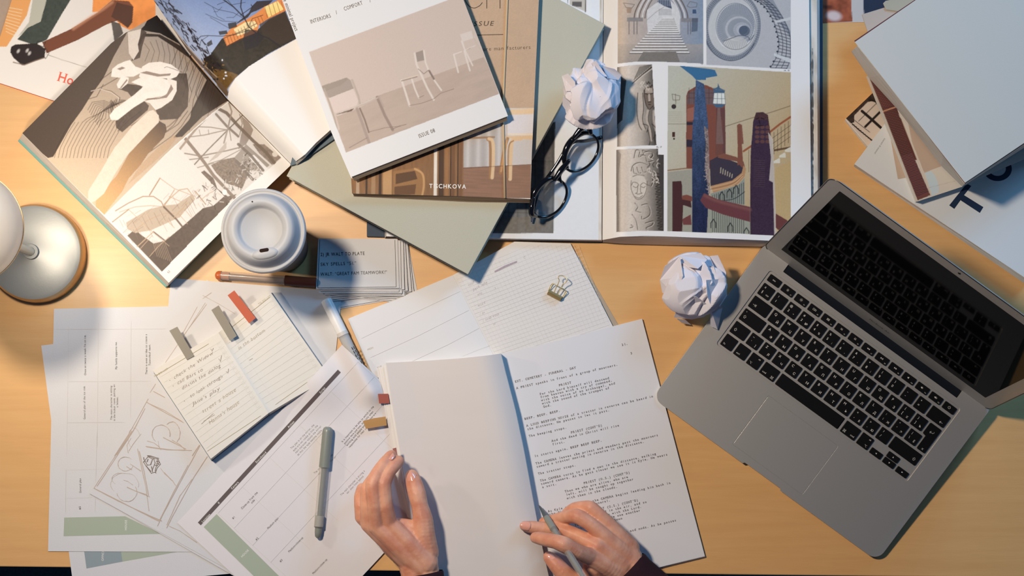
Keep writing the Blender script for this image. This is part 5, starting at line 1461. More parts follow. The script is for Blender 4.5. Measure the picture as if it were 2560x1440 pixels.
b = MB(); b.lathe([(.0050, .028), (.0085, .028), (.0090, .0265), (.0090, .0235), (.0090, .022)], g0, 32); b.build('collar', M_BRUSH, lamp, smooth=True, angle=40)
msh = bpy.data.materials.new('opal_shade'); msh.use_nodes = True
nt = msh.node_tree; pb = nt.nodes['Principled BSDF']; pb.inputs['Base Color'].default_value = (.88, .84, .76, 1); pb.inputs['Roughness'].default_value = .35
tr = nt.nodes.new('ShaderNodeBsdfTranslucent'); tr.inputs[0].default_value = (.96, .93, .86, 1)
mxs = nt.nodes.new('ShaderNodeMixShader'); mxs.inputs[0].default_value = .40
nt.links.new(pb.outputs[0], mxs.inputs[1]); nt.links.new(tr.outputs[0], mxs.inputs[2]); nt.links.new(mxs.outputs[0], nt.nodes['Material Output'].inputs[0])
ZS = .064
pr = [(0, .213 + ZS)] + [(.0580 * math.sin(a), .172 + ZS + .041 * math.cos(a)) for a in [i * math.pi / 2 / 14 for i in range(1, 15)]]
b = MB(); b.lathe(pr + [(.0580, .160 + ZS)], g0, 96)
b.build('shade', msh, lamp, smooth=True, angle=60)
b = MB(); b.lathe([(.0572, .1608 + ZS), (.0586, .1608 + ZS), (.0586, .1590 + ZS), (.0572, .1590 + ZS), (.0572, .1608 + ZS)], g0, 96); b.build('shade_rim', M_BRASS, lamp, smooth=True, angle=40)
b = MB(); b.lathe([(0, .258)] + [(.014 * math.sin(a), .244 + .014 * math.cos(a)) for a in [i * math.pi / 10 for i in range(1, 10)]] + [(0, .230)], g0, 24)
b.build('bulb', mat('lit_bulb', (255, 214, 150), .5, emit=2.5), lamp, smooth=True)
pl = bpy.data.lights.new('lamp_light', 'SPOT'); pl.spot_size = math.radians(168); pl.spot_blend = .35; pl.energy = LAMP_W; pl.color = (1.0, .88, .73); pl.shadow_soft_size = .016
po = bpy.data.objects.new('lamp_light', pl); COL.objects.link(po); po.location = g0 + Vector((.010, 0, .215)); po.parent = lamp; po.matrix_parent_inverse = lamp.matrix_world.inverted()

# ============================================================ takeaway cup
cp = wp(658, 577, .141); cp = Vector((cp.x, cp.y, 0))
cup = empty('takeaway_coffee_cup', cp, 'takeaway coffee cup with white moulded lid and dark sides, beside the index cards', 'cup')
M_LID = mat('white_moulded_lid', (188, 188, 190), .5, bump=.05, bscale=300)
M_CUP = mat('dark_cup_wall', (52, 46, 42), .5)
b = MB(); b.lathe([(0, .003), (.0265, .003), (.028, .0), (.0285, .0005), (.0430, .135), (.0425, .136), (0, .134)], cp, 72); b.build('cup_body', M_CUP, cup, smooth=True, angle=40)
b = MB(); b.lathe([(.0432, .1330), (.0456, .1352), (.0460, .1385), (.0450, .1415), (.0436, .1425), (.0424, .1408), (.0412, .1402), (.0398, .1415), (.0388, .1452), (.0362, .1530), (.0345, .1568), (.0325, .1585), (.0290, .1588), (.0262, .1583), (.0240, .1562), (.0228, .1530), (.0215, .1522), (0, .1522)], cp, 96)
b.build('lid', M_LID, cup, smooth=True)
M_HOLE = mat('dark_hole', (40, 18, 12), .9)
hc = wp(661, 626, .1588); lx = cp
sip = MB()
d_ = Vector((hc.x - cp.x, hc.y - cp.y, 0)); d_.normalize(); s_ = Vector((-d_.y, d_.x, 0))
ring = []
for i in range(24):
    a = 2 * math.pi * i / 24
    ring.append((math.cos(a), math.sin(a)))
def el(c, ra, rb, z): return [Vector((c.x, c.y, 0)) + s_ * (ra * x) + d_ * (rb * y) + Vector((0, 0, z)) for x, y in ring]
cb_ = cp + d_ * .0272
rings = [el(cb_, .0152, .0064, .1570), el(cb_, .0138, .0054, .1596), el(cb_, .0105, .0038, .1606)]
vs = [v for r_ in rings for v in r_]
fs = [(i, (i + 1) % 24, 24 + (i + 1) % 24, 24 + i) for i in range(24)] + [(24 + i, 24 + (i + 1) % 24, 48 + (i + 1) % 24, 48 + i) for i in range(24)] + [tuple(range(48, 72))]
sip.add(vs, fs); sip.build('sip_mound', M_LID, cup, smooth=True, angle=60)
b = MB()
r1 = []
for i in range(20):
    a = 2 * math.pi * i / 20; X = .0032 * (1 if math.cos(a) > 0 else -1) + .0018 * math.cos(a); Y = .0019 * math.sin(a)
    r1.append(Vector((hc.x, hc.y, .1609)) + s_ * X + Vector((0, 0, 0)) + d_ * Y)
b.add(r1, [tuple(range(20))]); b.build('sip_hole', M_HOLE, cup)
v_ = wp(630.5, 504, .1592); b = MB(); b.lathe([(0, 0), (.0008, 0)], v_, 12); b.build('vent_hole', M_HOLE, cup)

# ============================================================ pens and marker
def see_through(name, tint, amount, rough=.08):
    m = bpy.data.materials.new(name); m.use_nodes = True; nt = m.node_tree
    t = nt.nodes.new('ShaderNodeBsdfTransparent'); t.inputs[0].default_value = (*tint, 1)
    g = nt.nodes['Principled BSDF']; g.inputs['Base Color'].default_value = (.75, .73, .70, 1); g.inputs['Roughness'].default_value = rough
    x = nt.nodes.new('ShaderNodeMixShader'); x.inputs[0].default_value = amount
    nt.links.new(t.outputs[0], x.inputs[1]); nt.links.new(g.outputs[0], x.inputs[2]); nt.links.new(x.outputs[0], nt.nodes['Material Output'].inputs[0])
    return m
M_CLEAR = see_through('clear_plastic', (.93, .92, .90), .22)
def pen_thing(name, p0, p1, r, segs, label, cat):
    """segs: (part name, t0, t1, profile radii list, material)"""
    A, B = wp(*p0), wp(*p1)
    ax = B - A; L = ax.length
    t = empty(name, A, label, cat)
    for nm, t0, t1, pr_, m in segs:
        b = MB(); n = len(pr_) - 1
        prof = [(0, t0 * L)] + [(r * k, (t0 + (t1 - t0) * f) * L) for f, k in pr_] + [(0, t1 * L)]
        b.lathe(prof, A, 28, axis=ax)
        b.build(nm, m, t, smooth=True, angle=40)
    return t
CAPP = [(0, .45), (.03, .8), (.08, .96), (.14, 1), (1, 1.04)]
TUBE = [(0, 1), (1, 1)]
M_GP = mat('grey_green_plastic', (134, 138, 130), .35); M_GI = mat('grey_core', (112, 116, 110), .5)
pen_thing('capped_pen', (820, 1067, .0098), (794, 1345, .0090), .0060,
          [('cap', 0, .365, CAPP, M_GP), ('barrel', .365, .90, [(0, .93), (1, .93)], M_CLEAR), ('ink_core', .37, .84, [(0, .5), (1, .5)], M_GI), ('inner_sleeve', .80, .895, [(0, .86), (1, .86)], mat('grey_sleeve', (170, 168, 160), .4)),
           ('end_plug', .90, 1, [(0, .93), (.1, .7), (.5, .68), (.85, .55), (1, .25)], M_GP)],
          'grey-green capped pen with clear barrel lying on the header storyboard sheet', 'pen')
M_BP = mat('rust_plastic', (190, 96, 50), .3); M_BI = mat('brown_core', (150, 118, 96), .5)
pen_thing('capped_pen', (538, 688, .0062), (791, 707, .0062), .0056,
          [('end_plug', 0, .06, [(0, .3), (.2, .75), (.5, .95), (1, 1)], M_BP), ('barrel', .06, .69, [(0, 1.0), (1, 1.02)], M_CLEAR), ('ink_core', .14, .68, [(0, .55), (1, .55)], M_BI), ('inner_sleeve', .06, .14, [(0, .8), (1, .8)], mat('rust_sleeve', (196, 128, 88), .4)),
           ('cap', .69, 1.0, [(0, 1.08), (1, 1.05)], mat('dark_brown_plastic', (92, 46, 30), .35))],
          'brown pen with clear barrel and rust tip lying between cup and notepad', 'pen')
M_WP = mat('white_plastic', (236, 234, 232), .35)
mk = pen_thing('white_marker', (814, 748, .0075), (908, 940, .0066), .0064,
          [('cap', 0, .43, [(0, .6), (.03, .94), (.08, 1), (1, 1.04)], M_WP), ('cap_ring', .43, .475, [(0, 1.06), (1, 1.06)], mat('milky_plastic', (214, 208, 200), .3)), ('barrel', .475, 1, [(0, .98), (1, .96)], mat('milky_clear', (226, 224, 222), .2, trans=.5, ior=1.3)), ('ink_core', .50, .97, [(0, .6), (1, .6)], M_WP)],
          'white-capped marker with clear barrel, its end tucked under the header storyboard sheet', 'marker')
b = MB(); rr = random.Random(2)
for i in range(5):
    for j in range(3):
        cx_, cy_ = 882 + i * 4.5 - 0, 868 + i * 9.0
        strip(b, [(cx_ - 3 + j * 4.5, cy_ - j * 2), (cx_ + j * 4.5, cy_ + 6 - j * 2)], 2.2, .01385)
b.build('printed_label', M_INK, mk)

# ============================================================ binder clip
C12 = lambda s: q(1340, 660, 12, s)
clip = empty('binder_clip', gp(1393, 722), 'gold wire-frame binder clip lying on the squared notebook page', 'binder clip')
M_GOLD = mat('gold_metal', (232, 210, 160), .3, metal=.55)
b = MB(); e0, e1 = C12('362,835 760,1045')
bar = [wp(*e0, .0050), wp(*e1, .0050)]
n_ = (bar[1] - bar[0]).normalized(); s_ = Vector((n_.y, -n_.x, 0))
tri = [(-.0030, 0), (.0035, .0005), (.0030, .0030), (.0005, .0062), (-.0022, .0052)]
b.prism([bar[0] + s_ * x + Vector((0, 0, z)) for x, z in tri], [bar[1] + s_ * x + Vector((0, 0, z)) for x, z in tri])
b.build('spine', mat('dark_gold', (168, 142, 92), .3, metal=.6), clip, bevel=.0004)
def wire(s, zs_, r=.00048):
    P = smoothpl(C12(s), 5); n = len(P)
    b = MB(); b.tube([wp(x, y, np.interp(i / (n - 1), np.linspace(0, 1, len(zs_)), zs_)) for i, (x, y) in enumerate(P)], r, 8)
    return b
wire('375,800 420,700 480,600 520,585 620,640 760,710 860,760 890,820 870,880 790,1000', [.008, .012, .013, .012, .008]).build('jaw', M_GOLD, clip, smooth=True)
wire('410,770 470,650 520,590', [.0055, .0060, .006]).build('jaw', M_GOLD, clip, smooth=True)
wire('720,720 860,770 915,850 830,980 780,1040', [.0056, .0056, .0056]).build('jaw', M_GOLD, clip, smooth=True)
wire('530,890 600,720 660,600 695,490 668,410 700,355 800,350 890,410 935,480 900,540 820,600 750,720 640,930', [.010, .014, .016, .015, .016, .014, .010], .00055).build('handle', M_GOLD, clip, smooth=True)

# ============================================================ eyeglasses
gl_ = empty('eyeglasses', gp(1410, 450), 'black round eyeglasses with folded arms lying on the open architecture book', 'eyeglasses')
M_ACET = mat('black_acetate', (14, 14, 18), .12, coat=.6)
M_LENS = see_through('lens_glass', (.97, .98, .99), .07, .02)
aa = np.array([-.574, .819]); bb2 = np.array([.819, .574])
def zf_front(x, y):
    d = ((x - 1413) * bb2[0] + (y - 437) * bb2[1])
    return .0270 - d * K * .62
def ringpts(cx, cy, ra, rb, n=56):
    o = []
    for i in range(n):
        t = 2 * math.pi * i / n
        k = 1 + .04 * math.cos(3 * t)
        x = cx + aa[0] * ra * math.cos(t) * k + bb2[0] * rb * math.sin(t); y = cy + aa[1] * ra * math.cos(t) * k + bb2[1] * rb * math.sin(t)
        o.append((x, y, t))
    return o
for cx_, cy_, ra, rb in ((1453, 380, 53, 36.5), (1373, 494, 53, 38)):
    R_ = ringpts(cx_, cy_, ra, rb)
    b = MB(); b.tube([wp(x, y, zf_front(x, y)) for x, y, t in R_], [.0016 + .0022 * max(0, -math.sin(t)) for x, y, t in R_], 12, closed=True)
    b.build('rim', M_ACET, gl_, smooth=True)
    b = MB(); c_ = wp(cx_, cy_, zf_front(cx_, cy_) + .0012)
    vs = [c_] + [wp(x, y, zf_front(x, y)) for x, y, t in R_]; n = len(R_)
    b.add(vs, [(0, i + 1, (i + 1) % n + 1) for i in range(n)])
    o = b.build('lens', M_LENS, gl_, smooth=True)
    md = o.modifiers.new('solid', 'SOLIDIFY'); md.thickness = .0012
def bar3(name, pts, rs, m=None, seg=10, flat=1.0):
    P = smoothpl([p_[:2] for p_ in pts], 5); n = len(P); zz_ = np.interp(np.linspace(0, 1, n), np.linspace(0, 1, len(pts)), [p_[2] for p_ in pts]); rr_ = np.interp(np.linspace(0, 1, n), np.linspace(0, 1, len(rs)), rs)
    b = MB(); b.tube([wp(x, y, z_) for (x, y), z_ in zip(P, zz_)], list(rr_), seg, flat=flat)
    return b.build(name, m or M_ACET, gl_, smooth=True)
bar3('bridge', [(1420, 415, .037), (1407, 424, .035), (1399, 440, .032), (1404, 458, .029)], [.0026, .0024, .0020, .0012])
bar3('bridge', [(1424, 400, .040), (1403, 425, .041), (1385, 452, .039)], [.0022, .0034, .0024])
bar3('hinge_corner', [(1433, 345, .045), (1452, 322, .047), (1466, 312, .046), (1472, 318, .042), (1478, 336, .037)], [.0022, .0036, .0042, .0036, .0020])
bar3('hinge_corner', [(1335, 492, .044), (1329, 520, .043), (1330, 536, .038), (1342, 540, .031)], [.0020, .0036, .0034, .0018])
bar3('temple', [(1333, 526, .036), (1352, 470, .031), (1396, 406, .025), (1428, 359, .021), (1466, 352, .019), (1505, 344, .0165)], [.0022, .0018, .0016, .0018, .0022, .0026], flat=.7)
bar3('temple', [(1460, 318, .040), (1427, 350, .034), (1392, 410, .029), (1350, 470, .023), (1333, 512, .019), (1330, 552, .0160)], [.0022, .0018, .0018, .0018, .0018, .0014], flat=.7)
bar3('metal_tip', [(1332, 538, .0180), (1329, 556, .0160)], [.0014, .0012], mat('silver', (200, 200, 204), .2, metal=1))

# ============================================================ crumpled paper balls
M_CRUMP = mat('crumpled_paper', (222, 216, 222), .7, spec=.3, bump=.1, bscale=300)
def crumple(name, cx, cy, rx, ry, rz, zc, seed, flaps, label):
    rnd = np.random.RandomState(seed)
    bm = bmesh.new(); bmesh.ops.create_icosphere(bm, subdivisions=6, radius=1)
    P = np.array([v.co[:] for v in bm.verts])
    def facet(n, lo, hi):
        N = rnd.normal(size=(n, 3)); N /= np.linalg.norm(N, axis=1)[:, None]
        c = rnd.uniform(lo, hi, n)
        return np.min(c[None] / np.maximum(P @ N.T, .05), axis=1)
    r = facet(26, .80, 1.0)
    # deep creases: folded ridges along random great-circle-like planes, warped
    W_ = P + .22 * np.stack([np.sin(3.1 * P[:, 1] + seed), np.sin(2.7 * P[:, 2] + 1.3 * seed), np.sin(3.4 * P[:, 0] + 2.1)], 1)
    for k in range(7):
        n = rnd.normal(size=3); n /= np.linalg.norm(n)
        d = np.abs(W_ @ n - rnd.uniform(-.75, .75))
        s = rnd.uniform(.16, .40); a = rnd.uniform(.14, .32)
        m = rnd.normal(size=3); m /= np.linalg.norm(m)
        g = np.clip(.5 + 1.6 * (P @ m), 0, 1)
        r -= a * np.clip(1 - d / s, 0, 1) * g
    for k in range(12):
        n = rnd.normal(size=3); n /= np.linalg.norm(n)
        d = np.abs(W_ @ n - rnd.uniform(-.9, .9)); s = rnd.uniform(.06, .14)
        m = rnd.normal(size=3); m /= np.linalg.norm(m)
        r += rnd.choice([-1, 1]) * .05 * np.clip(1 - d / s, 0, 1) * np.clip(2 * (P @ m) - .3, 0, 1)
    r = np.clip(r / np.mean(r) * .93, .62, 1.08)
    c = wp(cx, cy, zc)
    for v, q_, k in zip(bm.verts, P, r):
        v.co = Vector((c.x + q_[0] * k * rx, c.y + q_[1] * k * ry, max(zc - rz, zc + q_[2] * k * rz)))
    me = bpy.data.meshes.new(name); bm.to_mesh(me); bm.free()
    # loose paper corners sticking out
    o = link(name, me, M_CRUMP)
    b = MB()
    me.polygons.foreach_set('use_smooth', [True] * len(me.polygons)); me.set_sharp_from_angle(angle=math.radians(9))
    tag(o, label, 'crumpled paper')
    for i, f in enumerate(flaps):
        pts = [wp(x, y, z_) for x, y, z_ in f]
        b = MB(); n = len(pts)
        b.add(pts, [(0, k, k + 1) for k in range(1, n - 1)])
        fo = b.build('paper_flap', M_CRUMP, o, fixn=False); sm = fo.modifiers.new('s', 'SOLIDIFY'); sm.thickness = .0003
    return o
crumple('crumpled_paper_ball', 1474, 236, .0345, .0365, .027, .0630, 4,
        [[(1478, 158, .078), (1490, 151, .082), (1506, 175, .076), (1518, 192, .072), (1492, 190, .080)], [(1505, 165, .070), (1536, 172, .066), (1554, 187, .058), (1546, 200, .056), (1518, 196, .070)],
         [(1536, 178, .060), (1552, 186, .052), (1550, 250, .046), (1534, 280, .044), (1524, 262, .056)], [(1408, 240, .072), (1440, 262, .084), (1473, 300, .066), (1450, 311, .050), (1424, 290, .052), (1406, 262, .060)],
         [(1405, 190, .066), (1420, 184, .078), (1438, 205, .086), (1440, 228, .084), (1415, 228, .072)], [(1500, 240, .084), (1522, 250, .070), (1534, 278, .052), (1495, 292, .058), (1482, 270, .072)]],
        'crumpled white paper ball resting between the grey book and glasses')
crumple('crumpled_paper_ball', 1733, 712, .0375, .0350, .031, .0312, 11,
        [[(1774, 640, .040), (1795, 638, .046), (1815, 680, .040), (1817, 735, .034), (1800, 715, .046), (1785, 670, .050)], [(1776, 770, .040), (1782, 790, .022), (1776, 815, .018), (1794, 824, .016), (1806, 770, .024), (1796, 752, .044)],
         [(1700, 745, .052), (1740, 740, .058), (1783, 772, .040), (1760, 792, .030), (1730, 798, .022), (1685, 793, .016), (1694, 778, .030)], [(1684, 752, .024), (1702, 754, .030), (1694, 762, .016), (1673, 767, .010), (1672, 760, .012)],
         [(1650, 700, .034), (1662, 665, .046), (1700, 640, .050), (1708, 690, .062), (1690, 740, .044), (1656, 732, .024)], [(1700, 640, .052), (1752, 632, .050), (1768, 650, .048), (1745, 672, .060), (1722, 668, .054)],
         [(1765, 700, .062), (1796, 698, .048), (1818, 738, .030), (1800, 765, .034), (1780, 772, .044), (1768, 740, .058)], [(1690, 795, .018), (1714, 800, .014), (1728, 812, .005), (1704, 806, .010)]],
        'crumpled white paper ball lying on the desk against the laptop corner')
# ============================================================ laptop
SU = 2.16
def rrect(x0, y0, x1, y1, r, n=8):
    o = []
    for cx, cy, a0 in ((x1 - r, y1 - r, 0), (x0 + r, y1 - r, 90), (x0 + r, y0 + r, 180), (x1 - r, y0 + r, 270)):
        for i in range(n + 1):
            a = math.radians(a0 + 90 * i / n); o.append((cx + r * math.cos(a), cy + r * math.sin(a)))
    return o
org = wp(1631.3, 994.7, .0078)
TILT = math.radians(2.6); HEAD = math.radians(-36.0)
lt = empty('laptop', (0, 0, 0), 'open silver laptop with black bilingual keyboard and dark screen at the right of the desk', 'laptop')
LM = Matrix.Translation(org) @ Matrix.Rotation(HEAD, 4, 'Z') @ Matrix.Rotation(TILT, 4, 'X') @ Matrix.Scale(.001, 4)
lt.matrix_world = LM
bpy.context.view_layer.update()
HIN = Matrix.Translation((0, 217, -3)) @ Matrix.Rotation(math.radians(72.4), 4, 'X')
def lbuild(b, name, m, parent=lt, M=None, **kw):
    T = LM @ M if M else LM
    b.v = [tuple(T @ Vector(v)) for v in b.v]
    return b.build(name, m, parent, **kw)
M_ALU = mat('bead_blasted_aluminium', (190, 186, 180), .45, metal=.7, bump=.05, bscale=1500)
M_ALU2 = mat('polished_aluminium', (196, 192, 188), .3, metal=.85)
M_KEY = mat('black_key', (13, 13, 16), .55, spec=.18); M_LEG_ = mat('key_legend', (216, 214, 208), .6)
M_BLK = mat('black_plastic', (16, 20, 26), .35)
# body with keyboard well, trackpad and thumb notch cut out
W_, DP = 325, 227
out = rrect(0, 0, W_, DP, 13)
body = MB()
body.prism([(x, y, 0) for x, y in out], [(x + (4 if x < 20 else -4 if x > 305 else 0) * 0, y, -3.2 - 12.3 * y / DP) for x, y in out])
bo = lbuild(body, 'base', [M_ALU, M_ALU], bevel=0)
def cutter(pts, z0, z1):
    b = MB(); b.prism([(x, y, z1) for x, y in pts], [(x, y, z0) for x, y in pts])
    b.v = [tuple(LM @ Vector(v)) for v in b.v]
    me = b.mesh('cut'); o = bpy.data.objects.new('cut', me); COL.objects.link(o)
    bm = bmesh.new(); bm.from_mesh(me); bmesh.ops.recalc_face_normals(bm, faces=bm.faces); bm.to_mesh(me); bm.free()
    return o
KX0, KX1, KY0, KY1 = 22.6, 297.4, 94.2, 200.5
cuts = [cutter(rrect(KX0, KY0, KX1, KY1, 3.5), -1.3, 3), cutter(rrect(107.5, 11, 208.5, 82, 2.5), -.35, 3), cutter(rrect(36, 207.5, 286, 240, .6), -30, 3),
        cutter([(130, -5), (185, -5), (185, 0.2), (183, 2.2), (132, 2.2), (130, .2)], -30, 3)]
for c in cuts:
    md = bo.modifiers.new('cut', 'BOOLEAN'); md.operation = 'DIFFERENCE'; md.object = c; md.solver = 'EXACT'
dg = bpy.context.evaluated_depsgraph_get()
nm = bpy.data.meshes.new_from_object(bo.evaluated_get(dg))
bo.modifiers.clear(); bo.data = nm
for c in cuts: bpy.data.objects.remove(c)
md = bo.modifiers.new('bevel', 'BEVEL'); md.width = .0005; md.segments = 3; md.limit_method = 'ANGLE'; md.angle_limit = math.radians(40)
b = MB(); tp = rrect(108, 11.5, 208, 81.5, 2.2); b.prism([(x, y, -.12) for x, y in tp], [(x, y, -.6) for x, y in tp]); lbuild(b, 'trackpad', M_ALU, bevel=.00015)
b = MB(); b.prism([(36.4, 208, -.8), (285.6, 208, -.8), (285.6, 219, -1.6), (36.4, 219, -1.6)], [(36.4, 208, -8), (285.6, 208, -8), (285.6, 219, -8), (36.4, 219, -8)]); lbuild(b, 'hinge_cover', M_BLK)
for fx, fy in ((25, 22), (300, 22), (25, 205), (300, 205)):
    b = MB(); b.lathe([(0, -7.7 - .0454 * fy), (8, -7.7 - .0454 * fy), (8.5, -2.8 - 12.3 * fy / DP), (0, -2.8 - 12.3 * fy / DP)], (fx, fy, 0), 20); lbuild(b, 'rubber_foot', M_BLK)
def ktext(b, s, x, y, cap, mi=1, xs=1.0, track=.08, al='c', z=.36, off=.006):
    k = cap / CAPH; adv = 0; it = []
    for ch in s:
        vs, fs, w0, w = glyph(ch, off)
        it.append((adv - w0, vs, fs)); adv += (w - w0 if ch != ' ' else .28) + track
    tot = (adv - track) * k * xs
    x0 = x - tot / 2 if al == 'c' else x - tot if al == 'r' else x
    for gx, vs, fs in it:
        b.add([(x0 + (gx + vx) * k * xs, y + vy * k, z) for vx, vy in vs], fs, mi)
def kpoly(b, pts, x, y, s=1, z=.36): b.add([(x + px * s, y + py * s, z) for px, py in pts], [tuple(range(len(pts)))], 1)
def kline(b, pts, x, y, w=.28, s=1, z=.36):
    n = len(pts)
    for (x1, y1), (x2, y2) in zip(pts[:-1], pts[1:]):
        dx, dy = x2 - x1, y2 - y1; L = math.hypot(dx, dy) or 1; nx, ny = -dy / L * w / 2, dx / L * w / 2
        b.add([(x + x1 * s + nx, y + y1 * s + ny, z), (x + x1 * s - nx, y + y1 * s - ny, z), (x + x2 * s - nx, y + y2 * s - ny, z), (x + x2 * s + nx, y + y2 * s + ny, z)], [(0, 1, 2, 3)], 1)
def key(x0, y0, x1, y1, draw=None, shape=None):
    b = MB(); o = shape or rrect(x0, y0, x1, y1, 1.3, 4)
    cx, cy = (x0 + x1) / 2, (y0 + y1) / 2
    b.prism([(x + (cx - x) * .03, y + (cy - y) * .03, .32) for x, y in o] if not shape else [(x, y, .32) for x, y in o], [(x, y, -1.0) for x, y in o], 0)
    if draw: draw(b, x0, y0, x1, y1)
    return lbuild(b, 'key', [M_KEY, M_LEG_], fixn=False)
U_ = 18.68; X0 = 24.6; GAPK = 2.9
ROWY = [104.6 + 18.2 * i for i in range(5)]; KH = 15.4
def cell(row, c, w): return (X0 + c * U_ + GAPK / 2, ROWY[row] - KH / 2, X0 + (c + w) * U_ - GAPK / 2, ROWY[row] + KH / 2)
def L2(a, c_):
    def d(b, x0, y0, x1, y1):
        ktext(b, a, x0 + 4.6, y1 - 5.6, 2.9); ktext(b, c_, x1 - 4.8, y0 + 3.0, 2.9)
    return d
def N3(top, bot, extra=''):
    def d(b, x0, y0, x1, y1):
        ktext(b, top, x0 + 4.2, y1 - 5.2, 2.5); ktext(b, bot, x0 + 4.2, y0 + 4.0, 2.9)
        if extra: ktext(b, extra, x1 - 4.4, y0 + 3.0, 2.5)
    return d
def shiftarrow(b, x, y): kline(b, [(-1.6, 0), (0, 1.9), (1.6, 0), (.8, 0), (.8, -1.6), (-.8, -1.6), (-.8, 0), (-1.6, 0)], x, y, .3)
def cmdsym(b, x, y):
    for sx in (-1, 1):
        for sy in (-1, 1): kline(b, [(sx * .6, sy * .6), (sx * 1.5, sy * .6), (sx * 1.7, sy * 1.1), (sx * 1.1, sy * 1.7), (sx * .6, sy * 1.5), (sx * .6, sy * .6)], x, y, .26)
    kline(b, [(-.6, -.6), (.6, -.6), (.6, .6), (-.6, .6), (-.6, -.6)], x, y, .26)
def optsym(b, x, y): kline(b, [(-1.6, 1), (-.6, 1), (.6, -1), (1.6, -1)], x, y, .26); kline(b, [(.3, 1), (1.6, 1)], x, y, .26)
# number row
row = [('±', '§', '<>')] + [(a, c_, e) for a, c_, e in zip('!@#$%^&*()_+', '1234567890-=', ['', '\u201c', '№', '%', ':', ',', '.', ';', '', '', '', ''])]
for i, (a, c_, e) in enumerate(row): key(*cell(4, i, 1), N3(a, c_, e))
def dback(b, x0, y0, x1, y1): kline(b, [(2, 0), (-2, 0)], x1 - 6, y0 + 4, .32); kline(b, [(-.6, 1.4), (-2, 0), (-.6, -1.4)], x1 - 6, y0 + 4, .32)
key(*cell(4, 13, 1.5), dback)
def dtab(b, x0, y0, x1, y1): kline(b, [(-2, 0), (1.6, 0)], x0 + 6, y0 + 5.4, .32); kline(b, [(.4, 1.4), (1.7, 0), (.4, -1.4)], x0 + 6, y0 + 5.4, .32); kline(b, [(2.2, 1.6), (2.2, -1.6)], x0 + 6, y0 + 5.4, .32)
key(*cell(3, 0, 1.5), dtab)
for i, (a, c_) in enumerate(zip('QWERTYUIOP', 'ЙЦУКЕНГШЩЗ')): key(*cell(3, 1.5 + i, 1), L2(a, c_))
key(*cell(3, 11.5, 1), N3('{', '[', 'Х')); key(*cell(3, 12.5, 1), N3('}', ']', 'Ъ'))
def dcaps(b, x0, y0, x1, y1): shiftarrow(b, x0 + 5, y0 + 6); ktext(b, '•', x0 + 3.4, y1 - 4.4, 2.2)
key(*cell(2, 0, 1.75), dcaps)
for i, (a, c_) in enumerate(zip('ASDFGHJKL', 'ФЫВАПРОЛД')): key(*cell(2, 1.75 + i, 1), L2(a, c_))
key(*cell(2, 10.75, 1), N3(':', ';', 'Ж')); key(*cell(2, 11.75, 1), N3('"', '\u2019', 'Э')); key(*cell(2, 12.75, 1), N3('|', '\\', 'Ё'))
# tall return key
xa0, ya0, xa1, ya1 = cell(3, 13.5, 1); xb0, yb0, xb1, yb1 = cell(2, 13.75, .75)
def dret(b, x0, y0, x1, y1):
    kline(b, [(2.2, 1.6), (2.6, .2), (1.6, -.9), (-2.2, -.9)], xa0 + 8, ya0 + 7, .32); kline(b, [(-.9, .5), (-2.3, -.9), (-.9, -2.3)], xa0 + 8, ya0 + 7, .32); kline(b, [(-1, -1), (1, 1)], xb0 + 6, yb0 + 3, .3); kline(b, [(-1, 1), (1, -1)], xb0 + 6, yb0 + 3, .3)
key(xb0, yb0, xa1, ya1, dret, [(xa1, ya1 - 1), (xa1 - 1, ya1), (xa0 + 1, ya1), (xa0, ya1 - 1), (xa0, ya0 + 1), (xa0 + 1, ya0), (xb0, ya0 - .6), (xb0, yb0 + 1), (xb0 + 1, yb0), (xb1 - 1, yb0), (xb1, yb0 + 1)])
key(*cell(1, 0, 1.25), lambda b, x0, y0, x1, y1: shiftarrow(b, x0 + 5, y0 + 6))
key(*cell(1, 1.25, 1), N3('~', '`', ']'))
for i, (a, c_) in enumerate(zip('ZXCVBNM', 'ЯЧСМИТЬ')): key(*cell(1, 2.25 + i, 1), L2(a, c_))
key(*cell(1, 9.25, 1), N3('<', ',', 'Б')); key(*cell(1, 10.25, 1), N3('>', '.', 'Ю')); key(*cell(1, 11.25, 1), N3('?', '/'))
key(*cell(1, 12.25, 2.25), lambda b, x0, y0, x1, y1: shiftarrow(b, x1 - 6, y0 + 6))
key(*cell(0, 0, 1), lambda b, x0, y0, x1, y1: ktext(b, 'fn', x0 + 4, y0 + 2.6, 2.0))
key(*cell(0, 1, 1), lambda b, x0, y0, x1, y1: ktext(b, 'ctrl', x0 + 5, y0 + 2.6, 2.0))
key(*cell(0, 2, 1), lambda b, x0, y0, x1, y1: (ktext(b, 'alt', x1 - 4.5, y1 - 4, 1.7), optsym(b, x0 + 4.5, y0 + 3.6)))
key(*cell(0, 3, 1.25), lambda b, x0, y0, x1, y1: (ktext(b, 'cmd', x0 + 5.2, y0 + 2.8, 2.0), cmdsym(b, x1 - 4.2, y0 + 3.6)))
key(*cell(0, 4.25, 5))
key(*cell(0, 9.25, 1.25), lambda b, x0, y0, x1, y1: (ktext(b, 'cmd', x1 - 5.2, y0 + 2.8, 2.0), cmdsym(b, x0 + 4.2, y0 + 3.6)))
key(*cell(0, 10.5, 1), lambda b, x0, y0, x1, y1: (ktext(b, 'alt', x1 - 4, y1 - 4, 1.7), optsym(b, x1 - 4.5, y0 + 3.6)))
TRI = {'l': [(-1.1, 0), (.7, -.9), (.7, .9)], 'r': [(1.1, 0), (-.7, .9), (-.7, -.9)], 'u': [(0, 1), (-.9, -.7), (.9, -.7)], 'd': [(0, -1), (.9, .7), (-.9, .7)]}
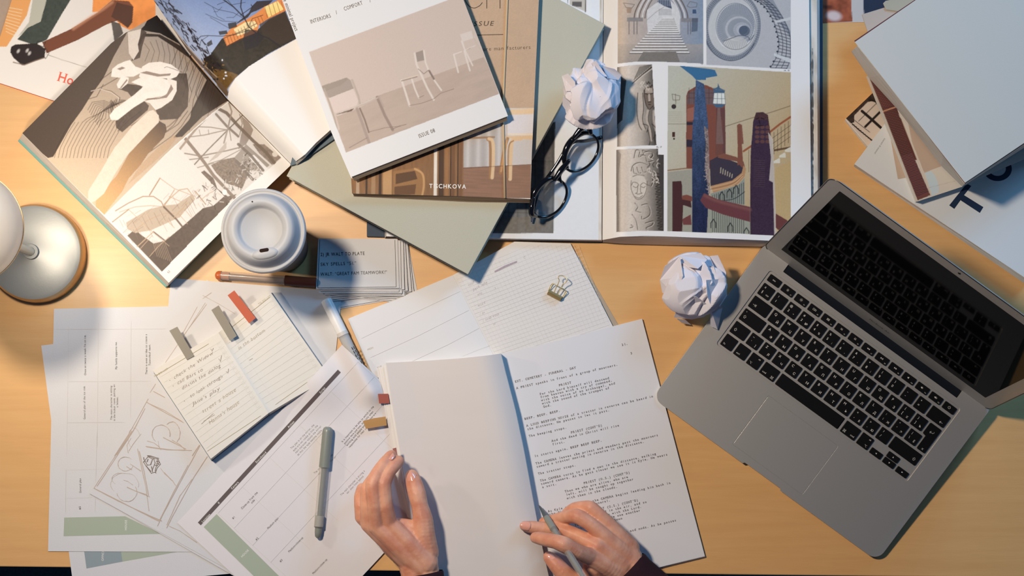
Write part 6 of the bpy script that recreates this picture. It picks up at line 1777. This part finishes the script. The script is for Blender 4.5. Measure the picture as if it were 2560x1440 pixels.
def arrow(c, lo, d):
    x0, y0, x1, y1 = cell(0, c, 1); m_ = (y0 + y1) / 2
    a, e = (y0, m_ - .25) if lo else (m_ + .25, y1)
    key(x0, a, x1, e, lambda b, *k: kpoly(b, TRI[d], (x0 + x1) / 2, (a + e) / 2))
arrow(11.5, True, 'l'); arrow(12.5, True, 'd'); arrow(12.5, False, 'u'); arrow(13.5, True, 'r')
FW = 14.5 / 14
def fkey(i):
    x0, x1 = X0 + i * FW * U_ + GAPK / 2, X0 + (i + 1) * FW * U_ - GAPK / 2; y0, y1 = 188.6, 197.6
    def d(b, *k):
        cx, cy = (x0 + x1) / 2 - .5, (y0 + y1) / 2 + .3
        if i == 0: ktext(b, 'esc', cx, cy - 1, 2.0); return
        if i == 13:
            kline(b, [(1.5 * math.cos(math.radians(t)), 1.5 * math.sin(math.radians(t))) for t in range(130, 411, 20)], cx, cy, .32); kline(b, [(0, .2), (0, 1.9)], cx, cy, .32); return
        ktext(b, 'F%d' % i, x1 - 2.8, y0 + 1.4, 1.2)
        if i in (1, 2):
            for t in range(8): a = t * math.pi / 4; kline(b, [(.9 * math.cos(a), .9 * math.sin(a)), ((1.3 + .3 * i) * math.cos(a), (1.3 + .3 * i) * math.sin(a))], cx, cy, .24)
            kpoly(b, [(.5 * math.cos(t), .5 * math.sin(t)) for t in np.linspace(0, 6.28, 9)[:-1]], cx, cy)
        elif i == 3: kline(b, [(-2.2, -1), (-.2, -1), (-.2, 1), (-2.2, 1), (-2.2, -1)], cx, cy, .3); kline(b, [(.4, -.8), (2, -.8), (2, .8), (.4, .8), (.4, -.8)], cx, cy, .3)
        elif i == 4:
            for gx_ in range(4):
                for gy_ in range(3): kpoly(b, [(0, 0), (.6, 0), (.6, .6), (0, .6)], cx - 1.7 + gx_ * .95, cy - 1.2 + gy_ * .9)
        elif i in (5, 6):
            kline(b, [(-1.2, -.6), (-.7, .3), (.7, .3), (1.2, -.6), (-1.2, -.6)], cx, cy, .28)
            for t in (-1, 0, 1): kpoly(b, [(0, 0), (.4, 0), (.4, .4), (0, .4)], cx + t * 1.1 - .2, cy + (1.0 if i == 6 else .8))
        elif i == 7: kpoly(b, TRI['l'], cx - 1, cy); kpoly(b, TRI['l'], cx + .9, cy)
        elif i == 8: kpoly(b, TRI['r'], cx - 1.2, cy); kline(b, [(.4, -.9), (.4, .9)], cx, cy, .4); kline(b, [(1.3, -.9), (1.3, .9)], cx, cy, .4)
        elif i == 9: kpoly(b, TRI['r'], cx - 1, cy); kpoly(b, TRI['r'], cx + .9, cy)
        else:
            kpoly(b, [(-1.6, -.5), (-.8, -.5), (.2, -1.3), (.2, 1.3), (-.8, .5), (-1.6, .5)], cx - .3, cy)
            for t in range(i - 10): kline(b, [(.7 + t * .8, -.8 - .2 * t), (1.0 + t * .8, 0), (.7 + t * .8, .8 + .2 * t)], cx - .3, cy, .26)
    key(x0, y0, x1, y1, d)
for i in range(14): fkey(i)
# lid
LIDH = 219
lo = rrect(0, 0, W_, LIDH, 12)
b = MB(); b.prism([(x, y, 0) for x, y in lo], [(x + (W_ / 2 - x) * .03, y + (LIDH / 2 - y) * .04, -3.6) for x, y in lo]); lid = lbuild(b, 'lid', M_ALU, M=HIN, bevel=.0006, segs=3)
gr = rrect(17.5, 23, W_ - 17.5, LIDH - 15, 1.0, 2)
M_SCR = mat('dark_screen_glass', (7, 7, 9), .05, spec=.32)
b = MB(); b.prism([(x, y, .12) for x, y in gr], [(x, y, -.3) for x, y in gr]); lbuild(b, 'screen', M_SCR, M=HIN)
rim = rrect(.9, .9, W_ - .9, LIDH - .9, 11.2)
b = MB(); b.tube([(x, y, .1) for x, y in rim], .45, 6, closed=True); lbuild(b, 'rubber_seal', M_BLK, M=HIN)
b = MB(); b.lathe([(0, .2), (1.6, .2), (1.7, 0)], (W_ / 2 + 3, LIDH - 7.5, 0), 16); lbuild(b, 'webcam', M_BLK, M=HIN)
b = MB(); ktext(b, 'MacBook Air', W_ / 2, 10.5, 3.4, mi=0, z=.15, off=0); lbuild(b, 'lettering', mat('grey_lettering', (84, 80, 76), .5), M=HIN, fixn=False)
# ============================================================ pile at upper right
# photograph card at the far edge
ph = sheet('photo_print', [(2052, -60), (2230, -60), (2230, 50), (2160, 55), (2052, 57)], .5*mm, 'rust-coloured photo print with white border between the architecture book and paper pile')
ph['category'] = 'photograph'
def pph(p):
    p.C[:] = ink((44, 52, 70))
    m = p.poly([(2050, -60), (2124, -60), (2131, 55), (2050, 57)], (150, 80, 54)); p.noise(m, 14, .5)
    p.ell(2085, 40, 18, 12, (206, 190, 186), .9, 10, soft=8); p.ell(2070, 18, 12, 5, (70, 34, 26), .8, soft=5)
    p.poly([(2124, -60), (2155, -60), (2161, 56), (2131, 56)], (190, 184, 178))
patch('printed_picture', [(2052, -60), (2230, -60)], [(2052, 57), (2230, 50)], [(2052, -60), (2052, 57)], [(2230, -60), (2230, 50)], .65*mm, 2.5, pph, M_GLOSS, ph)

ZA = lambda s: q(1980, 0, 3.6, s)
ZB = lambda s: q(1980, 300, 3.6, s)
# windows photo magazine
wm = empty('photo_magazine', gp(2250, 300), 'magazine with a black-and-white window-grid cover photo poking out left of the paper pile', 'magazine')
WC = [(2114, 297), (2183, 231), (2420, 250), (2420, 560), (2168, 362)]
block('page_block', [(2113, 299), (2183, 231), (2420, 250), (2420, 560), (2167, 364)], .0052, [(2112, 303), (2183, 236), (2420, 260), (2420, 570), (2165, 369)], .0002, parent=wm)
def pW(p):
    p.C[:] = ink((206, 188, 170))
    m = p.poly(ZA('480,1060 740,820 760,900 680,920 600,1000 560,1040 560,1100 530,1110'), (58, 46, 40)); p.noise(m, 5, .7)
    BK = (40, 32, 28)
    p.line(smoothpl(ZA('630,1000 700,1060 800,1150')), 7, BK); p.line(smoothpl(ZA('660,1140 720,1080 810,990')), 6, BK)
    p.line(smoothpl(ZA('700,900 760,920 800,990')), 5, BK); p.line(ZA('600,1090 760,930'), 1.6, BK)
    p.line(ZA('540,1110 600,1170 720,1260'), 2, BK); p.line(ZA('560,1080 700,1190'), 1.4, BK)
    for i in range(9): p.line(ZA('%d,%d %d,%d' % (545 + i * 20, 1120 + i * 17, 560 + i * 20, 1128 + i * 17)), 3, BK)
quad_patch('front_cover', [(2114, 297), (2183, 231), (2400, 400), (2168, 362)], .0053, 1.8, pW, M_GLOSS, wm)

# big white magazine with T O
tm = empty('white_magazine', gp(2450, 450), 'large white magazine with big navy capitals, beside the laptop lid', 'magazine')
TC = [(2136, 411), (2216, 305), (2560, -10), (2900, 250), (2570, 700)]
block('page_block', TC, .0165, [(2134, 416), (2216, 312), (2560, 0), (2900, 262), (2566, 712)], .0055, parent=tm)
quad_patch('front_cover', [(2136, 410), (2486, -55), (2905, 240), (2570, 699)], .0167, 6, lambda p: p.C.__setitem__(slice(None), ink((210, 208, 202))), M_GLOSS, tm)
b = MB(); text(b, 'Laurent Kronental', *ZB('832,162')[0], 124, 4.2, .0169, off=-.012, shear=.2, xs=.9); b.build('cover_lettering', M_INK, tm)
b = MB(); f = lambda s: b.add([wp(x, y, .0169) for x, y in ZB(s)], [tuple(range(len(s.split())))])
f('1415,768 1572,572 1614,594 1548,676 1722,784 1690,836 1516,722 1460,800')
b.build('capital_letter', mat('navy_letter', (22, 40, 66), .5), tm)
b = MB(); c_ = ZB('1850,440')[0]
R2, R1 = 31, 18
o_ = [(c_[0] + R * math.cos(t) * 1.15, c_[1] + R * math.sin(t) * .98) for R in (R2, R1) for t in np.linspace(0, 2 * math.pi, 49)]
b.add([wp(x, y, .0169) for x, y in o_], [(i, i + 1, 49 + i + 1, 49 + i) for i in range(48)])
b.build('capital_letter', mat('navy_letter', (22, 40, 66), .5), tm)
b = MB(); b.add([wp(x, y, .01685) for x, y in ZB('868,60 1080,300 1020,520 953,532')], [(0, 1, 2, 3)]); b.build('printed_panel', mat('tan_panel', (190, 164, 142), .6), tm)

# softcover book with ribbed band
rb = empty('softcover_book', gp(2290, 340), 'softcover book with a ribbed maroon stripe, halfway up the right pile', 'book')
RC = [(2169, 187), (2420, 60), (2520, 400), (2408, 466), (2293, 504)]
block('page_block', inset(RC, .006), .0262, inset(shift(RC, .0085), .006), .0170, parent=rb)
def pR(p):
    p.C[:] = ink((206, 196, 182))
    st = ZB('850,0 985,-10 1000,60 1140,430 1256,680 1126,732 1030,500 900,130') 
    m = p.poly(ZA('683,680 700,670 990,1080 1130,1440 1140,1440 960,1440 850,1080') + [], (90, 48, 44))
    m = p.poly([(2171, 190), (2176, 188), (2243, 271), (2264, 345), (2326, 488), (2294, 501), (2250, 392), (2216, 305)], (112, 66, 60))
    for i in range(74):
        y = 196 + i * 4.15
        t = (y - 190) / 312.0
        p.line([(2150 + t * 110, y + 6), (2330, y - 60 * .42)], 1.9 if y < 395 and y > 268 else 1.3, (34, 18, 22) if y < 395 else (40, 34, 54), .9, m, soft=.6)
    p.line([(2206, 279), (2250, 264)], 3, (196, 140, 108), 1, m)
    p.line([(2169, 187), (2216, 303), (2293, 503)], 2.2, (212, 196, 176)); p.line([(2255, 300), (2328, 489)], 2.0, (206, 188, 166))
    p.poly(ZB('1040,0 1120,60 1348,415 1190,475 1080,200'), (184, 160, 140)); p.ell(2305, 460, 38, 52, (186, 206, 214), .8, -30, clip=p.inside(ZB('1196,475 1500,380 1560,560 1260,680')), soft=3)
    p.line(ZB('1230,610 1500,540'), .8, (176, 160, 142), .8)
patch('front_cover', [(2169, 187), (2420, 60)], [(2293, 504), (2408, 466), (2520, 400)], [(2169, 187), (2216, 303), (2293, 504)], [(2420, 60), (2520, 400)], .0265, 1.6, pR, M_PRINT, rb)

# mauve folder and grey-beige notebook behind
vf = slab('mauve_folder', [(2155, 36), (2500, -70), (2560, 180), (2200, 172)], .0268, .0285, mat('mauve_card', (184, 170, 158), .6), bevel=.0002)
tag(vf, 'mauve grey folder corner sticking out behind the top white book', 'folder')
eg = slab('beige_notebook', [(2208, 8), (2214, 2), (2600, -80), (2600, 80), (2215, 24)], .0286, .0300, mat('beige_cover', (170, 164, 146), .7), bevel=.0003)
tag(eg, 'beige notebook with rounded corner peeping out at the top edge above the mauve folder', 'notebook')

# large white book on top
wb = empty('white_book', gp(2400, 230), 'large blank white book with maroon-lined cover, topmost of the pile at upper right', 'book')
VC = [(2137, 105), (2413, 457), (2780, 210), (2500, -145)]

M_V = mat('smooth_white_cover', (204, 201, 193), .5, bump=.15, bscale=600)
block('page_block', [(2143, 115), (2200, 187), (2255, 257), (2358, 389), (2411, 460), (2770, 222), (2500, -130)], .0905, [(2128, 129), (2172, 194), (2242, 271), (2353, 415), (2405, 467), (2780, 232), (2500, -130)], .0305, parent=wb)
slab('back_cover', [(2130, 130), (2173, 195), (2243, 272), (2354, 416), (2405, 468), (2440, 450), (2560, 398), (2850, 290), (2500, -140)], .0301, .0306, M_V, wb)
slab('cover_lining', [(2135.5, 102), (2412, 459), (2780, 214), (2500, -145)], .0906, .0909, mat('maroon_lining', (96, 48, 48), .6), wb)
slab('front_cover', VC, .0910, .0922, M_V, wb, bevel=.0003)
# ============================================================ person: two hands and sleeves
def skin_mat():
    m = mat('skin', (226, 164, 134), .46, spec=.4, sss=.22, bump=.35, bscale=900)
    nt = m.node_tree; b = nt.nodes['Principled BSDF']
    tc = nt.nodes.new('ShaderNodeTexCoord'); no = nt.nodes.new('ShaderNodeTexNoise'); no.inputs['Scale'].default_value = 55; no.inputs['Detail'].default_value = 3
    nt.links.new(tc.outputs['Object'], no.inputs['Vector'])
    r = nt.nodes.new('ShaderNodeValToRGB')
    r.color_ramp.elements[0].position = .35; r.color_ramp.elements[1].position = .65
    r.color_ramp.elements[0].color = (lin(208), lin(138), lin(110), 1); r.color_ramp.elements[1].color = (lin(228), lin(168), lin(138), 1)
    nt.links.new(no.outputs['Fac'], r.inputs[0]); nt.links.new(r.outputs[0], b.inputs['Base Color'])
    return m
M_SKIN = skin_mat()
M_NAIL = mat('polished_nail', (232, 164, 142), .12, coat=.8)
M_KNIT = mat('maroon_knit', (44, 24, 30), .9, spec=.2, bump=.8, bscale=500)
HL = lambda x, y: (840 + x / 4.235, 1100 + y / 4.235)
HR = lambda x, y: (1240 + x / 5.539, 1180 + y / 5.539)

def chainpts(pts, step=.30):
    """pts: (x, y, z mm, r mm) -> densely interpolated world spheres"""
    P = [(*wp(p[0], p[1], p[2] * mm), p[3] * mm) for p in pts]
    A = np.array([P[0]] + P + [P[-1]])
    out = []
    for i in range(1, len(A) - 2):
        p0, p1, p2, p3 = A[i - 1:i + 3]
        d = np.linalg.norm(p2[:3] - p1[:3]); n = max(2, int(d / (step * min(p1[3], p2[3]))))
        for j in range(n):
            t = j / n
            c = 0.5 * (2 * p1 + (p2 - p0) * t + (2 * p0 - 5 * p1 + 4 * p2 - p3) * t * t + (3 * p1 - p0 - 3 * p2 + p3) * t ** 3)
            l = p1 * (1 - t) + p2 * t
            c = c * .55 + l * .45
            out.append(c)
    out.append(np.array(P[-1]))
    return out
_bmi = bmesh.new(); bmesh.ops.create_icosphere(_bmi, subdivisions=2, radius=1)
ICO_V = np.array([v.co[:] for v in _bmi.verts]); ICO_F = [tuple(v.index for v in f.verts) for f in _bmi.faces]; _bmi.free()
def add_chain(b, pts):
    for c in chainpts(pts):
        b.add((ICO_V * c[3] + c[:3]).tolist(), ICO_F)

person = empty('person', wp(1320, 1500, .03), 'person\u2019s two hands in dark sleeves, one turning pages, the other holding a pen', 'person')
hb = MB()
# ---- left hand
I_ = [(*HL(560, 880), 50, 10.2), (*HL(530, 700), 60, 8.6), (*HL(505, 470), 62, 9.0), (*HL(560, 340), 59, 7.9), (*HL(605, 285), 55, 7.8), (*HL(655, 232), 48, 7.1), (*HL(668, 218), 46, 6.2)]
Mi = [(*HL(430, 915), 52, 10.2), (*HL(410, 700), 62, 8.8), (*HL(392, 470), 64, 9.2), (*HL(440, 350), 61, 8.0), (*HL(505, 260), 56, 7.8), (*HL(575, 175), 48, 6.9), (*HL(592, 155), 46, 5.8)]
Ri = [(*HL(345, 890), 46, 9.8), (*HL(328, 700), 53, 8.6), (*HL(335, 520), 52, 8.6), (*HL(390, 420), 44, 7.8), (*HL(450, 360), 34, 7.2), (*HL(500, 320), 26, 6.8)]
Pi = [(*HL(280, 815), 36, 9.2), (*HL(262, 700), 38, 8.0), (*HL(258, 610), 34, 7.8), (*HL(268, 550), 28, 7.2), (*HL(276, 512), 22, 6.6)]
Th = [(*HL(960, 1190), 34, 14.5), (*HL(930, 1000), 38, 13.5), (*HL(920, 850), 40, 12.2), (*HL(888, 700), 40, 10.2), (*HL(858, 575), 39, 10.9), (*HL(832, 480), 36, 10.3), (*HL(812, 405), 32, 9.0), (*HL(802, 372), 30, 7.2)]
for c in (I_, Mi, Ri, Pi, Th): add_chain(hb, c)
for a_, base in ((I_[0], (HL(950, 1300), 38, 15)), (Mi[0], (HL(890, 1330), 37, 15)), (Ri[0], (HL(830, 1330), 34, 14)), (Pi[0], (HL(800, 1320), 30, 12.5))):
    (bx, by), bz, br = base
    mx_, my_ = (a_[0] + bx) / 2, (a_[1] + by) / 2
    add_chain(hb, [(a_[0], a_[1], a_[2], a_[3]), (mx_, my_, (a_[2] + bz) / 2 + 1.5, (a_[3] + br) / 2 - .3), (bx, by, bz, br)])
# palm fill and web of the thumb
add_chain(hb, [(*HL(560, 900), 38, 12), (*HL(700, 1050), 33, 16), (*HL(880, 1250), 32, 17)])
add_chain(hb, [(*HL(440, 900), 38, 12), (*HL(600, 1100), 32, 15), (*HL(860, 1330), 32, 16)])
add_chain(hb, [(*HL(590, 900), 42, 9), (*HL(720, 900), 38, 8), (*HL(850, 930), 38, 9)])
add_chain(hb, [(*HL(610, 960), 38, 11), (*HL(760, 990), 36, 12), (*HL(900, 1010), 36, 12)])
add_chain(hb, [(*HL(660, 1040), 38, 12), (*HL(800, 1100), 36, 14), (*HL(930, 1120), 35, 14)])
for dx in (-14, 14):
    add_chain(hb, [(1040 + dx, 1390, 34, 17), (1050 + dx, 1432, 33, 16.5), (1058 + dx, 1500, 34, 17), (1062 + dx, 1560, 36, 18)])
# ---- right hand
rP = [(*HR(1570, 745), 42, 9.8), (*HR(1440, 600), 46, 8.0), (*HR(1310, 495), 46, 8.4), (*HR(1200, 480), 41, 7.2), (*HR(1090, 500), 34, 7.2), (*HR(1000, 550), 25, 6.4), (*HR(960, 585), 20, 5.8)]
rR = [(*HR(1480, 880), 50, 10.4), (*HR(1300, 720), 54, 8.4), (*HR(1120, 610), 52, 9.0), (*HR(1000, 620), 42, 8.0), (*HR(880, 645), 28, 7.8), (*HR(740, 680), 17, 7.0), (*HR(660, 695), 14.5, 6.4)]
rM = [(*HR(1400, 1020), 53, 10.6), (*HR(1180, 910), 44, 9.2), (*HR(950, 815), 36, 9.2), (*HR(800, 790), 32, 8.4), (*HR(640, 785), 32, 8.4), (*HR(500, 765), 33.5, 7.7), (*HR(425, 755), 34, 6.8), (*HR(390, 750), 33.5, 5.6)]
rI = [(*HR(1310, 1180), 58, 10.8), (*HR(1120, 1100), 74, 9.6), (*HR(930, 1000), 82, 9.8), (*HR(830, 965), 79, 8.8), (*HR(730, 945), 73, 8.6), (*HR(610, 920), 63, 7.8), (*HR(548, 908), 57, 6.8)]
rT = [(*HR(1450, 1540), 34, 15), (*HR(1220, 1560), 36, 13), (*HR(1050, 1500), 38, 11.5), (*HR(920, 1380), 40, 10.6), (*HR(830, 1280), 39, 9.6), (*HR(755, 1200), 37, 8.0), (*HR(730, 1175), 36, 6.8)]
for c in (rP, rR, rM, rI, rT): add_chain(hb, c)
for a_, base in ((rP[0], (HR(1830, 1060), 32, 14)), (rR[0], (HR(1800, 1180), 36, 15)), (rM[0], (HR(1740, 1270), 38, 15)), (rI[0], (HR(1680, 1370), 38, 15))):
    (bx, by), bz, br = base
    mx_, my_ = (a_[0] + bx) / 2, (a_[1] + by) / 2
    add_chain(hb, [(a_[0], a_[1], a_[2], a_[3]), (mx_, my_, (a_[2] + bz) / 2 + 1.5, (a_[3] + br) / 2 - .3), (bx, by, bz, br)])
add_chain(hb, [(*HR(1540, 820), 36, 11), (*HR(1640, 980), 32, 14), (*HR(1800, 1150), 32, 16)])
add_chain(hb, [(*HR(1440, 1000), 40, 13), (*HR(1600, 1120), 34, 15), (*HR(1780, 1280), 33, 16)])
add_chain(hb, [(*HR(1340, 1200), 44, 13), (*HR(1500, 1300), 38, 16), (*HR(1700, 1400), 34, 17)])
add_chain(hb, [(*HR(1350, 1330), 44, 13), (*HR(1330, 1450), 40, 13), (*HR(1400, 1550), 36, 14)])
for dx, dy in ((-11, 11), (9, -9)):
    add_chain(hb, [(1560 + dx, 1402 + dy, 33, 17), (1580 + dx, 1432 + dy, 33, 17), (1620 + dx, 1475 + dy, 35, 17.5)])
body_ = hb.build('body', M_SKIN, person, smooth=True, fixn=False)
rm = body_.modifiers.new('remesh', 'REMESH'); rm.mode = 'VOXEL'; rm.voxel_size = .00095; rm.use_smooth_shade = True
sm = body_.modifiers.new('smooth', 'SMOOTH'); sm.factor = .5; sm.iterations = 11
# ---- fingernails
def nail(tip, back, zt, zb, w, l, up=(0, 0, 1), lift=.0):
    T = wp(*tip, zt * mm); Bk = wp(*back, zb * mm)
    d = (T - Bk).normalized(); u = Vector(up); u = (u - d * u.dot(d)).normalized(); s = d.cross(u)
    b = MB(); vs = []; fs = []
    N, M = 9, 10
    for i in range(M + 1):
        f = i / M
        yy = (f - .5) * l * mm
        # rounded-almond outline
        ww = w * mm / 2 * (1 - max(0, (f - .55) / .45) ** 2 * .62) * (1 - max(0, (.22 - f) / .22) ** 2 * .3)
        for j in range(N + 1):
            g = j / N * 2 - 1
            h = -(g * g) * w * .26 * mm - max(0, f - .6) ** 2 * 3.2 * mm
            vs.append(T + d * (yy + lift * mm) + s * (g * ww) + u * h)
    for i in range(M):
        for j in range(N): a = i * (N + 1) + j; fs.append((a, a + 1, a + N + 2, a + N + 1))
    b.add(vs, fs); o = b.build('fingernail', M_NAIL, body_, smooth=True)
    md = o.modifiers.new('s', 'SOLIDIFY'); md.thickness = .0005; md.offset = 0
    return o
# left thumb, index, middle, little; right middle, index, thumb
nail(HL(806, 398), HL(845, 560), 42.4, 47.5, 11.6, 15.5, (.1, 0, 1))
nail(HL(578, 168), HL(506, 262), 55.2, 64, 8.5, 10, (-.45, .25, 1))
nail(HL(262, 512), HL(252, 600), 27.6, 38, 8.0, 9, (-.6, 0, 1))
nail(HR(405, 742), HR(560, 765), 40.7, 41.8, 10.6, 12.5, (0, .15, 1))
nail(HR(540, 893), HR(690, 925), 64.4, 76, 9.5, 10.5, (-.1, .45, 1))
nail(HR(745, 1205), HR(880, 1340), 44.6, 49.0, 10.6, 14, (-.25, -.1, 1))
# ---- sleeves
def sleeve(pts, ribs=26):
    b = MB()
    P = [wp(x, y, z * mm) for x, y, z, r in pts]; R = [r * mm for *_, r in pts]
    b.tube(P, R, 40, caps=False, flat=.82)
    b.tube(P[::-1], [r - .0022 for r in R[::-1]], 40, caps=False, flat=.80)
    return b.build('sleeve', M_KNIT, person, smooth=True, fixn=False)
sleeve([(1052, 1434, 33, 25.5), (1053, 1440, 33, 26.3), (1056, 1455, 34, 25.6), (1062, 1520, 36, 28), (1068, 1640, 40, 32), (1090, 1900, 52, 38)])
sleeve([(1566, 1425, 33, 27.5), (1570, 1429, 33, 28.2), (1582, 1441, 34, 27.6), (1630, 1490, 37, 30), (1730, 1590, 42, 34), (1860, 1790, 54, 40)])

# ---- the pen held in the right hand
pa, pb2 = wp(1347.4, 1263, .0080), wp(1486, 1488, .150)
axp = (pb2 - pa); Lp = axp.length
fp = empty('fineliner_pen', pa, 'slim grey pen with clear barrel held between index and middle finger of the right hand', 'pen')
def seg(nm, prof, m):
    b = MB(); b.lathe(prof, pa, 24, axis=axp); return b.build(nm, m, fp, smooth=True, angle=45)
seg('nib', [(0, 0), (.0003, .0002), (.0005, .004), (0, .004)], M_INK)
seg('cone_tip', [(0, .003), (.0011, .003), (.0016, .008), (.0034, .026), (0, .026)], mat('dark_grey_plastic', (84, 90, 92), .3))
seg('grip', [(0, .026), (.0035, .026), (.0039, .032), (.0041, .050), (0, .050)], mat('grey_green_plastic', (134, 138, 130), .35))
seg('barrel', [(0, .050), (.0040, .050), (.0041, Lp * .92), (.0030, Lp), (0, Lp)], M_CLEAR)
seg('ink_core', [(0, .052), (.0022, .052), (.0022, Lp * .9), (0, Lp * .9)], M_GI)
